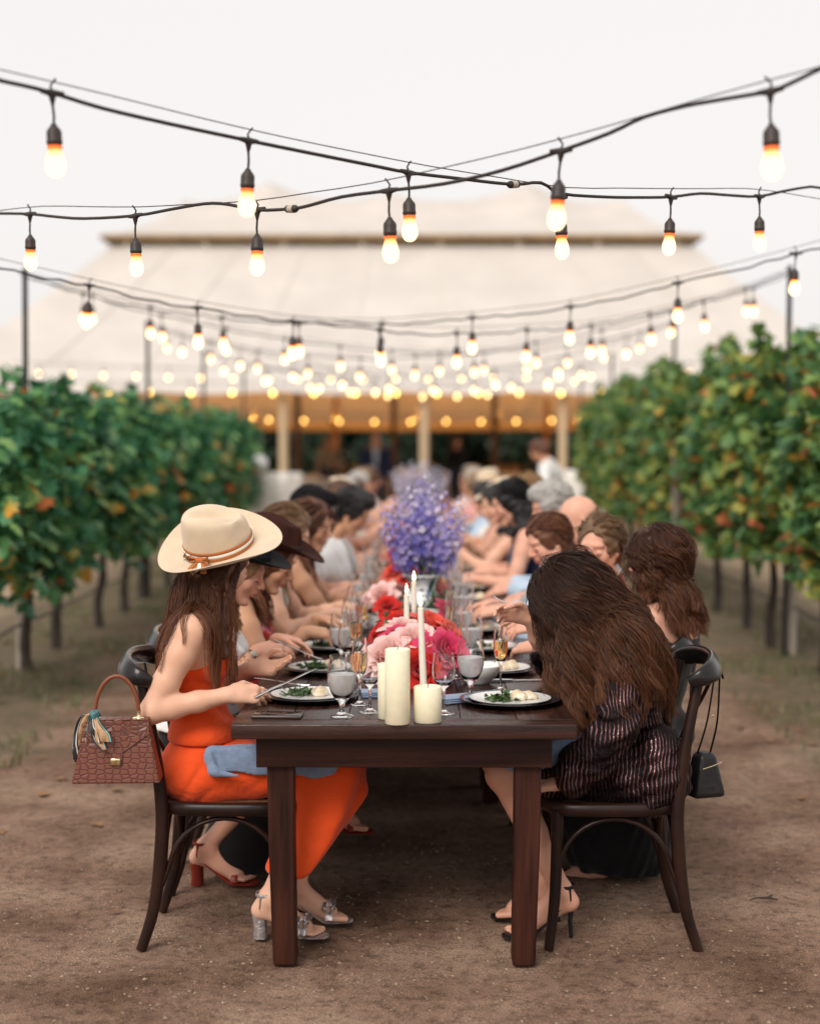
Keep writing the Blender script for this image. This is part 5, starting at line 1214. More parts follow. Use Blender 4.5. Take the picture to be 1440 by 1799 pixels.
# ---- combed hair: guides roll down the head and over the body, strands gather round them
def comb(f, J, n, length, seed, flow=(-.5, 0, -1), thick=(.006, .03), grav=.16, bias=(0, 0, 0), region=None, wave=0.0, wlen=.09, per=14, spread=.010, step=.014, rad=.0011, tipcurl=0.0, start_flow=6, side_keep=None, lenvar=.12, tip=.45):
    rng = np.random.default_rng(seed); H, c, s = J['H'], J['head'], J['hs']
    d = rng.normal(0, 1, (n * 6, 3)); d /= np.linalg.norm(d, axis=1)[:, None]
    ok = (d[:, 2] > -.25) & ~((d[:, 0] > .35) & (d[:, 2] < .62)) & ~((d[:, 0] > .0) & (d[:, 2] < .15) & True) | ((d[:, 0] < -.1) & (d[:, 2] > -.62))
    if region is not None: ok &= region(d)
    d = d[ok][:n]; n = len(d)
    root = c + (np.array([-.012, 0, .032]) + d * np.array([.097, .076, .089])) @ H.T * s
    fl = np.array(flow, float) @ np.eye(3); P = [root]; pos = root.copy(); off = rng.uniform(*thick, n)
    dirv = np.repeat((H @ fl)[None], n, 0) + rng.normal(0, .12, (n, 3)); dirv += (d * np.array([0, .9, 0])) @ H.T
    L = length * (1 + rng.uniform(-lenvar, lenvar * .5, n)); M = int(length / step) + 1; down = np.array([0, 0, -1.0]); b = np.array(bias, float)
    hz = c[2] - .03 * s; fdir = (H @ fl)[None] + (d * np.array([0, .9, 0])) @ H.T; fdir /= np.linalg.norm(fdir, axis=1)[:, None]
    for k in range(M):
        on = (pos[:, 2] > hz) | (k < start_flow)                       # still lying on the head
        on = on & (k < int(.26 / step))
        dirv = dirv / np.linalg.norm(dirv, axis=1)[:, None]
        g = np.where(on, .22, grav)[:, None]; tgt = np.where(on[:, None], fdir, down + b)
        dirv = dirv * (1 - g) + tgt * g
        dn = dirv / np.linalg.norm(dirv, axis=1)[:, None]; pos = pos + dn * step * (L / length)[:, None]
        for _ in range(2):
            v, G = f.sample(pos); o = off * min(1, .3 + k / 12); e_ = o - v
            pen = np.where(e_ > 0, np.minimum(e_, .03), np.where(on, np.maximum(e_, -.02) * .9, 0)); pos = pos + G * pen[:, None]
        dirv = pos - P[-1]; P.append(pos.copy())
    P = np.stack(P, 1)                                       # n, M+1, 3
    t = np.linspace(0, 1, P.shape[1])[None, :, None]
    ph = d[:, 1] * 5 + d[:, 0] * 4 + rng.normal(0, .35, n); arc = np.arange(P.shape[1])[None] * step
    # children
    T = np.gradient(P, axis=1); T /= np.maximum(np.linalg.norm(T, axis=2), 1e-6)[..., None]
    A = np.cross(T, np.array([0.13, 0.05, 1.0])); A /= np.maximum(np.linalg.norm(A, axis=2), 1e-6)[..., None]; B = np.cross(T, A)
    if wave:
        amp = wave * np.clip((t[..., 0] - .15) / .4, 0, 1); wl = wlen * rng.uniform(.85, 1.2, n)[:, None]
        P = P + A * (amp * np.sin(arc * 6.28 / wl + ph[:, None]))[..., None] + B * (amp * .8 * np.cos(arc * 6.28 / wl + ph[:, None] * 1.0))[..., None]
    a = rng.uniform(0, 6.28, (n, per)); rr = spread * np.sqrt(rng.random((n, per)))
    prof = (.45 + .55 * np.sin(np.pi * np.clip(t[..., 0] * 1.05, 0, 1)) ** .6)
    prof = prof * (1 - (1 - tip) * np.clip((t[..., 0] - .75) / .25, 0, 1))
    off1, off2 = (np.cos(a) * rr)[:, :, None] * prof[:, None], (np.sin(a) * rr)[:, :, None] * prof[:, None]
    fz = rng.normal(0, .0012, (n, per, P.shape[1], 3)).cumsum(axis=2) * .5
    Q = P[:, None] + A[:, None] * off1[..., None] + B[:, None] * off2[..., None] + fz
    Q = Q.reshape(-1, P.shape[1], 3)
    # rough length
    keep = np.ones(len(Q), bool)
    return Q, rad
def hair_object(name, Q, rad, m, parent):
    cu = bpy.data.hair_curves.new(name); N, M, _ = Q.shape; cu.add_curves([M] * N)
    cu.attributes['position'].data.foreach_set('vector', Q.astype(np.float32).ravel())
    r = np.tile(np.interp(np.linspace(0, 1, M), [0, .6, 1], [rad, rad, rad * .25]).astype(np.float32), N)
    a = cu.attributes.get('radius') or cu.attributes.new('radius', 'FLOAT', 'POINT'); a.data.foreach_set('value', r)
    cu.materials.append(m); o = bpy.data.objects.new(name, cu); C.objects.link(o); o.parent = parent; return o

def lip_attr(J):
    H, c, s = J['H'], J['head'], J['hs']
    def fn(V):
        q = (V - c) @ H / s; d = ((q[:, 0] - .098) / .013) ** 2 + (q[:, 1] / .024) ** 2 + ((q[:, 2] + .0585) / .0115) ** 2
        lip = np.clip(1.5 - d, 0, 1)
        ck = np.exp(-(((np.abs(q[:, 1]) - .042) / .022) ** 2 + ((q[:, 2] + .022) / .024) ** 2)) * (q[:, 0] > .04) * .30
        ns = np.exp(-((q[:, 0] - .112) / .02) ** 2 - (q[:, 1] / .02) ** 2 - ((q[:, 2] + .02) / .02) ** 2) * .25
        return {'lip': np.clip(lip + ck + ns, 0, 1)}
    return fn
def face_bits(par, J, hm, lash=True):
    H, c, s = J['H'], J['head'], J['hs']; P = lambda x, y, z: Vector(c + H @ vec(x, y, z) * s)
    for sg in (-1, 1):
        mb = MB(); mb.sweep([P(.083, sg * .016, .029), P(.0855, sg * .028, .034), P(.079, sg * .044, .033), P(.070, sg * .053, .026)], [(.0012, .0028), (.0016, .0034), (.0014, .003), (.0008, .0012)], up=tuple(H @ vec(0, 0, 1)), sides=6); mb.build('eyebrow', hm, par)
        mb = MB(); mb.sweep([P(.0885, sg * .020, -.0015), P(.0915, sg * .033, -.005), P(.084, sg * .047, -.0015)], [(.0012, .0011), (.0026, .0013), (.0011, .0008)], up=tuple(H @ vec(0, 0, 1)), sides=6); mb.build('eyelashes', mat('lashes', (.02, .012, .01), .7), par)

def fit(loc, rz, p):
    """lets a guest sit so that the head is where the photograph shows it"""
    if not p.get('hpx'): return loc, p
    p = dict(p); w = at(p['hpx'][0], p['hpx'][1], loc[1])
    for _ in range(6):
        J = joints(p); dz = w.z - J['head'][2]; p['ts'] = min(1.22, max(.78, p.get('ts', 1.0) + dz / .55))
    J = joints(p); x = w.x - J['head'][0] * math.cos(rz); return (x, loc[1], loc[2]), p
def person(loc, rz, p, skin, label, group, h=.006, lo=(-.36, -.42, .0), hi=(.62, .42, 1.42), legs=True, hands=True, feet=True):
    loc, p = fit(loc, rz, p); J = joints(p); fem = J['q']['sex'] == 'f'; t = empty('person', loc, rz, label, 'person', group)
    f = Field(lo, hi, h)
    if legs:
        for sd in 'RL': put_leg(f, J, sd, 0, feet)
    put_torso(f, J, 0, True, True, fem); put_neck(f, J, fem); put_head(f, J, not fem)
    for sd in 'RL':
        put_arm(f, J, sd, 0, fem=fem)
        if hands: put_hand(f, J['wr' + sd], J['q']['fing' + sd], J['q']['palm' + sd], J['q']['curl' + sd], sd, J['q']['sc'] * (1 if fem else 1.1))
    me = skin_mesh(f, 'body', 1, lip_attr(J)); add('body', me, t, SK[skin]); return t, J, f
def garment(t, J, name, m, h=.007, e=.008, lo=(-.38, -.44, .3), hi=(.62, .44, 1.2), sleeves=None, neck=.02, neckn=(.35, 0, 1), shoulders=True, hem=None, torso=True, lower=True, legs=False, ripple=.0025, flare=0.0, extra=None, cuts=(), it=1, wide=1.0):
    f = Field(lo, hi, h); fem = J['q']['sex'] == 'f'
    if torso: put_torso(f, J, e, shoulders, lower, fem)
    if sleeves:
        for sd in 'RL':
            if sleeves > 0: put_arm(f, J, sd, e + .004, 0, sleeves, fem, flare)
    if legs:
        for sd in 'RL': put_leg(f, J, sd, e + .006, False)
    if extra: extra(f, J)
    if neck is not None: 
        M2 = np.stack([J['fwd2'], vec(0, 1, 0), J['d2']], 1); f.cut(J['nb'] + J['d2'] * neck, M2 @ unit(neckn))
    if hem is not None: f.cut((0, 0, hem), (0, 0, -1))
    for c in cuts: f.cut(*c)
    if ripple: f.ripple(lambda x, y, z: ripple * (np.sin(z * 55 + 14 * np.sin(x * 9 + y * 5)) * np.sin(y * 24 + x * 31) + .6 * np.sin(x * 70 + z * 40 + y * 35)))
    return add(name, skin_mesh(f, name, it), t, m)
def hair_cap(f, J, e=.016, front=.058, low=-.055):
    H, c, s = J['H'], J['head'], J['hs']; P = lambda x, y, z: c + H @ vec(x, y, z) * s
    f.ell(P(-.016, 0, .036), vec(.098 + e, .078 + e, .090 + e) * s, H, .01); f.ell(P(-.045, 0, -.03), vec(.062 + e, .066 + e, .07) * s, H, .03)
    f.ell(P(.092, 0, -.018), vec(.068, .072, .108) * s, H, .008, True)            # face opening
    for sg in (-1, 1): f.ell(P(.012, sg * .10, -.045), vec(.032, .035, .052) * s, H, .008, True)
def hair_mesh(t, J, kind, m, h=.007, lo=(-.45, -.36, .72), hi=(.62, .36, 1.5), extra=None):
    f = Field(lo, hi, h); H, c, s = J['H'], J['head'], J['hs']; P = lambda x, y, z: c + H @ vec(x, y, z) * s
    if kind == 'mass':
        f.ell(P(-.016, 0, .036), vec(.114, .096, .106) * s, H, .01); f.ell(P(.088, 0, -.045), vec(.050, .060, .090) * s, H, .008, True)
        if extra: extra(f, J)
    if kind == 'short': hair_cap(f, J, .014)
    if kind == 'short' and extra: extra(f, J)
    if kind == 'crop': hair_cap(f, J, .008)
    elif kind == 'bald':
        hair_cap(f, J, .004); f.cut(P(0, 0, .012), H @ vec(.35, 0, 1))
    elif kind == 'full':
        hair_cap(f, J, .022); f.ell(P(.02, 0, .11), vec(.075, .07, .035) * s, H, .03)
    elif kind == 'bun':
        hair_cap(f, J, .012); f.ell(P(-.135, 0, .015), vec(.045, .05, .045) * s, H, .015)
    elif kind in ('bob', 'long', 'pony'):
        hair_cap(f, J, .018)
        n = {'bob': .16, 'long': .34, 'pony': .30}[kind]; b = J['nb']
        back = b - J['fwd2'] * .085
        if kind == 'pony': f.cone(P(-.12, 0, .02), back + vec(-.03, 0, .02), .04, .045, .02); f.cone(back + vec(-.03, 0, .02), back - J['d2'] * .2 + vec(-.02, 0, 0), .045, .015, .02)
        else:
            f.cone(P(-.06, 0, -.02), back - J['d2'] * .02, .085, .075, .03, (vec(1, 0, 0), 1.25)); f.cone(back - J['d2'] * .02, back - J['d2'] * (n - .12), .085, .05, .04, (J['fwd2'], 1.9))
            for sg in (-1, 1):
                f.cone(P(-.02, sg * .07, -.01), J['nb'] + vec(.005, sg * .085, .02), .036, .036, .025); f.cone(J['nb'] + vec(.005, sg * .085, .02), J['nb'] + J['fwd2'] * .08 + vec(0, sg * .085, 0) - J['d2'] * (n - .16), .036, .02, .025)
    f.ripple(lambda x, y, z: .0028 * np.sin(y * 120 + 8 * np.sin(z * 22 + x * 9)) + .0022 * np.sin(x * 90 + y * 60 + 5 * np.sin(z * 30)))
    return add('hair', skin_mesh(f, 'hair', 1), t, m)
# ------------------------------------------------------------------ the guests
GRP = {'left': 'guests along the left side of the table', 'right': 'guests along the right side of the table'}
def seat(side, k, dx=0.0):
    return ((-0.66 - dx if side == 'left' else 0.665 + dx), Y0 + PITCH * k, 0), (0.0 if side == 'left' else math.pi)
ORANGE = cloth('orange_cloth', (.78, .082, .014), .8, wr=.42, wsc=11)
# shoes ------------------------------------------------------------
def shoe(par, an, d, m, heel=.09, kind='block', bow=False, strap=True, z0=0.0):
    d = unit(d); up = vec(0, 0, 1); side = unit(np.cross(up, d)); an = np.array(an, float); zb = .008 + z0
    hl = vec(*(an + d * -.03)); hl[2] = heel + z0; ball = an + d * .115; ball[2] = zb + .006; toe = an + d * .178; toe[2] = zb + .006
    mb = MB(); path = [hl - d * .012, hl + d * .03, an * vec(1, 1, 0) + d * .05 + up * (z0 + heel * .55), ball - d * .02 + up * .003, ball + d * .02, toe, toe + d * .016]
    mb.sweep(smooth_path([tuple(q) for q in path], 3), interp([(.020), .027, .026, .036, .041, .034, .012], 19) and [(a, .0065) for a in interp([.020, .027, .026, .036, .041, .034, .012], 19)], up=(0, 0, 1), sides=10); mb.build('sole', m, par)
    mb = MB(); w = .021 if kind == 'block' else .007
    mb.sweep([tuple(hl + up * -.004), tuple(hl * vec(1, 1, 0) + up * (z0 + heel * .5) + d * .004), tuple(hl * vec(1, 1, 0) + up * (z0 + .001) + d * (.003 if kind == 'block' else .0))], [w + .003, w, w + (.001 if kind == 'block' else 0)], up=tuple(d), sides=10, power=.7 if kind == 'block' else 1); mb.build('heel', m, par)
    if strap:
        mb = MB(); c0 = an + up * .020 - d * .004
        ring = [tuple(c0 + d * .036 * math.cos(a) + side * .036 * math.sin(a)) for a in np.linspace(0, 6.2832, 17)]; mb.sweep(ring, [(.0022, .006)] * 17, sides=6, cap=False)
        for s_ in (-1, 1): mb.sweep([tuple(c0 + side * .033 * s_ - d * .012), tuple(an + side * .030 * s_ - d * .02 - up * .03), tuple(hl + side * .022 * s_ + up * .004)], [(.002, .006)] * 3, up=tuple(d), sides=6)
        mb.build('ankle_strap', m, par)
    mb = MB(); b2 = ball + up * .012
    mb.sweep([tuple(b2 + side * .043 * math.cos(a) + up * .030 * math.sin(a)) for a in np.linspace(0, math.pi, 9)], [(.012, .0022)] * 9, up=tuple(up), sides=6); mb.build('toe_strap', m, par)
    if bow:
        mb = MB()
        for s_ in (-1, 1):
            for j in (-.5, .5):
                q = b2 + up * .036 + d * .012 * j; mb.sweep([tuple(q), tuple(q + side * .022 * s_ + up * .012 + d * .012 * j), tuple(q + side * .042 * s_ + up * .002 + d * .02 * j), tuple(q + side * .022 * s_ - up * .010 + d * .01 * j), tuple(q)], [(.006, .004), (.014, .007), (.012, .006), (.014, .006), (.006, .004)], sides=8)
        mb.build('bow', m, par)
SILV = mat('silver_leather', (.62, .59, .60), .30, metal=.75, var=.2, vscale=60, bump=.5, bscale=60)
REDL = mat('red_leather', (.22, .025, .015), .35); BLKL = mat('black_leather', (.012, .011, .012), .32)

# --- first on the left: orange dress, cream hat
loc, rz = seat('left', 0)
pL1 = dict(hpx=(384, 992), l0=-.14, l1=-.10, l2=.14, ln=.22, yaw=.72, pitch=.24, roll=-.26, handR=(.095, -.175, .800), handL=(.13, .14, .835), hintR=(-1, -.16, -.45), hintL=(-.6, .4, -.5),
           fingR=(1, .28, -.03), palmR=(.1, .75, -.55), curlR=.85, fingL=(1, -.35, .08), palmL=(.2, -.6, .6), curlL=.45, kneeR=(.41, -.085, .545), kneeL=(.42, .075, .54), footR=(.205, -.085, .125), footL=(.275, .055, .125), foot_dirR=(1, -.10, 0), foot_dirL=(1, .05, 0), sc=1.02, weight=.94, heel=.045)
L1, JL1, fL1 = person(loc, rz, pL1, 'fair', 'woman in strapless orange dress and cream cowboy hat, first on the left', GRP['left'], h=.0042)
garment(L1, JL1, 'bodice', ORANGE, h=.0045, e=.008, shoulders=False, neck=-.098, neckn=(-.12, 0, 1), hem=.632, ripple=.0, cuts=(),
        extra=lambda f, J: (f.ell(J['pel'] + vec(-.005, 0, .10), vec(.118, .160, .075), None, .03), f.ripple(lambda x, y, z: .0045 * (.6 - np.abs(np.sin(z * 48 + 10 * x + 2.2 * np.sin(y * 14 + x * 9)))) * np.clip((z - .64) * 8, 0, 1))))
def skirt1(f, J):
    for sd in 'RL':
        f.cone(J['hp' + sd] + vec(-.03, 0, -.005), J['kn' + sd] + vec(.0, 0, .005), .098, .072, .05)
    f.cone(vec(-.02, 0, .535), vec(.40, 0, .545), .125, .085, .06, (vec(0, 0, 1), 1.25))
    for sd, sg in (('R', -1), ('L', 1)): f.cone(J['kn' + sd] + vec(0, 0, -.01), vec(.30, sg * .10, .17), .078, .125, .06); 
    f.cone(vec(.35, .0, .50), vec(.505, .03, .31), .09, .10, .07); f.cone(vec(.36, -.02, .50), vec(.40, .03, .22), .10, .11, .06)
garment(L1, JL1, 'skirt', ORANGE, h=.005, e=.006, shoulders=False, neck=-.30, neckn=(0, 0, 1), lo=(-.30, -.36, .10), hi=(.75, .36, .80), ripple=0, extra=lambda f, J: (skirt1(f, J), f.ripple(lambda x, y, z: .013 * np.clip((x - .20) * 4, 0, 1) * np.clip((.58 - z) * 5, 0, 1) * np.sin(y * 30 + x * 26 + 3 * np.sin(z * 9)) + .006 * np.clip(1.3 - np.abs(x - .06) * 4, 0, 1) * (.6 - np.abs(np.sin(z * 30 - x * 24 + 1.5 * np.sin(y * 12 + x * 20)))))),
        cuts=(((0, 0, .225), (0, 0, -1), .02), ((.334, 0, .225), (.18, 0, -.153), .02)))
for sd in 'RL': shoe(L1, JL1['an' + sd], pL1['foot_dir' + sd], SILV, .088, 'block', True)
W_of = lambda t, px, py, Y, sg=1: np.array([sg * (at(px, py, Y).x - t.location.x), sg * (Y - t.location.y), at(px, py, Y).z])
HATUP = np.array((Matrix.Rotation(.16, 3, 'Z') @ Matrix.Rotation(-.22, 3, 'Y') @ Matrix.Rotation(.44, 3, 'X')) @ Vector((0, 0, 1))); HATP = JL1['head'] + JL1['H'] @ vec(-.026, 0, .052)
def bulk_l1(f, J):
    for a_, b_, r0, r1, fl in (((383, 1000, 5.0), (392, 1150, 4.955), .052, .016, 1.6), ((352, 1020, 5.03), (330, 1115, 4.985), .046, .018, 1.5), ((340, 1030, 5.08), (298, 1165, 5.06), .040, .018, 1.4), ((395, 1010, 5.02), (402, 1120, 5.0), .032, .012, 1.6)):
        f.cone(W_of(L1, *a_), W_of(L1, *b_), r0, r1, .03, (vec(0, 1, 0), fl))
    f.cut(HATP - HATUP * .022, HATUP)
hair_mesh(L1, JL1, 'short', HV['brown'], h=.0055, extra=bulk_l1)
hup = HATUP @ JL1['H']; vL = fL1.v.copy(); bulk_l1(fL1, JL1); fL1.v = np.minimum(vL, fL1.v)
Q, rd = comb(fL1, JL1, 800, .40, 3, flow=(-.45, 0, -1), thick=(.002, .011), grav=.30, bias=(0, 0, 0), per=20, spread=.018, rad=.0008, lenvar=.2, wave=.004, wlen=.22, tip=.8, region=lambda d: ((JL1['head'] + (np.array([-.012, 0, .032]) + d * np.array([.097, .076, .089])) @ JL1['H'].T * JL1['hs'] - HATP) @ HATUP < -.026) & (d[:, 0] < .55))
hair_object('hair_strands', Q, rd, HS['brown'], L1)
face_bits(L1, JL1, HV['brown'])

# --- first on the right: long wavy brunette in a dark striped metallic dress, leaning over
def metallic_dress():
    m = mat('striped_metallic', (.016, .010, .011), .5, spec=.15); t = m.node_tree; b = t.nodes['Principled BSDF']; L = t.links
    tc = t.nodes.new('ShaderNodeTexCoord'); n = t.nodes.new('ShaderNodeTexNoise'); n.inputs['Scale'].default_value = 5; n.inputs['Detail'].default_value = 3; L.new(tc.outputs['Object'], n.inputs['Vector'])
    va = t.nodes.new('ShaderNodeVectorMath'); va.operation = 'MULTIPLY_ADD'; va.inputs[1].default_value = (.06, .06, .06); L.new(n.outputs['Color'], va.inputs[0]); L.new(tc.outputs['Object'], va.inputs[2])
    w = t.nodes.new('ShaderNodeTexWave'); w.wave_type = 'BANDS'; w.bands_direction = 'X'; w.inputs['Scale'].default_value = 26; w.inputs['Distortion'].default_value = 2.2; w.inputs['Detail'].default_value = 1; L.new(va.outputs[0], w.inputs['Vector'])
    n3 = t.nodes.new('ShaderNodeTexNoise'); n3.inputs['Scale'].default_value = 11; n3.inputs['Detail'].default_value = 4; L.new(tc.outputs['Object'], n3.inputs['Vector'])
    mu = t.nodes.new('ShaderNodeMath'); mu.operation = 'MULTIPLY'; L.new(w.outputs['Fac'], mu.inputs[0]); L.new(n3.outputs['Fac'], mu.inputs[1])
    r = t.nodes.new('ShaderNodeValToRGB'); L.new(mu.outputs[0], r.inputs['Fac']); e = r.color_ramp.elements; e[0].position = .36; e[0].color = (.008, .004, .005, 1); e[1].position = .70; e[1].color = (.36, .19, .19, 1)
    L.new(r.outputs['Color'], b.inputs['Base Color']); mr = t.nodes.new('ShaderNodeMapRange'); mr.inputs['From Min'].default_value = .3; mr.inputs['From Max'].default_value = .6; L.new(mu.outputs[0], mr.inputs['Value']); L.new(mr.outputs[0], b.inputs['Metallic'])
    mr2 = t.nodes.new('ShaderNodeMapRange'); mr2.inputs['To Min'].default_value = .6; mr2.inputs['To Max'].default_value = .28; L.new(mr.outputs[0], mr2.inputs['Value']); L.new(mr2.outputs[0], b.inputs['Roughness'])
    n4 = t.nodes.new('ShaderNodeTexNoise'); n4.inputs['Scale'].default_value = 11; n4.inputs['Detail'].default_value = 5; n4.inputs['Distortion'].default_value = 1.5; L.new(tc.outputs['Object'], n4.inputs['Vector'])
    ad = t.nodes.new('ShaderNodeMath'); ad.operation = 'MULTIPLY_ADD'; ad.inputs[1].default_value = .06; L.new(w.outputs['Fac'], ad.inputs[0]); L.new(n4.outputs['Fac'], ad.inputs[2])
    bp = t.nodes.new('ShaderNodeBump'); bp.inputs['Strength'].default_value = .7; bp.inputs['Distance'].default_value = .04; L.new(ad.outputs[0], bp.inputs['Height']); L.new(bp.outputs[0], b.inputs['Normal']); return m
loc, rz = seat('right', 0)
pR1 = dict(hpx=(1006, 1056), l0=.0, l1=.06, l2=.14, ln=1.15, yaw=-.10, pitch=.88, roll=.12, handL=(.215, .205, .53), handR=(.305, -.14, 1.005), hintL=(-.6, .55, -.1), hintR=(-.2, -.7, -.8), fingL=(1, -.1, -.16), palmL=(0, -.2, -1), curlL=.28, fingR=(.85, .1, .22), palmR=(.15, .9, -.3), curlR=1.05,
           kneeL=(.405, .10, .535), kneeR=(.41, -.085, .54), footL=(.215, .075, .150), footR=(.24, -.10, .150), foot_dirL=(1, .12, 0), foot_dirR=(1, -.05, 0), heel=.07, sc=1.0)
R1, JR1, fR1 = person(loc, rz, pR1, 'rosy', 'woman with long wavy brown hair in dark metallic striped dress, first on the right', GRP['right'], h=.0045, lo=(-.36, -.42, 0), hi=(.68, .42, 1.38))
def dress_r1(f, J):
    put_arm(f, J, 'L', .018, 0, 1.86, True, .012); put_arm(f, J, 'R', .014, 0, 1.7)
    w = J['wrL'] + (J['elL'] - J['wrL']) * .22; f.ell(w, (.055, .055, .062), None, .03)
    for sd in 'RL': f.cone(J['hp' + sd] + vec(-.02, 0, .0), J['kn' + sd] * .62 + J['hp' + sd] * .38 + vec(0, 0, .005), .108, .084, .05)
    f.ell(vec(-.06, .10, .54), (.13, .115, .11), None, .06); f.ell(vec(-.08, .13, .60), (.10, .09, .09), None, .05); f.cone(vec(-.10, .15, .52), vec(-.06, .17, .445), .06, .03, .05)
    f.ripple(lambda x, y, z: .0065 * np.sin(x * 46 + z * 34 + 4 * np.sin(z * 13 + y * 8)) * np.clip((.95 - z) * 4, .25, 1) + .003 * np.sin(z * 120 + x * 40 + 5 * np.sin(y * 20)))
garment(R1, JR1, 'dress', metallic_dress(), h=.005, e=.017, lo=(-.40, -.46, .40), hi=(.60, .46, 1.2), neck=.005, ripple=0, extra=dress_r1, cuts=(((.30, 0, .5), (1, 0, -.25), .01),))
for sd in 'RL': shoe(R1, JR1['an' + sd], pR1['foot_dir' + sd], BLKL, .105, 'stiletto', False)
def bulk_r1(f, J):      # the body of the long hair: over the near shoulder and down the back
    W2 = lambda px, py, Y: np.array([-(at(px, py, Y).x - R1.location.x), -(Y - R1.location.y), at(px, py, Y).z])
    for a_, b_, r0, r1, fl in (((1000, 1050, 4.99), (1062, 1165, 4.93), .062, .042, 1.6), ((1030, 1030, 5.03), (1100, 1130, 4.97), .062, .042, 1.6), ((1012, 1060, 5.0), (1022, 1160, 4.92), .050, .030, 1.5), ((1050, 1050, 5.05), (1130, 1145, 5.02), .055, .034, 1.6)):
        f.cone(W2(*a_), W2(*b_), r0, r1, .04, (vec(0, 1, 0), fl))
hair_mesh(R1, JR1, 'mass', HV['brunette'], h=.006, extra=bulk_r1)
bulk_r1(fR1, JR1); H_, c_ = JR1['H'], JR1['head']; fR1.ell(c_ + H_ @ vec(-.016, 0, .036), vec(.112, .094, .104), H_, .01)
Q1, rd = comb(fR1, JR1, 900, .45, 5, flow=(.12, 0, -.95), thick=(.002, .016), grav=.22, bias=(-.13, .05, 0), per=20, spread=.019, rad=.0008, tip=.85, wave=.017, wlen=.16, lenvar=.26, start_flow=8, side_keep=None)
hair_object('hair_strands', Q1, rd, HS['brunette'], R1)
face_bits(R1, JR1, HV['brunette'])

# --- second on the right: auburn hair, black off-shoulder top, turned away
loc = (.90, 5.70, 0); rz = math.pi - .62
pR2 = dict(hpx=(1152, 985), l0=-.26, l1=-.22, l2=-.08, ln=.12, yaw=.05, pitch=.18, handL=(.38, .16, .83), handR=(.40, -.10, .83), kneeL=(.41, .11, .53), kneeR=(.41, -.08, .53), sc=1.0)
R2, JR2, fR2 = person(loc, rz, pR2, 'rosy', 'woman with auburn hair in black off shoulder top, second on the right', GRP['right'], h=.0055)
BLK = cloth('black_knit', (.010, .009, .010), .85, wr=.3)
garment(R2, JR2, 'top', BLK, h=.006, e=.012, neck=-.125, neckn=(.12, 0, 1), sleeves=1.0)
garment(R2, JR2, 'long_skirt', BLK, h=.008, e=.006, shoulders=False, neck=-.32, neckn=(0, 0, 1), lo=(-.34, -.36, .02), hi=(.62, .36, .80), extra=lambda f, J: (put_leg(f, J, 'R', .03, False), put_leg(f, J, 'L', .03, False), f.cone(vec(.36, 0, .50), vec(.16, 0, .12), .12, .17, .06), f.cone(vec(.05, 0, .45), vec(.05, 0, .12), .12, .16, .06)), ripple=.006)
Q, rd = comb(fR2, JR2, 620, .27, 8, flow=(-.35, 0, -.95), thick=(.003, .030), grav=.25, per=18, spread=.018, rad=.0010, tip=.8, wave=.012, wlen=.15, lenvar=.2)
hair_object('hair', Q, rd, HS['auburn'], R2); hair_mesh(R2, JR2, 'short', HV['auburn'], h=.006)

# --- everyone else, in order of distance
FLOR = None
def floral():
    m = cloth('floral_print', (.55, .05, .05), .85); t = m.node_tree; b = t.nodes['Principled BSDF']; L = t.links; tc = t.nodes.new('ShaderNodeTexCoord')
    v = t.nodes.new('ShaderNodeTexVoronoi'); v.inputs['Scale'].default_value = 14; L.new(tc.outputs['Object'], v.inputs['Vector'])
    r = t.nodes.new('ShaderNodeValToRGB'); r.color_ramp.interpolation = 'CONSTANT'; e = r.color_ramp.elements; e[0].color = (.55, .035, .03, 1); e[1].position = .3; e[1].color = (.65, .06, .20, 1)
    for p_, c_ in ((.5, (.62, .13, .05)), (.68, (.10, .02, .06)), (.82, (.70, .22, .30))): x = e.new(p_); x.color = (*c_, 1)
    sp = t.nodes.new('ShaderNodeSeparateColor'); L.new(v.outputs['Color'], sp.inputs[0]); L.new(sp.outputs[0], r.inputs['Fac']); L.new(r.outputs[0], b.inputs['Base Color']); return m
CL = {'white': cloth('white_cloth', (.80, .79, .78)), 'cream': cloth('cream_cloth', (.74, .68, .58)), 'floral': floral(), 'rust': cloth('rust_cloth', (.42, .06, .04)), 'sky': cloth('pale_blue_shirt', (.45, .56, .68)), 'navy': cloth('navy_cloth', (.02, .03, .08)),
      'grey': cloth('grey_shirt', (.30, .32, .34)), 'pink': cloth('pink_cloth', (.72, .36, .34)), 'black': BLK, 'redfloral': cloth('red_print', (.60, .06, .03)), 'blush': cloth('blush_cloth', (.74, .50, .42)), 'denim': cloth('dark_trousers', (.03, .04, .07)), 'khaki': cloth('tan_trousers', (.30, .23, .15)), 'teal': cloth('teal_cloth', (.10, .28, .30))}
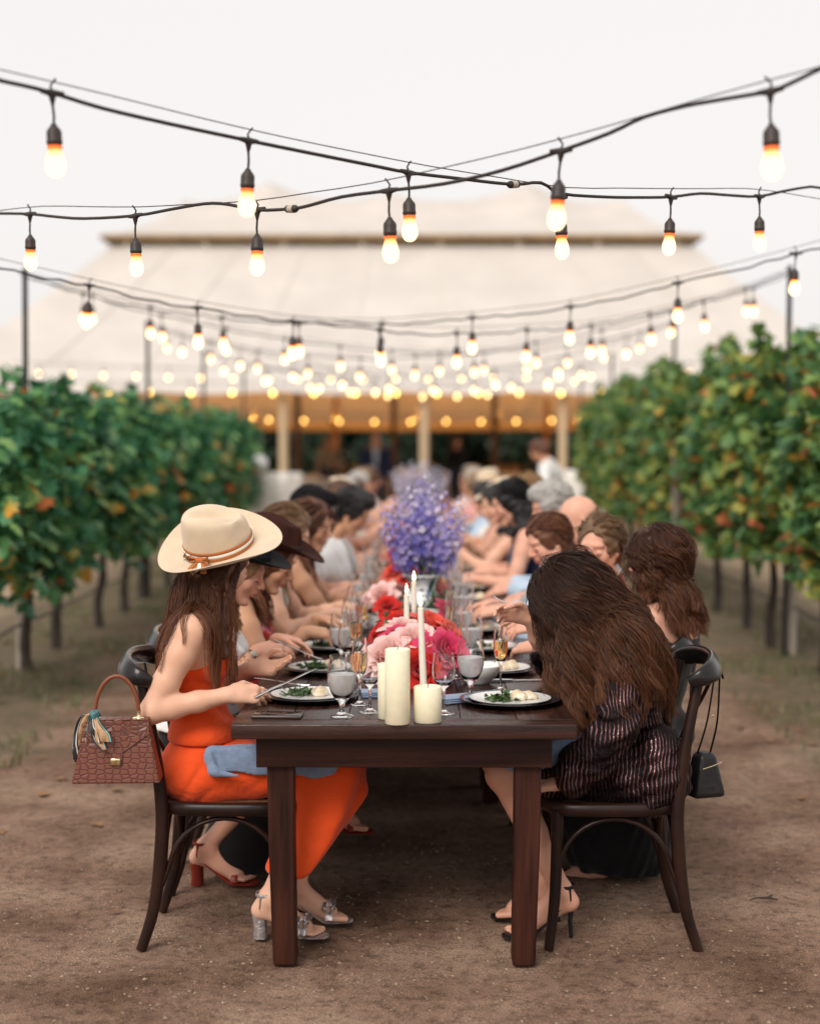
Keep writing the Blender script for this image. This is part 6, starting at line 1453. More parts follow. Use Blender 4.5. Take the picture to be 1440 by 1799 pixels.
#        side k  params  skin hair colour top(style, colour)  look
CAST = [
 ('left', 1, dict(hpx=(419, 1003), l0=-.02, l1=.10, l2=.28, ln=.45, yaw=-.10, pitch=.42, handR=(.215, -.10, .845), handL=(.27, .11, .86), fingR=(1, .25, -.05), palmR=(.1, .6, -.6), curlR=.7, hintR=(-.7, -.35, -.8), footR=(.02, -.10, .135), footL=(.43, -.02, .30), kneeR=(.40, -.10, .54), kneeL=(.42, .04, .60), foot_dirL=(1, -.1, 0), heel=.05, sc=.98), 'rosy', 'long', 'blonde', ('tank', 'white'), 'woman in white sleeveless top and black hat with a wristwatch'),
 ('left', 2, dict(hpx=(474, 988), l0=.0, l1=.12, l2=.30, ln=.5, yaw=-.12, pitch=.45, handR=(.30, -.13, .84), handL=(.34, .12, .86), fingR=(1, .3, -.1), curlR=.6), 'tan', 'long', 'brown', ('tank', 'floral'), 'woman in red and pink floral top and dark brown cowboy hat'),
 ('left', 3, dict(hpx=(505, 940), l0=.02, l1=.16, l2=.32, ln=.5, pitch=.4, handR=(.37, -.12, .845), handL=(.40, .10, .85), sc=.99), 'fair', 'long', 'lightbrown', ('tank', 'cream'), 'woman with bare arms in cream sleeveless top reaching over her plate'),
 ('left', 4, dict(hpx=(546, 925), l0=.04, l1=.16, l2=.30, ln=.4, yaw=-.25, pitch=.25, handR=(.44, -.10, .87), handL=(.42, .12, .85), hintR=(-.3, -.2, -1)), 'tan', 'long', 'brown', ('tank', 'rust'), 'woman with long brown hair in rust sleeveless top'),
 ('left', 5, dict(hpx=(553, 902), l0=.0, l1=.10, l2=.28, pitch=.35, sc=1.03), 'rosy', 'bob', 'black', ('tee', 'white'), 'woman with black bobbed hair in white top'),
 ('left', 6, dict(hpx=(618, 900), sex='m', l0=.12, l1=.28, l2=.42, ln=.7, yaw=-.2, pitch=.55, handR=(.42, -.14, .83), handL=(.45, .14, .84), sc=1.02), 'tan', 'full', 'black', ('tee', 'white'), 'man with thick black hair in white t-shirt leaning in'),
 ('left', 7, dict(l0=.1, l1=.2, l2=.3, pitch=.4), 'fair', 'long', 'lightbrown', ('tank', 'sky'), None),
 ('right', 2, dict(hpx=(1050, 962), l0=.02, l1=.08, l2=.20, ln=.3, yaw=1.05, pitch=.20, roll=.06, handR=(.36, -.12, .86), handL=(.33, .12, .86), sc=.98), 'rosy', 'bun', 'lightbrown', ('tee', 'redfloral'), 'woman with pulled back light brown hair, facing half towards us'),
 ('right', 3, dict(hpx=(962, 952), sex='m', l0=.08, l1=.22, l2=.36, ln=.55, yaw=.35, pitch=.42, handR=(.42, -.12, .86), handL=(.40, .14, .86), sc=.96), 'rosy', 'short', 'brown', ('long', 'sky'), 'man in pale blue shirt with greying dark hair'),
 ('right', 4, dict(hpx=(1014, 915), sex='m', l0=.0, l1=.06, l2=.18, ln=.3, yaw=.1, pitch=.25, sc=1.0), 'rosy', 'bald', 'lightbrown', ('long', 'grey'), 'bald man in grey shirt'),
 ('right', 5, dict(hpx=(968, 892), sex='m', l0=.02, l1=.12, l2=.28, ln=.4, yaw=.15, pitch=.35, sc=1.02), 'rosy', 'full', 'grey', ('long', 'sky'), 'man with thick grey hair in light blue shirt'),
 ('right', 6, dict(hpx=(895, 885), l0=.04, l1=.14, l2=.28, pitch=.35, yaw=.1), 'rosy', 'bob', 'black', ('tank', 'navy'), 'woman with dark bobbed hair in navy top'),
 ('right', 7, dict(hpx=(925, 872), sex='m', l0=.04, l1=.14, l2=.28, pitch=.3, yaw=.1, sc=1.02), 'rosy', 'short', 'blonde', ('tee', 'pink'), 'man with fair short hair in pink shirt'),
]
rp = random.Random(21)
HN = {'lightbrown': 'light brown', 'brown': 'brown', 'black': 'black', 'blonde': 'blonde', 'grey': 'grey', 'brunette': 'dark brown', 'auburn': 'auburn', 'white': 'white'}
TNm = {'sky': 'pale blue', 'redfloral': 'red', 'blush': 'blush'}
for side in ('left', 'right'):
    for k in range(8, NSEAT):
        male = rp.random() < .4
        CAST.append((side, k, dict(sex='m' if male else 'f', l0=rp.uniform(-.05, .1), l1=rp.uniform(.05, .22), l2=rp.uniform(.15, .35), ln=rp.uniform(.3, .6), yaw=rp.uniform(-.75, .75), pitch=rp.uniform(-.05, .45), roll=rp.uniform(-.15, .15), side=rp.uniform(-.08, .08), handR=(rp.uniform(.30, .46), -.12, rp.uniform(.82, 1.0)), handL=(rp.uniform(.30, .46), .12, rp.uniform(.82, .9)), sc=rp.uniform(.96, 1.04)),
                     rp.choice(['fair', 'rosy', 'tan', 'rosy']), rp.choice(['short', 'full', 'short', 'bald']) if male else rp.choice(['long', 'bob', 'long', 'bun', 'pony']), rp.choice(['brown', 'lightbrown', 'black', 'blonde', 'brunette', 'grey', 'auburn']),
                     (rp.choice(['tee', 'long', 'long']) if male else rp.choice(['tank', 'tee', 'long'] if side == 'right' else ['tank', 'tee', 'tank']), rp.choice(['white', 'pink', 'sky', 'blush', 'navy', 'cream', 'white', 'pink', 'white', 'grey', 'sky'])), None))
PEOPLE = {}
for side, k, prm, sk, hk, hc, (ts, tc_), look in CAST:
    loc, rz = seat(side, k); loc = (loc[0], loc[1] + (rp.uniform(-.04, .04) if k > 5 else 0), 0)
    h = .0055 if k < 4 else (.0075 if k < 8 else .011)
    if not look: look = f"{'man' if prm.get('sex') == 'm' else 'woman'} with {'a bald crown' if hk == 'bald' else HN[hc] + ' hair'} in {TNm.get(tc_, tc_)} top"
    nth = f', {ORD[k]} on the {side}'
    t, J, f = person(loc, rz, prm, sk, look + nth, GRP[side], h=h, legs=k < 12, feet=k < 5, hands=True, lo=(-.36, -.42, .0 if k < 12 else .4))
    fem = J['q']['sex'] == 'f'; PEOPLE[side, k] = (t, J)
    gh = max(h, .007)
    garment(t, J, 'top', CL[tc_], h=gh, e={('left', 1): .034, ('left', 2): .022}.get((side, k), .012 if fem else .018), sleeves={'tank': None, 'tee': .55, 'long': 1.85}[ts], neck=(-.03 if ts == 'tank' else .012), neckn=(.55 if ts == 'tank' else .3, 0, 1), flare=.03 if ts == 'tee' else .004, ripple=.003 if k < 8 else 0, hem=.56,
            cuts=((J['shR'] + vec(0, .012, 0), (0, -1, .5)), (J['shL'] + vec(0, -.012, 0), (0, 1, .5))) if ts == 'tank' else ())
    legc = 'black' if (side, k) == ('left', 1) else None
    if k < 12: garment(t, J, 'trousers' if not fem else 'skirt', CL['denim'] if not fem else CL[legc or rp.choice(['black', 'navy', 'denim', 'black'])], h=.011, e=.008, shoulders=False, neck=-.34, neckn=(0, 0, 1), lo=(-.34, -.36, .03), hi=(.64, .36, .78),
            extra=(lambda f, J: (put_leg(f, J, 'R', .012, False), put_leg(f, J, 'L', .012, False))) if not fem else (lambda f, J: (put_leg(f, J, 'R', .02, False, 1.0), put_leg(f, J, 'L', .02, False, 1.0), f.cone(vec(.0, 0, .52), vec(.36, 0, .52), .12, .085, .06), f.cone(vec(.33, 0, .50), vec(.14, 0, .12), .11, .14, .06))), ripple=0)
    hair_mesh(t, J, hk, HV[hc], h=max(h, .006))
    if 1 < k < 8 and hk in ('short', 'full', 'bob', 'bun', 'long') and not (side == 'left' and k in (2, 4)):
        Q, rd = comb(f, J, 260, {'short': .11, 'full': .12, 'bun': .15, 'bob': .26, 'long': .34}[hk], 60 + k, flow=(-.8, 0, -.5), thick=(.016, .028), grav=.25, per=14, spread=.013, rad=.0013, wave=.004, wlen=.12, lenvar=.3, start_flow=5, tip=.8)
        hair_object('hair_strands', Q, rd, HS[hc], t)
    if k < 8: face_bits(t, J, HV[hc])
    if k == 1 and side == 'left':
        for sd in 'RL': shoe(t, J['an' + sd], J['q']['foot_dir' + sd], REDL, .085, 'block', False, True, 0 if sd == 'R' else .165)
    if side == 'left' and k in (1, 2, 4):
        Q, rd = comb(f, J, 220, .30 if k != 1 else .24, 30 + k, flow=(-.6, 0, -.8), thick=(.010, .034), grav=.22, per=14, spread=.012, rad=.0015, wave=.008 if k == 1 else .004, wlen=.14, region=(lambda d: d[:, 2] < .30) if k < 3 else None)
        hair_object('hair_strands', Q, rd, HS[hc], t)
print('guests', time.time() - T0)
# standing people near the tent
def standing(loc, rz, prm, sk, hk, hc, shirt, coat, label, h=.012, scale=1.0):
    base = dict(hip=(0, 0, .93), kneeR=(.02, -.09, .50), kneeL=(.02, .09, .50), footR=(0, -.10, .08), footL=(0, .10, .08), handR=(.10, -.26, .82), handL=(.10, .26, .82), fingR=(.2, 0, -1), fingL=(.2, 0, -1), palmR=(0, 1, 0), palmL=(0, -1, 0), l0=0, l1=.04, l2=.08, ln=.15, pitch=.1)
    base.update(prm); t, J, f = person(loc, rz, base, sk, label, 'people standing by the tent', h=h, lo=(-.4, -.45, 0), hi=(.6, .45, 1.85), feet=False)
    garment(t, J, 'shirt', shirt, h=h, e=.016, sleeves=1.8, neck=.02, lo=(-.4, -.45, .7), hi=(.6, .45, 1.7), ripple=0)
    if coat: garment(t, J, 'jacket', coat, h=h, e=.034, sleeves=1.85, neck=.02, lo=(-.4, -.45, .7), hi=(.6, .45, 1.7), ripple=0, extra=lambda f, J: f.cone(J['nb'] + vec(.11, 0, 0), J['waist'] + vec(.13, 0, -.02), .062, .035, .01, None, True))
    garment(t, J, 'trousers', CL['denim'], h=h, e=.010, shoulders=False, neck=-.30, neckn=(0, 0, 1), lo=(-.3, -.3, .02), hi=(.3, .3, 1.2), extra=lambda f, J: (put_leg(f, J, 'R', .02, False), put_leg(f, J, 'L', .02, False)), ripple=0)
    hair_mesh(t, J, hk, HV[hc], h=h, hi=(.6, .36, 1.85)); t.scale = (scale,) * 3; return t
p = at(660, 790, 31); standing((p.x, 31, 0), -math.pi / 2, dict(sex='m', sc=1.0), 'rosy', 'bald', 'grey', CL['sky'], CL['navy'], 'man in navy jacket and pale blue shirt standing under the tent')
p = at(972, 800, 17.2); standing((p.x, 17.2, 0), math.pi * .9, dict(sex='f', l1=.15, l2=.3, ln=.5, pitch=.5, hip=(0, 0, .86), kneeR=(.05, -.09, .46), kneeL=(.05, .09, .46)), 'tan', 'bun', 'brown', CL['white'], None, 'server in white shirt bending beside the far right of the table', .010, 1.0)
p = at(800, 800, 33); standing((p.x, 33, 0), -math.pi / 2 + .5, dict(sex='f', sc=.92), 'rosy', 'long', 'brown', CL['black'], None, 'guest in dark clothes standing in the shade of the tent')
p = at(575, 800, 34); standing((p.x, 34, 0), -1.2, dict(sex='f', sc=.92), 'tan', 'long', 'blonde', CL['khaki'], None, 'guest in tan top standing under the tent near the left poles')
print('standing', time.time() - T0)
# ------------------------------------------------------------------ hats
def hat(M, label, col, band, crown=(.098, .083), ch=.125, brim=(.185, .165), curl=.055, dip=.012, mat_=None, knot=False, rough=.9):
    t = empty('cowboy_hat', (0, 0, 0), 0, label, 'hat', None); t.matrix_world = M
    na = 64; prof = []
    for i in range(10): prof.append(('top', i / 9 * .86))
    for i in range(8): prof.append(('side', (i + 1) / 8))
    for i in range(12): prof.append(('brim', (i + 1) / 12))
    V = []; F = []
    for (kind, q) in prof:
        for k in range(na):
            a = 2 * math.pi * k / na; ca, sa = math.cos(a), math.sin(a); egg = 1 + .05 * ca
            cx_, cy_ = crown[0] * ca, crown[1] * sa
            if kind == 'top':
                s_ = q; x, y = cx_ * s_ * .86, cy_ * s_ * .84
                z = ch * (1 - .10 * max(0, s_ - .55) ** 2 * 5) - .034 * math.exp(-(y / .022) ** 2) * math.exp(-((x - .01) / .075) ** 2) - .016 * math.exp(-((x - .06) / .03) ** 2 - ((abs(y) - .045) / .022) ** 2) - .018 * x / .1
            elif kind == 'side':
                tp = (cx_ * .74, cy_ * .722); f_ = q; bulge = math.sin(f_ * math.pi / 2) ** .6
                x = tp[0] + (cx_ * egg - tp[0]) * bulge; y = tp[1] + (cy_ - tp[1]) * bulge
                zt = ch * (1 - .10 * .0961 * 5) - .018 * tp[0] / .1 - .008 * max(0, ca) ** 4 * abs(math.sin(2 * a)); z = zt * (1 - f_ ** 1.35)
                pin = .012 * math.exp(-((abs(sa) - .62) / .22) ** 2) * max(0, ca) * math.sin(f_ * math.pi); x -= pin * ca; y -= pin * math.copysign(1, sa) * 1.2
            else:
                x = cx_ * egg + (brim[0] * ca * (1.08 if ca > 0 else 1.0) - cx_ * egg) * q; y = cy_ + (brim[1] * sa - cy_) * q
                z = curl * abs(sa) ** 2.4 * q ** 1.7 - dip * abs(ca) ** 2 * q ** 1.3 - .004 * math.sin(q * 3.14)
            V.append((x, y, z))
    V.append((0, 0, ch - .034)); n = len(prof)
    for i in range(n - 1):
        for k in range(na): F.append((i * na + k, (i + 1) * na + k, (i + 1) * na + (k + 1) % na, i * na + (k + 1) % na))
    mb = MB(); mb.raw(V, F, True); o = mb.build('felt_body', mat_, t); so = o.modifiers.new('thickness', 'SOLIDIFY'); so.thickness = .004; so.offset = 1
    sb = o.modifiers.new('smooth', 'SUBSURF'); sb.levels = sb.render_levels = 1
    def ring(z, w, name, m, e=.0035, tilt=0.0):
        mb = MB(); r = []
        for k in range(49):
            a = 2 * math.pi * k / 48; ff = 1 - (max(z, 0) / ch); s_ = (.94 + .06 * ff ** .5); r.append((crown[0] * math.cos(a) * (1 + .05 * math.cos(a)) * s_ + e * math.cos(a), crown[1] * math.sin(a) * s_ + e * math.sin(a), z + tilt * math.cos(a)))
        mb.sweep(r, [(.0022, w)] * 49, up=(0, 0, 1), sides=8, cap=False); mb.build(name, m, t)
    if knot:
        tan, wh = band
        ring(.010, .006, 'band', tan, .0045); ring(.021, .0055, 'band', wh, .0050); ring(.032, .0055, 'band', tan, .0045)
        a = math.radians(238); kx, ky = crown[0] * 1.05 * math.cos(a), crown[1] * 1.08 * math.sin(a); mb = MB(); d = Vector((math.cos(a), math.sin(a), 0)); sd = Vector((-d.y, d.x, 0)); k0 = Vector((kx, ky, .022)) + d * .006
        mb.sweep([k0 - sd * .012, k0 + d * .006, k0 + sd * .012], [(.008, .009), (.011, .012), (.008, .009)], sides=8)
        for (u, w_, l) in ((-.02, .3, .05), (.018, .1, .06), (-.006, -.1, .066)): mb.sweep([k0, k0 + sd * u + d * .014 + Vector((0, 0, -.012)), k0 + sd * (u * 1.6) + d * (l * .8) + Vector((0, 0, -.018))], [(.004, .003), (.009, .0025), (.010, .002)], sides=6)
        for u in (-.03, .03): mb.sweep([k0, k0 + sd * u + d * .008 + Vector((0, 0, .014)), k0 + sd * u * 1.2 + d * .010 - Vector((0, 0, .004)), k0], [(.003, .003), (.006, .003), (.006, .003), (.003, .003)], sides=6)
        mb.build('bow', tan, t)
        mb = MB(); mb.sweep([k0 + d * .008, k0 + sd * .006 + d * .024 + Vector((0, 0, -.014)), k0 - sd * .012 + d * .05 + Vector((0, 0, -.018))], [(.004, .003), (.008, .0025), (.007, .002)], sides=6); mb.build('ribbon_tail', wh, t)
    else: ring(.014, .010, 'band', band, .0045)
    return t
def hat_matrix(pos, yaw, pitch, roll):     # pitch lifts the front, roll lowers the right side
    return Matrix.Translation(Vector(pos)) @ Matrix.Rotation(yaw, 4, 'Z') @ Matrix.Rotation(-pitch, 4, 'Y') @ Matrix.Rotation(roll, 4, 'X')
WL_ = lambda t, v: (Matrix.Translation(t.location) @ Matrix.Rotation(t.rotation_euler.z, 4, 'Z')) @ Vector(v)
FELT = mat('cream_felt', (.64, .51, .365), .95, sheen=.3, var=.05, vscale=20, bump=.12, bscale=260)
BFELT = mat('black_felt', (.011, .010, .012), .9, spec=.15, bump=.15, bscale=200); DFELT = mat('brown_felt', (.040, .014, .010), .95, spec=.15, bump=.15, bscale=200)
TANB = mat('tan_ribbon', (.42, .14, .035), .75, bump=.3, bscale=150); WHB = mat('white_ribbon', (.78, .75, .70), .8)
hp = WL_(L1, JL1['head'] + JL1['H'] @ vec(-.026, 0, .052))
hat(hat_matrix(hp, .16, .22, .44), 'cream felt cowboy hat with tan and white tied band, worn by the woman in orange', None, (TANB, WHB), crown=(.108, .092), ch=.130, brim=(.196, .186), curl=.046, dip=.004, mat_=FELT, knot=True)
def on_head(key, lift, back, pitch, roll, label, m, band, **kw):
    t, J = PEOPLE[key]; H = J['H']; c = J['head'] + H @ vec(back, 0, lift); w = t.matrix_basis @ Vector(c) if False else (Matrix.Translation(t.location) @ Matrix.Rotation(t.rotation_euler.z, 4, 'Z')) @ Vector(c)
    return hat(hat_matrix(w, t.rotation_euler.z + J['q']['yaw'], pitch, roll), label, None, band, mat_=m, **kw)
on_head(('left', 1), .056, -.012, -.22, .05, 'black cowboy hat with wide brim, half hidden behind the cream hat', BFELT, BFELT, brim=(.172, .165), curl=.030, dip=.006, ch=.115)
on_head(('left', 2), .060, -.016, -.16, .0, 'dark brown cowboy hat with curled brim, behind the black hat', DFELT, mat('brown_ribbon', (.03, .013, .01), .8), crown=(.108, .092), brim=(.20, .18), curl=.048, dip=.028, ch=.125)
on_head(('left', 5), .066, -.014, -.1, .0, 'small black flat hat on the sixth guest on the left', BFELT, BFELT, brim=(.12, .11), curl=.0, dip=.0, ch=.07)
on_head(('right', 9), .060, -.012, -.1, 0, 'pale cream hat far down the right side of the table', FELT, TANB, brim=(.18, .17), curl=.03, ch=.11)
on_head(('right', 12), .060, -.012, -.1, 0, 'cream hat farthest down the right side of the table', FELT, TANB, brim=(.18, .17), curl=.03, ch=.11)
on_head(('left', 10), .060, -.012, -.1, 0, 'pale straw hat far down the left side of the table', FELT, TANB, brim=(.18, .17), curl=.03, ch=.11)

# wristwatch and bracelets of the second woman on the left
t, J = PEOPLE['left', 1]
GOLD = mat('gold', (.75, .52, .22), .22, metal=1.0)
for (tt, rr, nm, m) in ((.10, .0275, 'wristwatch', GOLD), (.22, .029, 'bracelet', GOLD), (.30, .031, 'bracelet', GOLD)):
    c = Vector(J['wrR'] + (J['elR'] - J['wrR']) * tt); d = Vector(unit(J['elR'] - J['wrR'])); u = d.orthogonal().normalized(); w = d.cross(u)
    mb = MB(); mb.sweep([c + u * rr * math.cos(a) + w * rr * math.sin(a) for a in np.linspace(0, 6.2832, 21)], [(.0015, .006 if nm == 'wristwatch' else .0016)] * 21, up=tuple(d), sides=8, cap=False); o = mb.build(nm, m, t)
    if nm == 'wristwatch':
        out_ = Vector((0.1, -1, .35)); out_ = (out_ - d * out_.dot(d)).normalized(); q = out_.to_track_quat('Z', 'Y').to_matrix(); mb = MB(); mb.lathe([(.0005, -.002), (.0105, -.002), (.0115, 0), (.0105, .002), (.0005, .0022)], 20, c + out_ * (rr + .002), q); mb.build('dial', mat('watch_dial', (.42, .43, .40), .2), o)

# knife and fork in the hands
def held(kind, a, b, label, cat):
    o = PROTO[kind]; o = copy_tree(o) if kind in USED else o; USED.add(kind); a, b = Vector(a), Vector(b); d = (b - a).normalized(); o.location = (a + b) / 2; o.rotation_mode = 'QUATERNION'
    y = Vector((0, 0, 1)).cross(d).normalized(); z = d.cross(y); o.rotation_quaternion = Matrix((d, y, z)).transposed().to_quaternion(); return tag(o, label, cat, None)
WL = lambda t, v: (Matrix.Translation(t.location) @ Matrix.Rotation(t.rotation_euler.z, 4, 'Z')) @ Vector(v)
h = WL(L1, JL1['wrR']); held('knife', at(452, 1226, 4.90), at(549, 1180, 4.99), 'steel knife held by the woman in orange over her plate', 'knife')
held('fork', at(468, 1196, 5.14), at(524, 1205, 5.12), 'steel fork in the far hand of the woman in orange', 'fork')
held('fork', at(952, 1090, 5.18), at(868, 1053, 5.20), 'steel fork lifted by the brunette on the right', 'fork')
held('fork', at(486, 1128, 5.66), at(560, 1160, 5.68), 'pale fork held by the woman in white', 'fork')

# ------------------------------------------------------------------ napkins on laps
def lap_cloth(name, f_pts, label, m, nu_=10, nv_=10, thick=.004):
    """bilinear patch of rows of points smoothed by Catmull-Rom"""
    rows = [smooth_path(r, 5) for r in f_pts]; cols = [smooth_path([r[i] for r in rows], 5) for i in range(len(rows[0]))]
    n, mm = len(cols), len(cols[0]); V = [p for c in cols for p in c]; F = [(i * mm + j, (i + 1) * mm + j, (i + 1) * mm + j + 1, i * mm + j + 1) for i in range(n - 1) for j in range(mm - 1)]
    mb = MB(); mb.raw(V, F, True); o = mb.build(name, m, None); so = o.modifiers.new('thickness', 'SOLIDIFY'); so.thickness = thick; so.offset = 0; return tag(o, label, 'napkin', 'blue napkins on laps')
def soft_cloth(label, cones, lo, hi, m, fold):
    f = Field(lo, hi, .005)
    for a_, b_, r0, r1, ax, fl in cones: f.cone(a_, b_, r0, r1, .02, (ax, fl))
    f.ripple(lambda x, y, z: fold * (np.sin(z * 95 + x * 30 + 3 * np.sin(x * 18)) + .5 * np.sin(x * 70 + z * 40)))
    o = add('lap_napkin', skin_mesh(f, 'lap_napkin', 2), None, m); return tag(o, label, 'napkin', 'blue napkins on laps')
soft_cloth('blue napkin rolled over the lap of the woman in orange', [((-.63, 4.885, .597), (-.30, 4.875, .592), .038, .052, (0, 1, 0), 6.0), ((-.655, 4.88, .610), (-.635, 4.868, .568), .016, .014, (0, 1, 0), 1.0), ((-.64, 4.90, .630), (-.30, 4.93, .640), .018, .022, (0, 0, 1), 2.0), ((-.64, 4.868, .563), (-.56, 4.862, .553), .012, .006, (0, 1, 0), 1.0)], (-.74, 4.78, .5), (-.25, 5.05, .72), BLUEN, .0022)
soft_cloth('pale blue napkin on the lap of the brunette on the right', [((.30, 4.90, .60), (.50, 4.90, .625), .045, .04, (0, 1, 0), 2.4), ((.30, 4.95, .64), (.50, 4.95, .66), .025, .025, (0, 0, 1), 1.5)], (.2, 4.8, .5), (.6, 5.05, .75), BLUEN, .002)
soft_cloth('pale blue napkin hanging beside the right table edge', [((.50, 5.02, .77), (.495, 5.08, .66), .045, .040, (1, 0, 0), 3.0)], (.4, 4.9, .56), (.6, 5.2, .85), BLUEN, .002)

# ------------------------------------------------------------------ handbags
def croc():
    m = mat('crocodile_leather', (.22, .066, .040), .38, coat=.2); t = m.node_tree; b = t.nodes['Principled BSDF']; L = t.links
    tc = t.nodes.new('ShaderNodeTexCoord'); mp = t.nodes.new('ShaderNodeMapping'); mp.inputs['Scale'].default_value = (40, 40, 62); L.new(tc.outputs['Object'], mp.inputs['Vector'])
    v = t.nodes.new('ShaderNodeTexVoronoi'); v.feature = 'DISTANCE_TO_EDGE'; v.inputs['Scale'].default_value = 1; v.inputs['Randomness'].default_value = .45; L.new(mp.outputs[0], v.inputs['Vector'])
    r = t.nodes.new('ShaderNodeValToRGB'); L.new(v.outputs['Distance'], r.inputs['Fac']); e = r.color_ramp.elements; e[0].color = (.075, .021, .012, 1); e[1].position = .07; e[1].color = (.155, .045, .026, 1); x = e.new(.5); x.color = (.18, .054, .032, 1)
    L.new(r.outputs[0], b.inputs['Base Color']); r2 = t.nodes.new('ShaderNodeValToRGB'); r2.color_ramp.elements[1].position = .16; L.new(v.outputs['Distance'], r2.inputs['Fac'])
    bp = t.nodes.new('ShaderNodeBump'); bp.inputs['Strength'].default_value = .6; bp.inputs['Distance'].default_value = .004; L.new(r2.outputs[0], bp.inputs['Height']); L.new(bp.outputs[0], b.inputs['Normal']); return m
CROC = croc(); GOLDP = mat('pale_gold', (.85, .74, .45), .2, metal=1.0); BRNL = mat('brown_leather', (.20, .055, .025), .4)
bx = at(207, 1316, 4.80); zb = at(207, 1371, 4.80).z; bag = empty('handbag', (bx.x, 4.80, zb), R(3), 'brown crocodile leather handbag with gold clasp hanging on the left chair', 'handbag')
wb, wt_, hb_, dd = .134, .096, .187, .05
def trap(w0, w1, z0, z1, y0, y1, yt0, yt1): return [(-w0, y0, z0), (w0, y0, z0), (w0, y1, z0), (-w0, y1, z0), (-w1, yt0, z1), (w1, yt0, z1), (w1, yt1, z1), (-w1, yt1, z1)]
HEX = [(3, 2, 1, 0), (4, 5, 6, 7), (0, 1, 5, 4), (1, 2, 6, 5), (2, 3, 7, 6), (3, 0, 4, 7)]
mb = MB(); mb.raw(trap(wb, wt_, 0, hb_, -dd, dd, -.026, .026), HEX); o = mb.build('bag_body', CROC, bag); bv = o.modifiers.new('e', 'BEVEL'); bv.width = .006; bv.segments = 3
fl_y = lambda z: -dd + (dd - .026) * z / hb_
pts = [(-wt_ - .002, hb_ + .001), (wt_ + .002, hb_ + .001), (wt_ + .006, hb_ * .80), (.022, hb_ * .50), (.020, hb_ * .30), (-.020, hb_ * .30), (-.022, hb_ * .50), (-wt_ - .006, hb_ * .80)]
mb = MB(); Vf = [(x, fl_y(z) - .0045, z) for x, z in pts] + [(x, fl_y(z) + .001, z) for x, z in pts]; n = len(pts)
mb.raw(Vf, [tuple(reversed(range(n))), tuple(range(n, 2 * n))] + [(k, (k + 1) % n, n + (k + 1) % n, n + k) for k in range(n)]); o = mb.build('flap', CROC, bag); bv = o.modifiers.new('e', 'BEVEL'); bv.width = .0012
mb = MB(); mb.raw([(-wt_, -.027, hb_ + .002), (wt_, -.027, hb_ + .002), (wt_, .027, hb_ + .002), (-wt_, .027, hb_ + .002), (-wt_, -.027, hb_ + .006), (wt_, -.027, hb_ + .006), (wt_, .027, hb_ + .006), (-wt_, .027, hb_ + .006)], HEX); mb.build('top_panel', CROC, bag)
mb = MB(); zc = hb_ * .36; yc = fl_y(zc) - .008
mb.box((0, yc, zc), (.030, .006, .021), None, .003); o = mb.build('clasp', GOLDP, bag)
mb = MB(); mb.box((0, yc - .004, zc), (.005, .006, .017), None, .001); mb.build('turn_lock', GOLD, o); mb = MB(); mb.box((0, yc - .0042, zc + .003), (.013, .003, .002)); mb.build('slot', mat('dark_slot', (.05, .03, .015), .5), o)
hz = lambda a: (.066 * math.cos(a), -.006, hb_ + .018 + .118 * math.sin(a))
mb = MB(); mb.sweep([hz(a) for a in np.linspace(0, math.pi, 25)], [(.0062, .0062)] * 25, up=(0, 1, 0), sides=10); mb.build('handle', BRNL, bag)
for s_ in (-1, 1):
    mb = MB(); mb.sweep([(s_ * .066, -.006, hb_ + .03), (s_ * .066, -.006, hb_ + .016), (s_ * .066, -.006, hb_ + .006)], [.0075, .006, .010], up=(1, 0, 0), sides=10); mb.sweep([(s_ * .05, -.006, hb_ + .007), (s_ * .066, -.006, hb_ + .008), (s_ * .082, -.006, hb_ + .007)], [(.004, .003), (.006, .004), (.004, .003)], sides=8); mb.build('handle_fitting', GOLDP, bag)
# scarf tied to the handle
def scarf_material():
    m = mat('printed_silk', (.46, .28, .15), .4, sheen=.3); t = m.node_tree; b = t.nodes['Principled BSDF']; L = t.links; tc = t.nodes.new('ShaderNodeTexCoord'); sp = t.nodes.new('ShaderNodeSeparateXYZ'); L.new(tc.outputs['UV'], sp.inputs[0])
    r = t.nodes.new('ShaderNodeValToRGB'); r.color_ramp.interpolation = 'CONSTANT'; L.new(sp.outputs['X'], r.inputs['Fac']); e = r.color_ramp.elements; e[0].color = (.012, .014, .016, 1); e[1].position = .22; e[1].color = (.72, .68, .60, 1)
    for p_, c_ in ((.28, (.02, .02, .025)), (.36, (.46, .27, .14)), (.86, (.05, .03, .02)), (.92, (.10, .42, .44))): x = e.new(p_); x.color = (*c_, 1)
    L.new(r.outputs[0], b.inputs['Base Color']); return m
SILK = scarf_material(); TEAL = mat('teal_silk', (.06, .26, .28), .4, var=.6, vscale=60, col2=(.02, .03, .04))
scarf = empty('silk_scarf', (bx.x - .066, 4.785, zb + hb_ + .018), 0, 'tan, black and teal silk scarf knotted round the handbag handle', 'scarf')
mb = MB(); mb.sweep([(-.014, -.004, -.006), (0, -.012, .002), (.014, -.004, .008)], [(.010, .012), (.014, .015), (.010, .012)], sides=10); mb.sweep([(-.008, -.014, .010), (0, -.016, -.002), (.006, -.013, -.012)], [(.006, .006), (.008, .009), (.006, .006)], sides=8); mb.build('knot', TEAL, scarf)
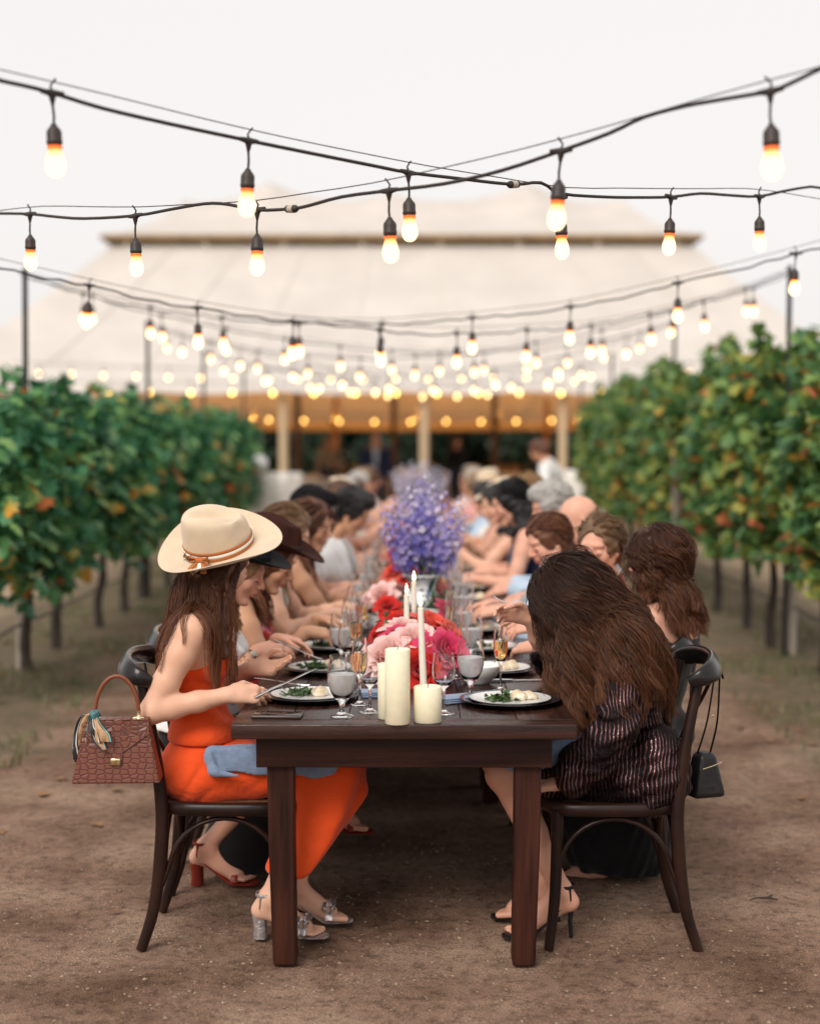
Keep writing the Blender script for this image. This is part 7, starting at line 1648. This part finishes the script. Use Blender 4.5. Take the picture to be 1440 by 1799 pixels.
def tail(path, width, name, tw=0.0):
    P_ = smooth_path(path, 6); n = len(P_); nu_ = 6; V = []; F = []; uv = []
    for i, p_ in enumerate(P_):
        w = float(np.interp(i / (n - 1), np.linspace(0, 1, len(width)), width)); a = tw * i / n
        for k in range(nu_ + 1):
            u = -1 + 2 * k / nu_; V.append((p_.x + u * w * math.cos(a), p_.y + u * w * math.sin(a) + .006 * math.sin(u * 5 + i * .4) * (w / .02), p_.z + .12 * u * w)); uv.append((k / nu_, i / n))
    F = [(i * (nu_ + 1) + k, i * (nu_ + 1) + k + 1, (i + 1) * (nu_ + 1) + k + 1, (i + 1) * (nu_ + 1) + k) for i in range(n - 1) for k in range(nu_)]
    mb = MB(); mb.raw(V, F, True); me = mb.mesh(name); ul = me.uv_layers.new(name='UVMap')
    for lp in me.loops: ul.data[lp.index].uv = uv[lp.vertex_index]
    o = add(name, me, scarf, SILK); so = o.modifiers.new('t', 'SOLIDIFY'); so.thickness = .0015
tail([(0, -.012, 0), (-.022, -.02, .004), (-.036, -.022, -.03), (-.040, -.02, -.08), (-.034, -.018, -.125), (-.030, -.018, -.175)], [.009, .015, .019, .025, .028, .006], 'scarf_tail', .4)
tail([(.002, -.014, -.004), (.012, -.036, -.03), (.030, -.045, -.055), (.036, -.047, -.075)], [.009, .017, .026, .028], 'scarf_tail', -.3)
tail([(0, -.014, -.004), (.004, -.034, -.04), (.018, -.042, -.072), (.040, -.050, -.098)], [.008, .013, .016, .005], 'scarf_tail', .3)
# black handbag on the right chair
h2 = at(1236, 1356, 5.12); b2 = empty('shoulder_bag', (h2.x, 5.12, at(1236, 1398, 5.12).z), R(20), 'small black shoulder bag hanging behind the right chair', 'handbag')
BL2 = mat('soft_black_leather', (.010, .009, .010), .42, bump=.3, bscale=40)
mb = MB(); mb.raw(trap(.060, .030, 0, .145, -.05, .05, -.03, .03), HEX); o = mb.build('bag_body', BL2, b2); sb = o.modifiers.new('e', 'BEVEL'); sb.width = .018; sb.segments = 4
mb = MB(); mb.sweep([(-.034, -.051, .10), (0, -.053, .108), (.036, -.051, .118)], [(.001, .0016)] * 3, sides=5); mb.build('zip', GOLDP, b2)
top = at(1262, 1195, 5.0) - Vector(b2.location); q = Matrix.Rotation(-R(20), 3, 'Z')
mb = MB()
for dx, dy in ((-.026, 0), (.028, .01)):
    mb.sweep(smooth_path([(dx, dy, .14), q @ (top * .5 + Vector((dx * .6, -.01, .06))), q @ (top + Vector((-.01 + dx * .3, -.02, .02)))], 6), [(.0018, .0045)] * 13, up=(0, 1, 0), sides=6)
mb.sweep([q @ (top + Vector((-.02, -.03, 0))), q @ (top + Vector((-.035, .0, .045))), q @ (top + Vector((.0, .03, .055))), q @ (top + Vector((.02, .03, .0)))], [(.0018, .0045)] * 4, sides=6); mb.build('strap', BL2, b2)
o = MB(); o.lathe([(.006, -.0015), (.008, 0), (.006, .0015)], 12, q @ (top * .55 + Vector((.0, -.02, .06)))); o.build('ring', GOLDP, b2)

# ------------------------------------------------------------------ things by the tent
LIN = cloth('table_linen', (.80, .77, .72), .85, wr=.5, wsc=6)
def cocktail(px, Y, r, h, label):
    x = at(px, 900, Y).x; t = empty('cocktail_table', (x, Y, 0), 0, label, 'table'); V = []; na = 48
    prof = [(.001, h), (r * .9, h), (r, h - .008)] + [(r * (1.0 - .08 * q), h * (1 - q)) for q in (.15, .4, .7, 1.0)]; mb = MB(); VV = []
    for i, (rr, z) in enumerate(prof):
        for k in range(na):
            a = 2 * math.pi * k / na; w = .05 * r * max(0, i - 2) * math.sin(a * 9) * .6; VV.append(((rr + w) * math.cos(a), (rr + w) * math.sin(a), z))
    mb.raw(VV, [(i * na + k, (i + 1) * na + k, (i + 1) * na + (k + 1) % na, i * na + (k + 1) % na) for i in range(len(prof) - 1) for k in range(na)], True); mb.build('tablecloth', LIN, t)
    mb = MB(); mb.lathe([(.001, 0), (r * .5, 0), (r * .5, .03), (.04, .05), (.04, h - .02), (r * .9, h - .015)], 20); mb.build('pedestal', STEEL, t); return t
cocktail(485, 23.6, .40, 1.08, 'tall cocktail table under a white cloth at the end of the left vines'); cocktail(1015, 25.5, .40, 1.08, 'tall cocktail table under a white cloth behind the server on the right')
p = at(455, 815, 22.6); t = empty('paper_lantern', p, 0, 'white round lantern hanging at the end of the left vine row', 'lantern')
mb = MB(); mb.lathe([(.001, .13)] + [(.13 * math.sin(a), .13 * math.cos(a)) for a in np.linspace(.25, 2.9, 9)] + [(.001, -.13)], 20); mb.build('shade', mat('white_paper', (.8, .8, .8), .8), t); mb = MB(); mb.sweep([(0, 0, .12), (0, 0, .5), (0.02, 0, .72)], .004, up=(1, 0, 0), sides=5); mb.build('cord', CORD, t)
SIDE = ['right side', 'far side', 'left side', 'near side']
for k, (px, Y, r) in enumerate(((590, 36, .75), (530, 33, .7), (900, 37, .8), (835, 40, .8), (690, 41, .8), (960, 33.5, .7))):
    x = at(px, 800, Y).x; t = cocktail(px, Y, r, .76, f'round dinner table with a cloth inside the tent, {ORD[k]} of six')
    for j in range(4):
        a = j * 1.57 + k; c = copy_tree(ch0); c.location = (x + math.cos(a) * (r + .22), Y + math.sin(a) * (r + .22), 0); c.rotation_euler.z = a + math.pi; tag(c, f'dark chair on the {SIDE[int(round(a / 1.5708)) % 4]} of the {ORD[k]} round table in the tent', 'chair', 'chairs round the tables inside the tent')
# barrels inside the tent
for k, (px, Y) in enumerate(((590, 37.5), (890, 38.5))):
    x = at(px, 800, Y).x; t = empty('wine_barrel', (x, Y, .76), 0, f'brown wooden barrel standing inside the tent, {("left", "right")[k]} of the middle', 'barrel'); t.location.z = 0
    mb = MB(); mb.lathe([(.001, 0), (.27, 0), (.33, .25), (.35, .47), (.33, .70), (.27, .94), (.25, .94), (.24, .92), (.001, .92)], 28); mb.build('staves', mat('barrel_oak', (.32, .15, .06), .6, var=.3, vscale=6, stretch=(3, 3, .3)), t)
    mb = MB()
    for z, r in ((.06, .287), (.24, .332), (.70, .333), (.88, .287)): mb.lathe([(r, z - .02), (r + .004, z), (r, z + .02)], 28)
    mb.build('hoop', STEEL, t)
# small litter on the path
tw = empty('twig', (at(1340, 1590, 5.41).x, 5.40, .004), 0, 'small forked dry twig on the dirt at the right', 'twig'); mb = MB(); mb.sweep([(-.05, .0, 0), (-.02, .006, .006), (.02, 0, .008), (.045, -.012, .004)], [.002, .003, .0045, .003], sides=6); mb.build('stick', BARK, tw); mb = MB(); mb.sweep([(.01, .002, .008), (.03, .02, .01), (.036, .028, .006)], [.003, .003, .001], sides=5); mb.build('side_twig', BARK, tw)
rngf = np.random.default_rng(77); n = 260; P_ = np.stack([rngf.choice([-1, 1], n) * rngf.uniform(1.0, 3.1, n), rngf.uniform(5, 20, n), np.full(n, .012)], -1); V, F, A = leaves(P_, rngf.uniform(.04, .09, n), None, rngf); V[:, 2] = np.clip(V[:, 2] * .25, .003, .03)
o = add('fallen_leaves', fast_mesh('fallen_leaves', V, F, False, {'rnd': A}), None, mat('dry_leaf', (.24, .12, .05), .8, var=.4, vscale=3)); tag(o, 'dry brown vine leaves scattered beside the rows', None, None, 'stuff')
print("t", time.time()-T0)
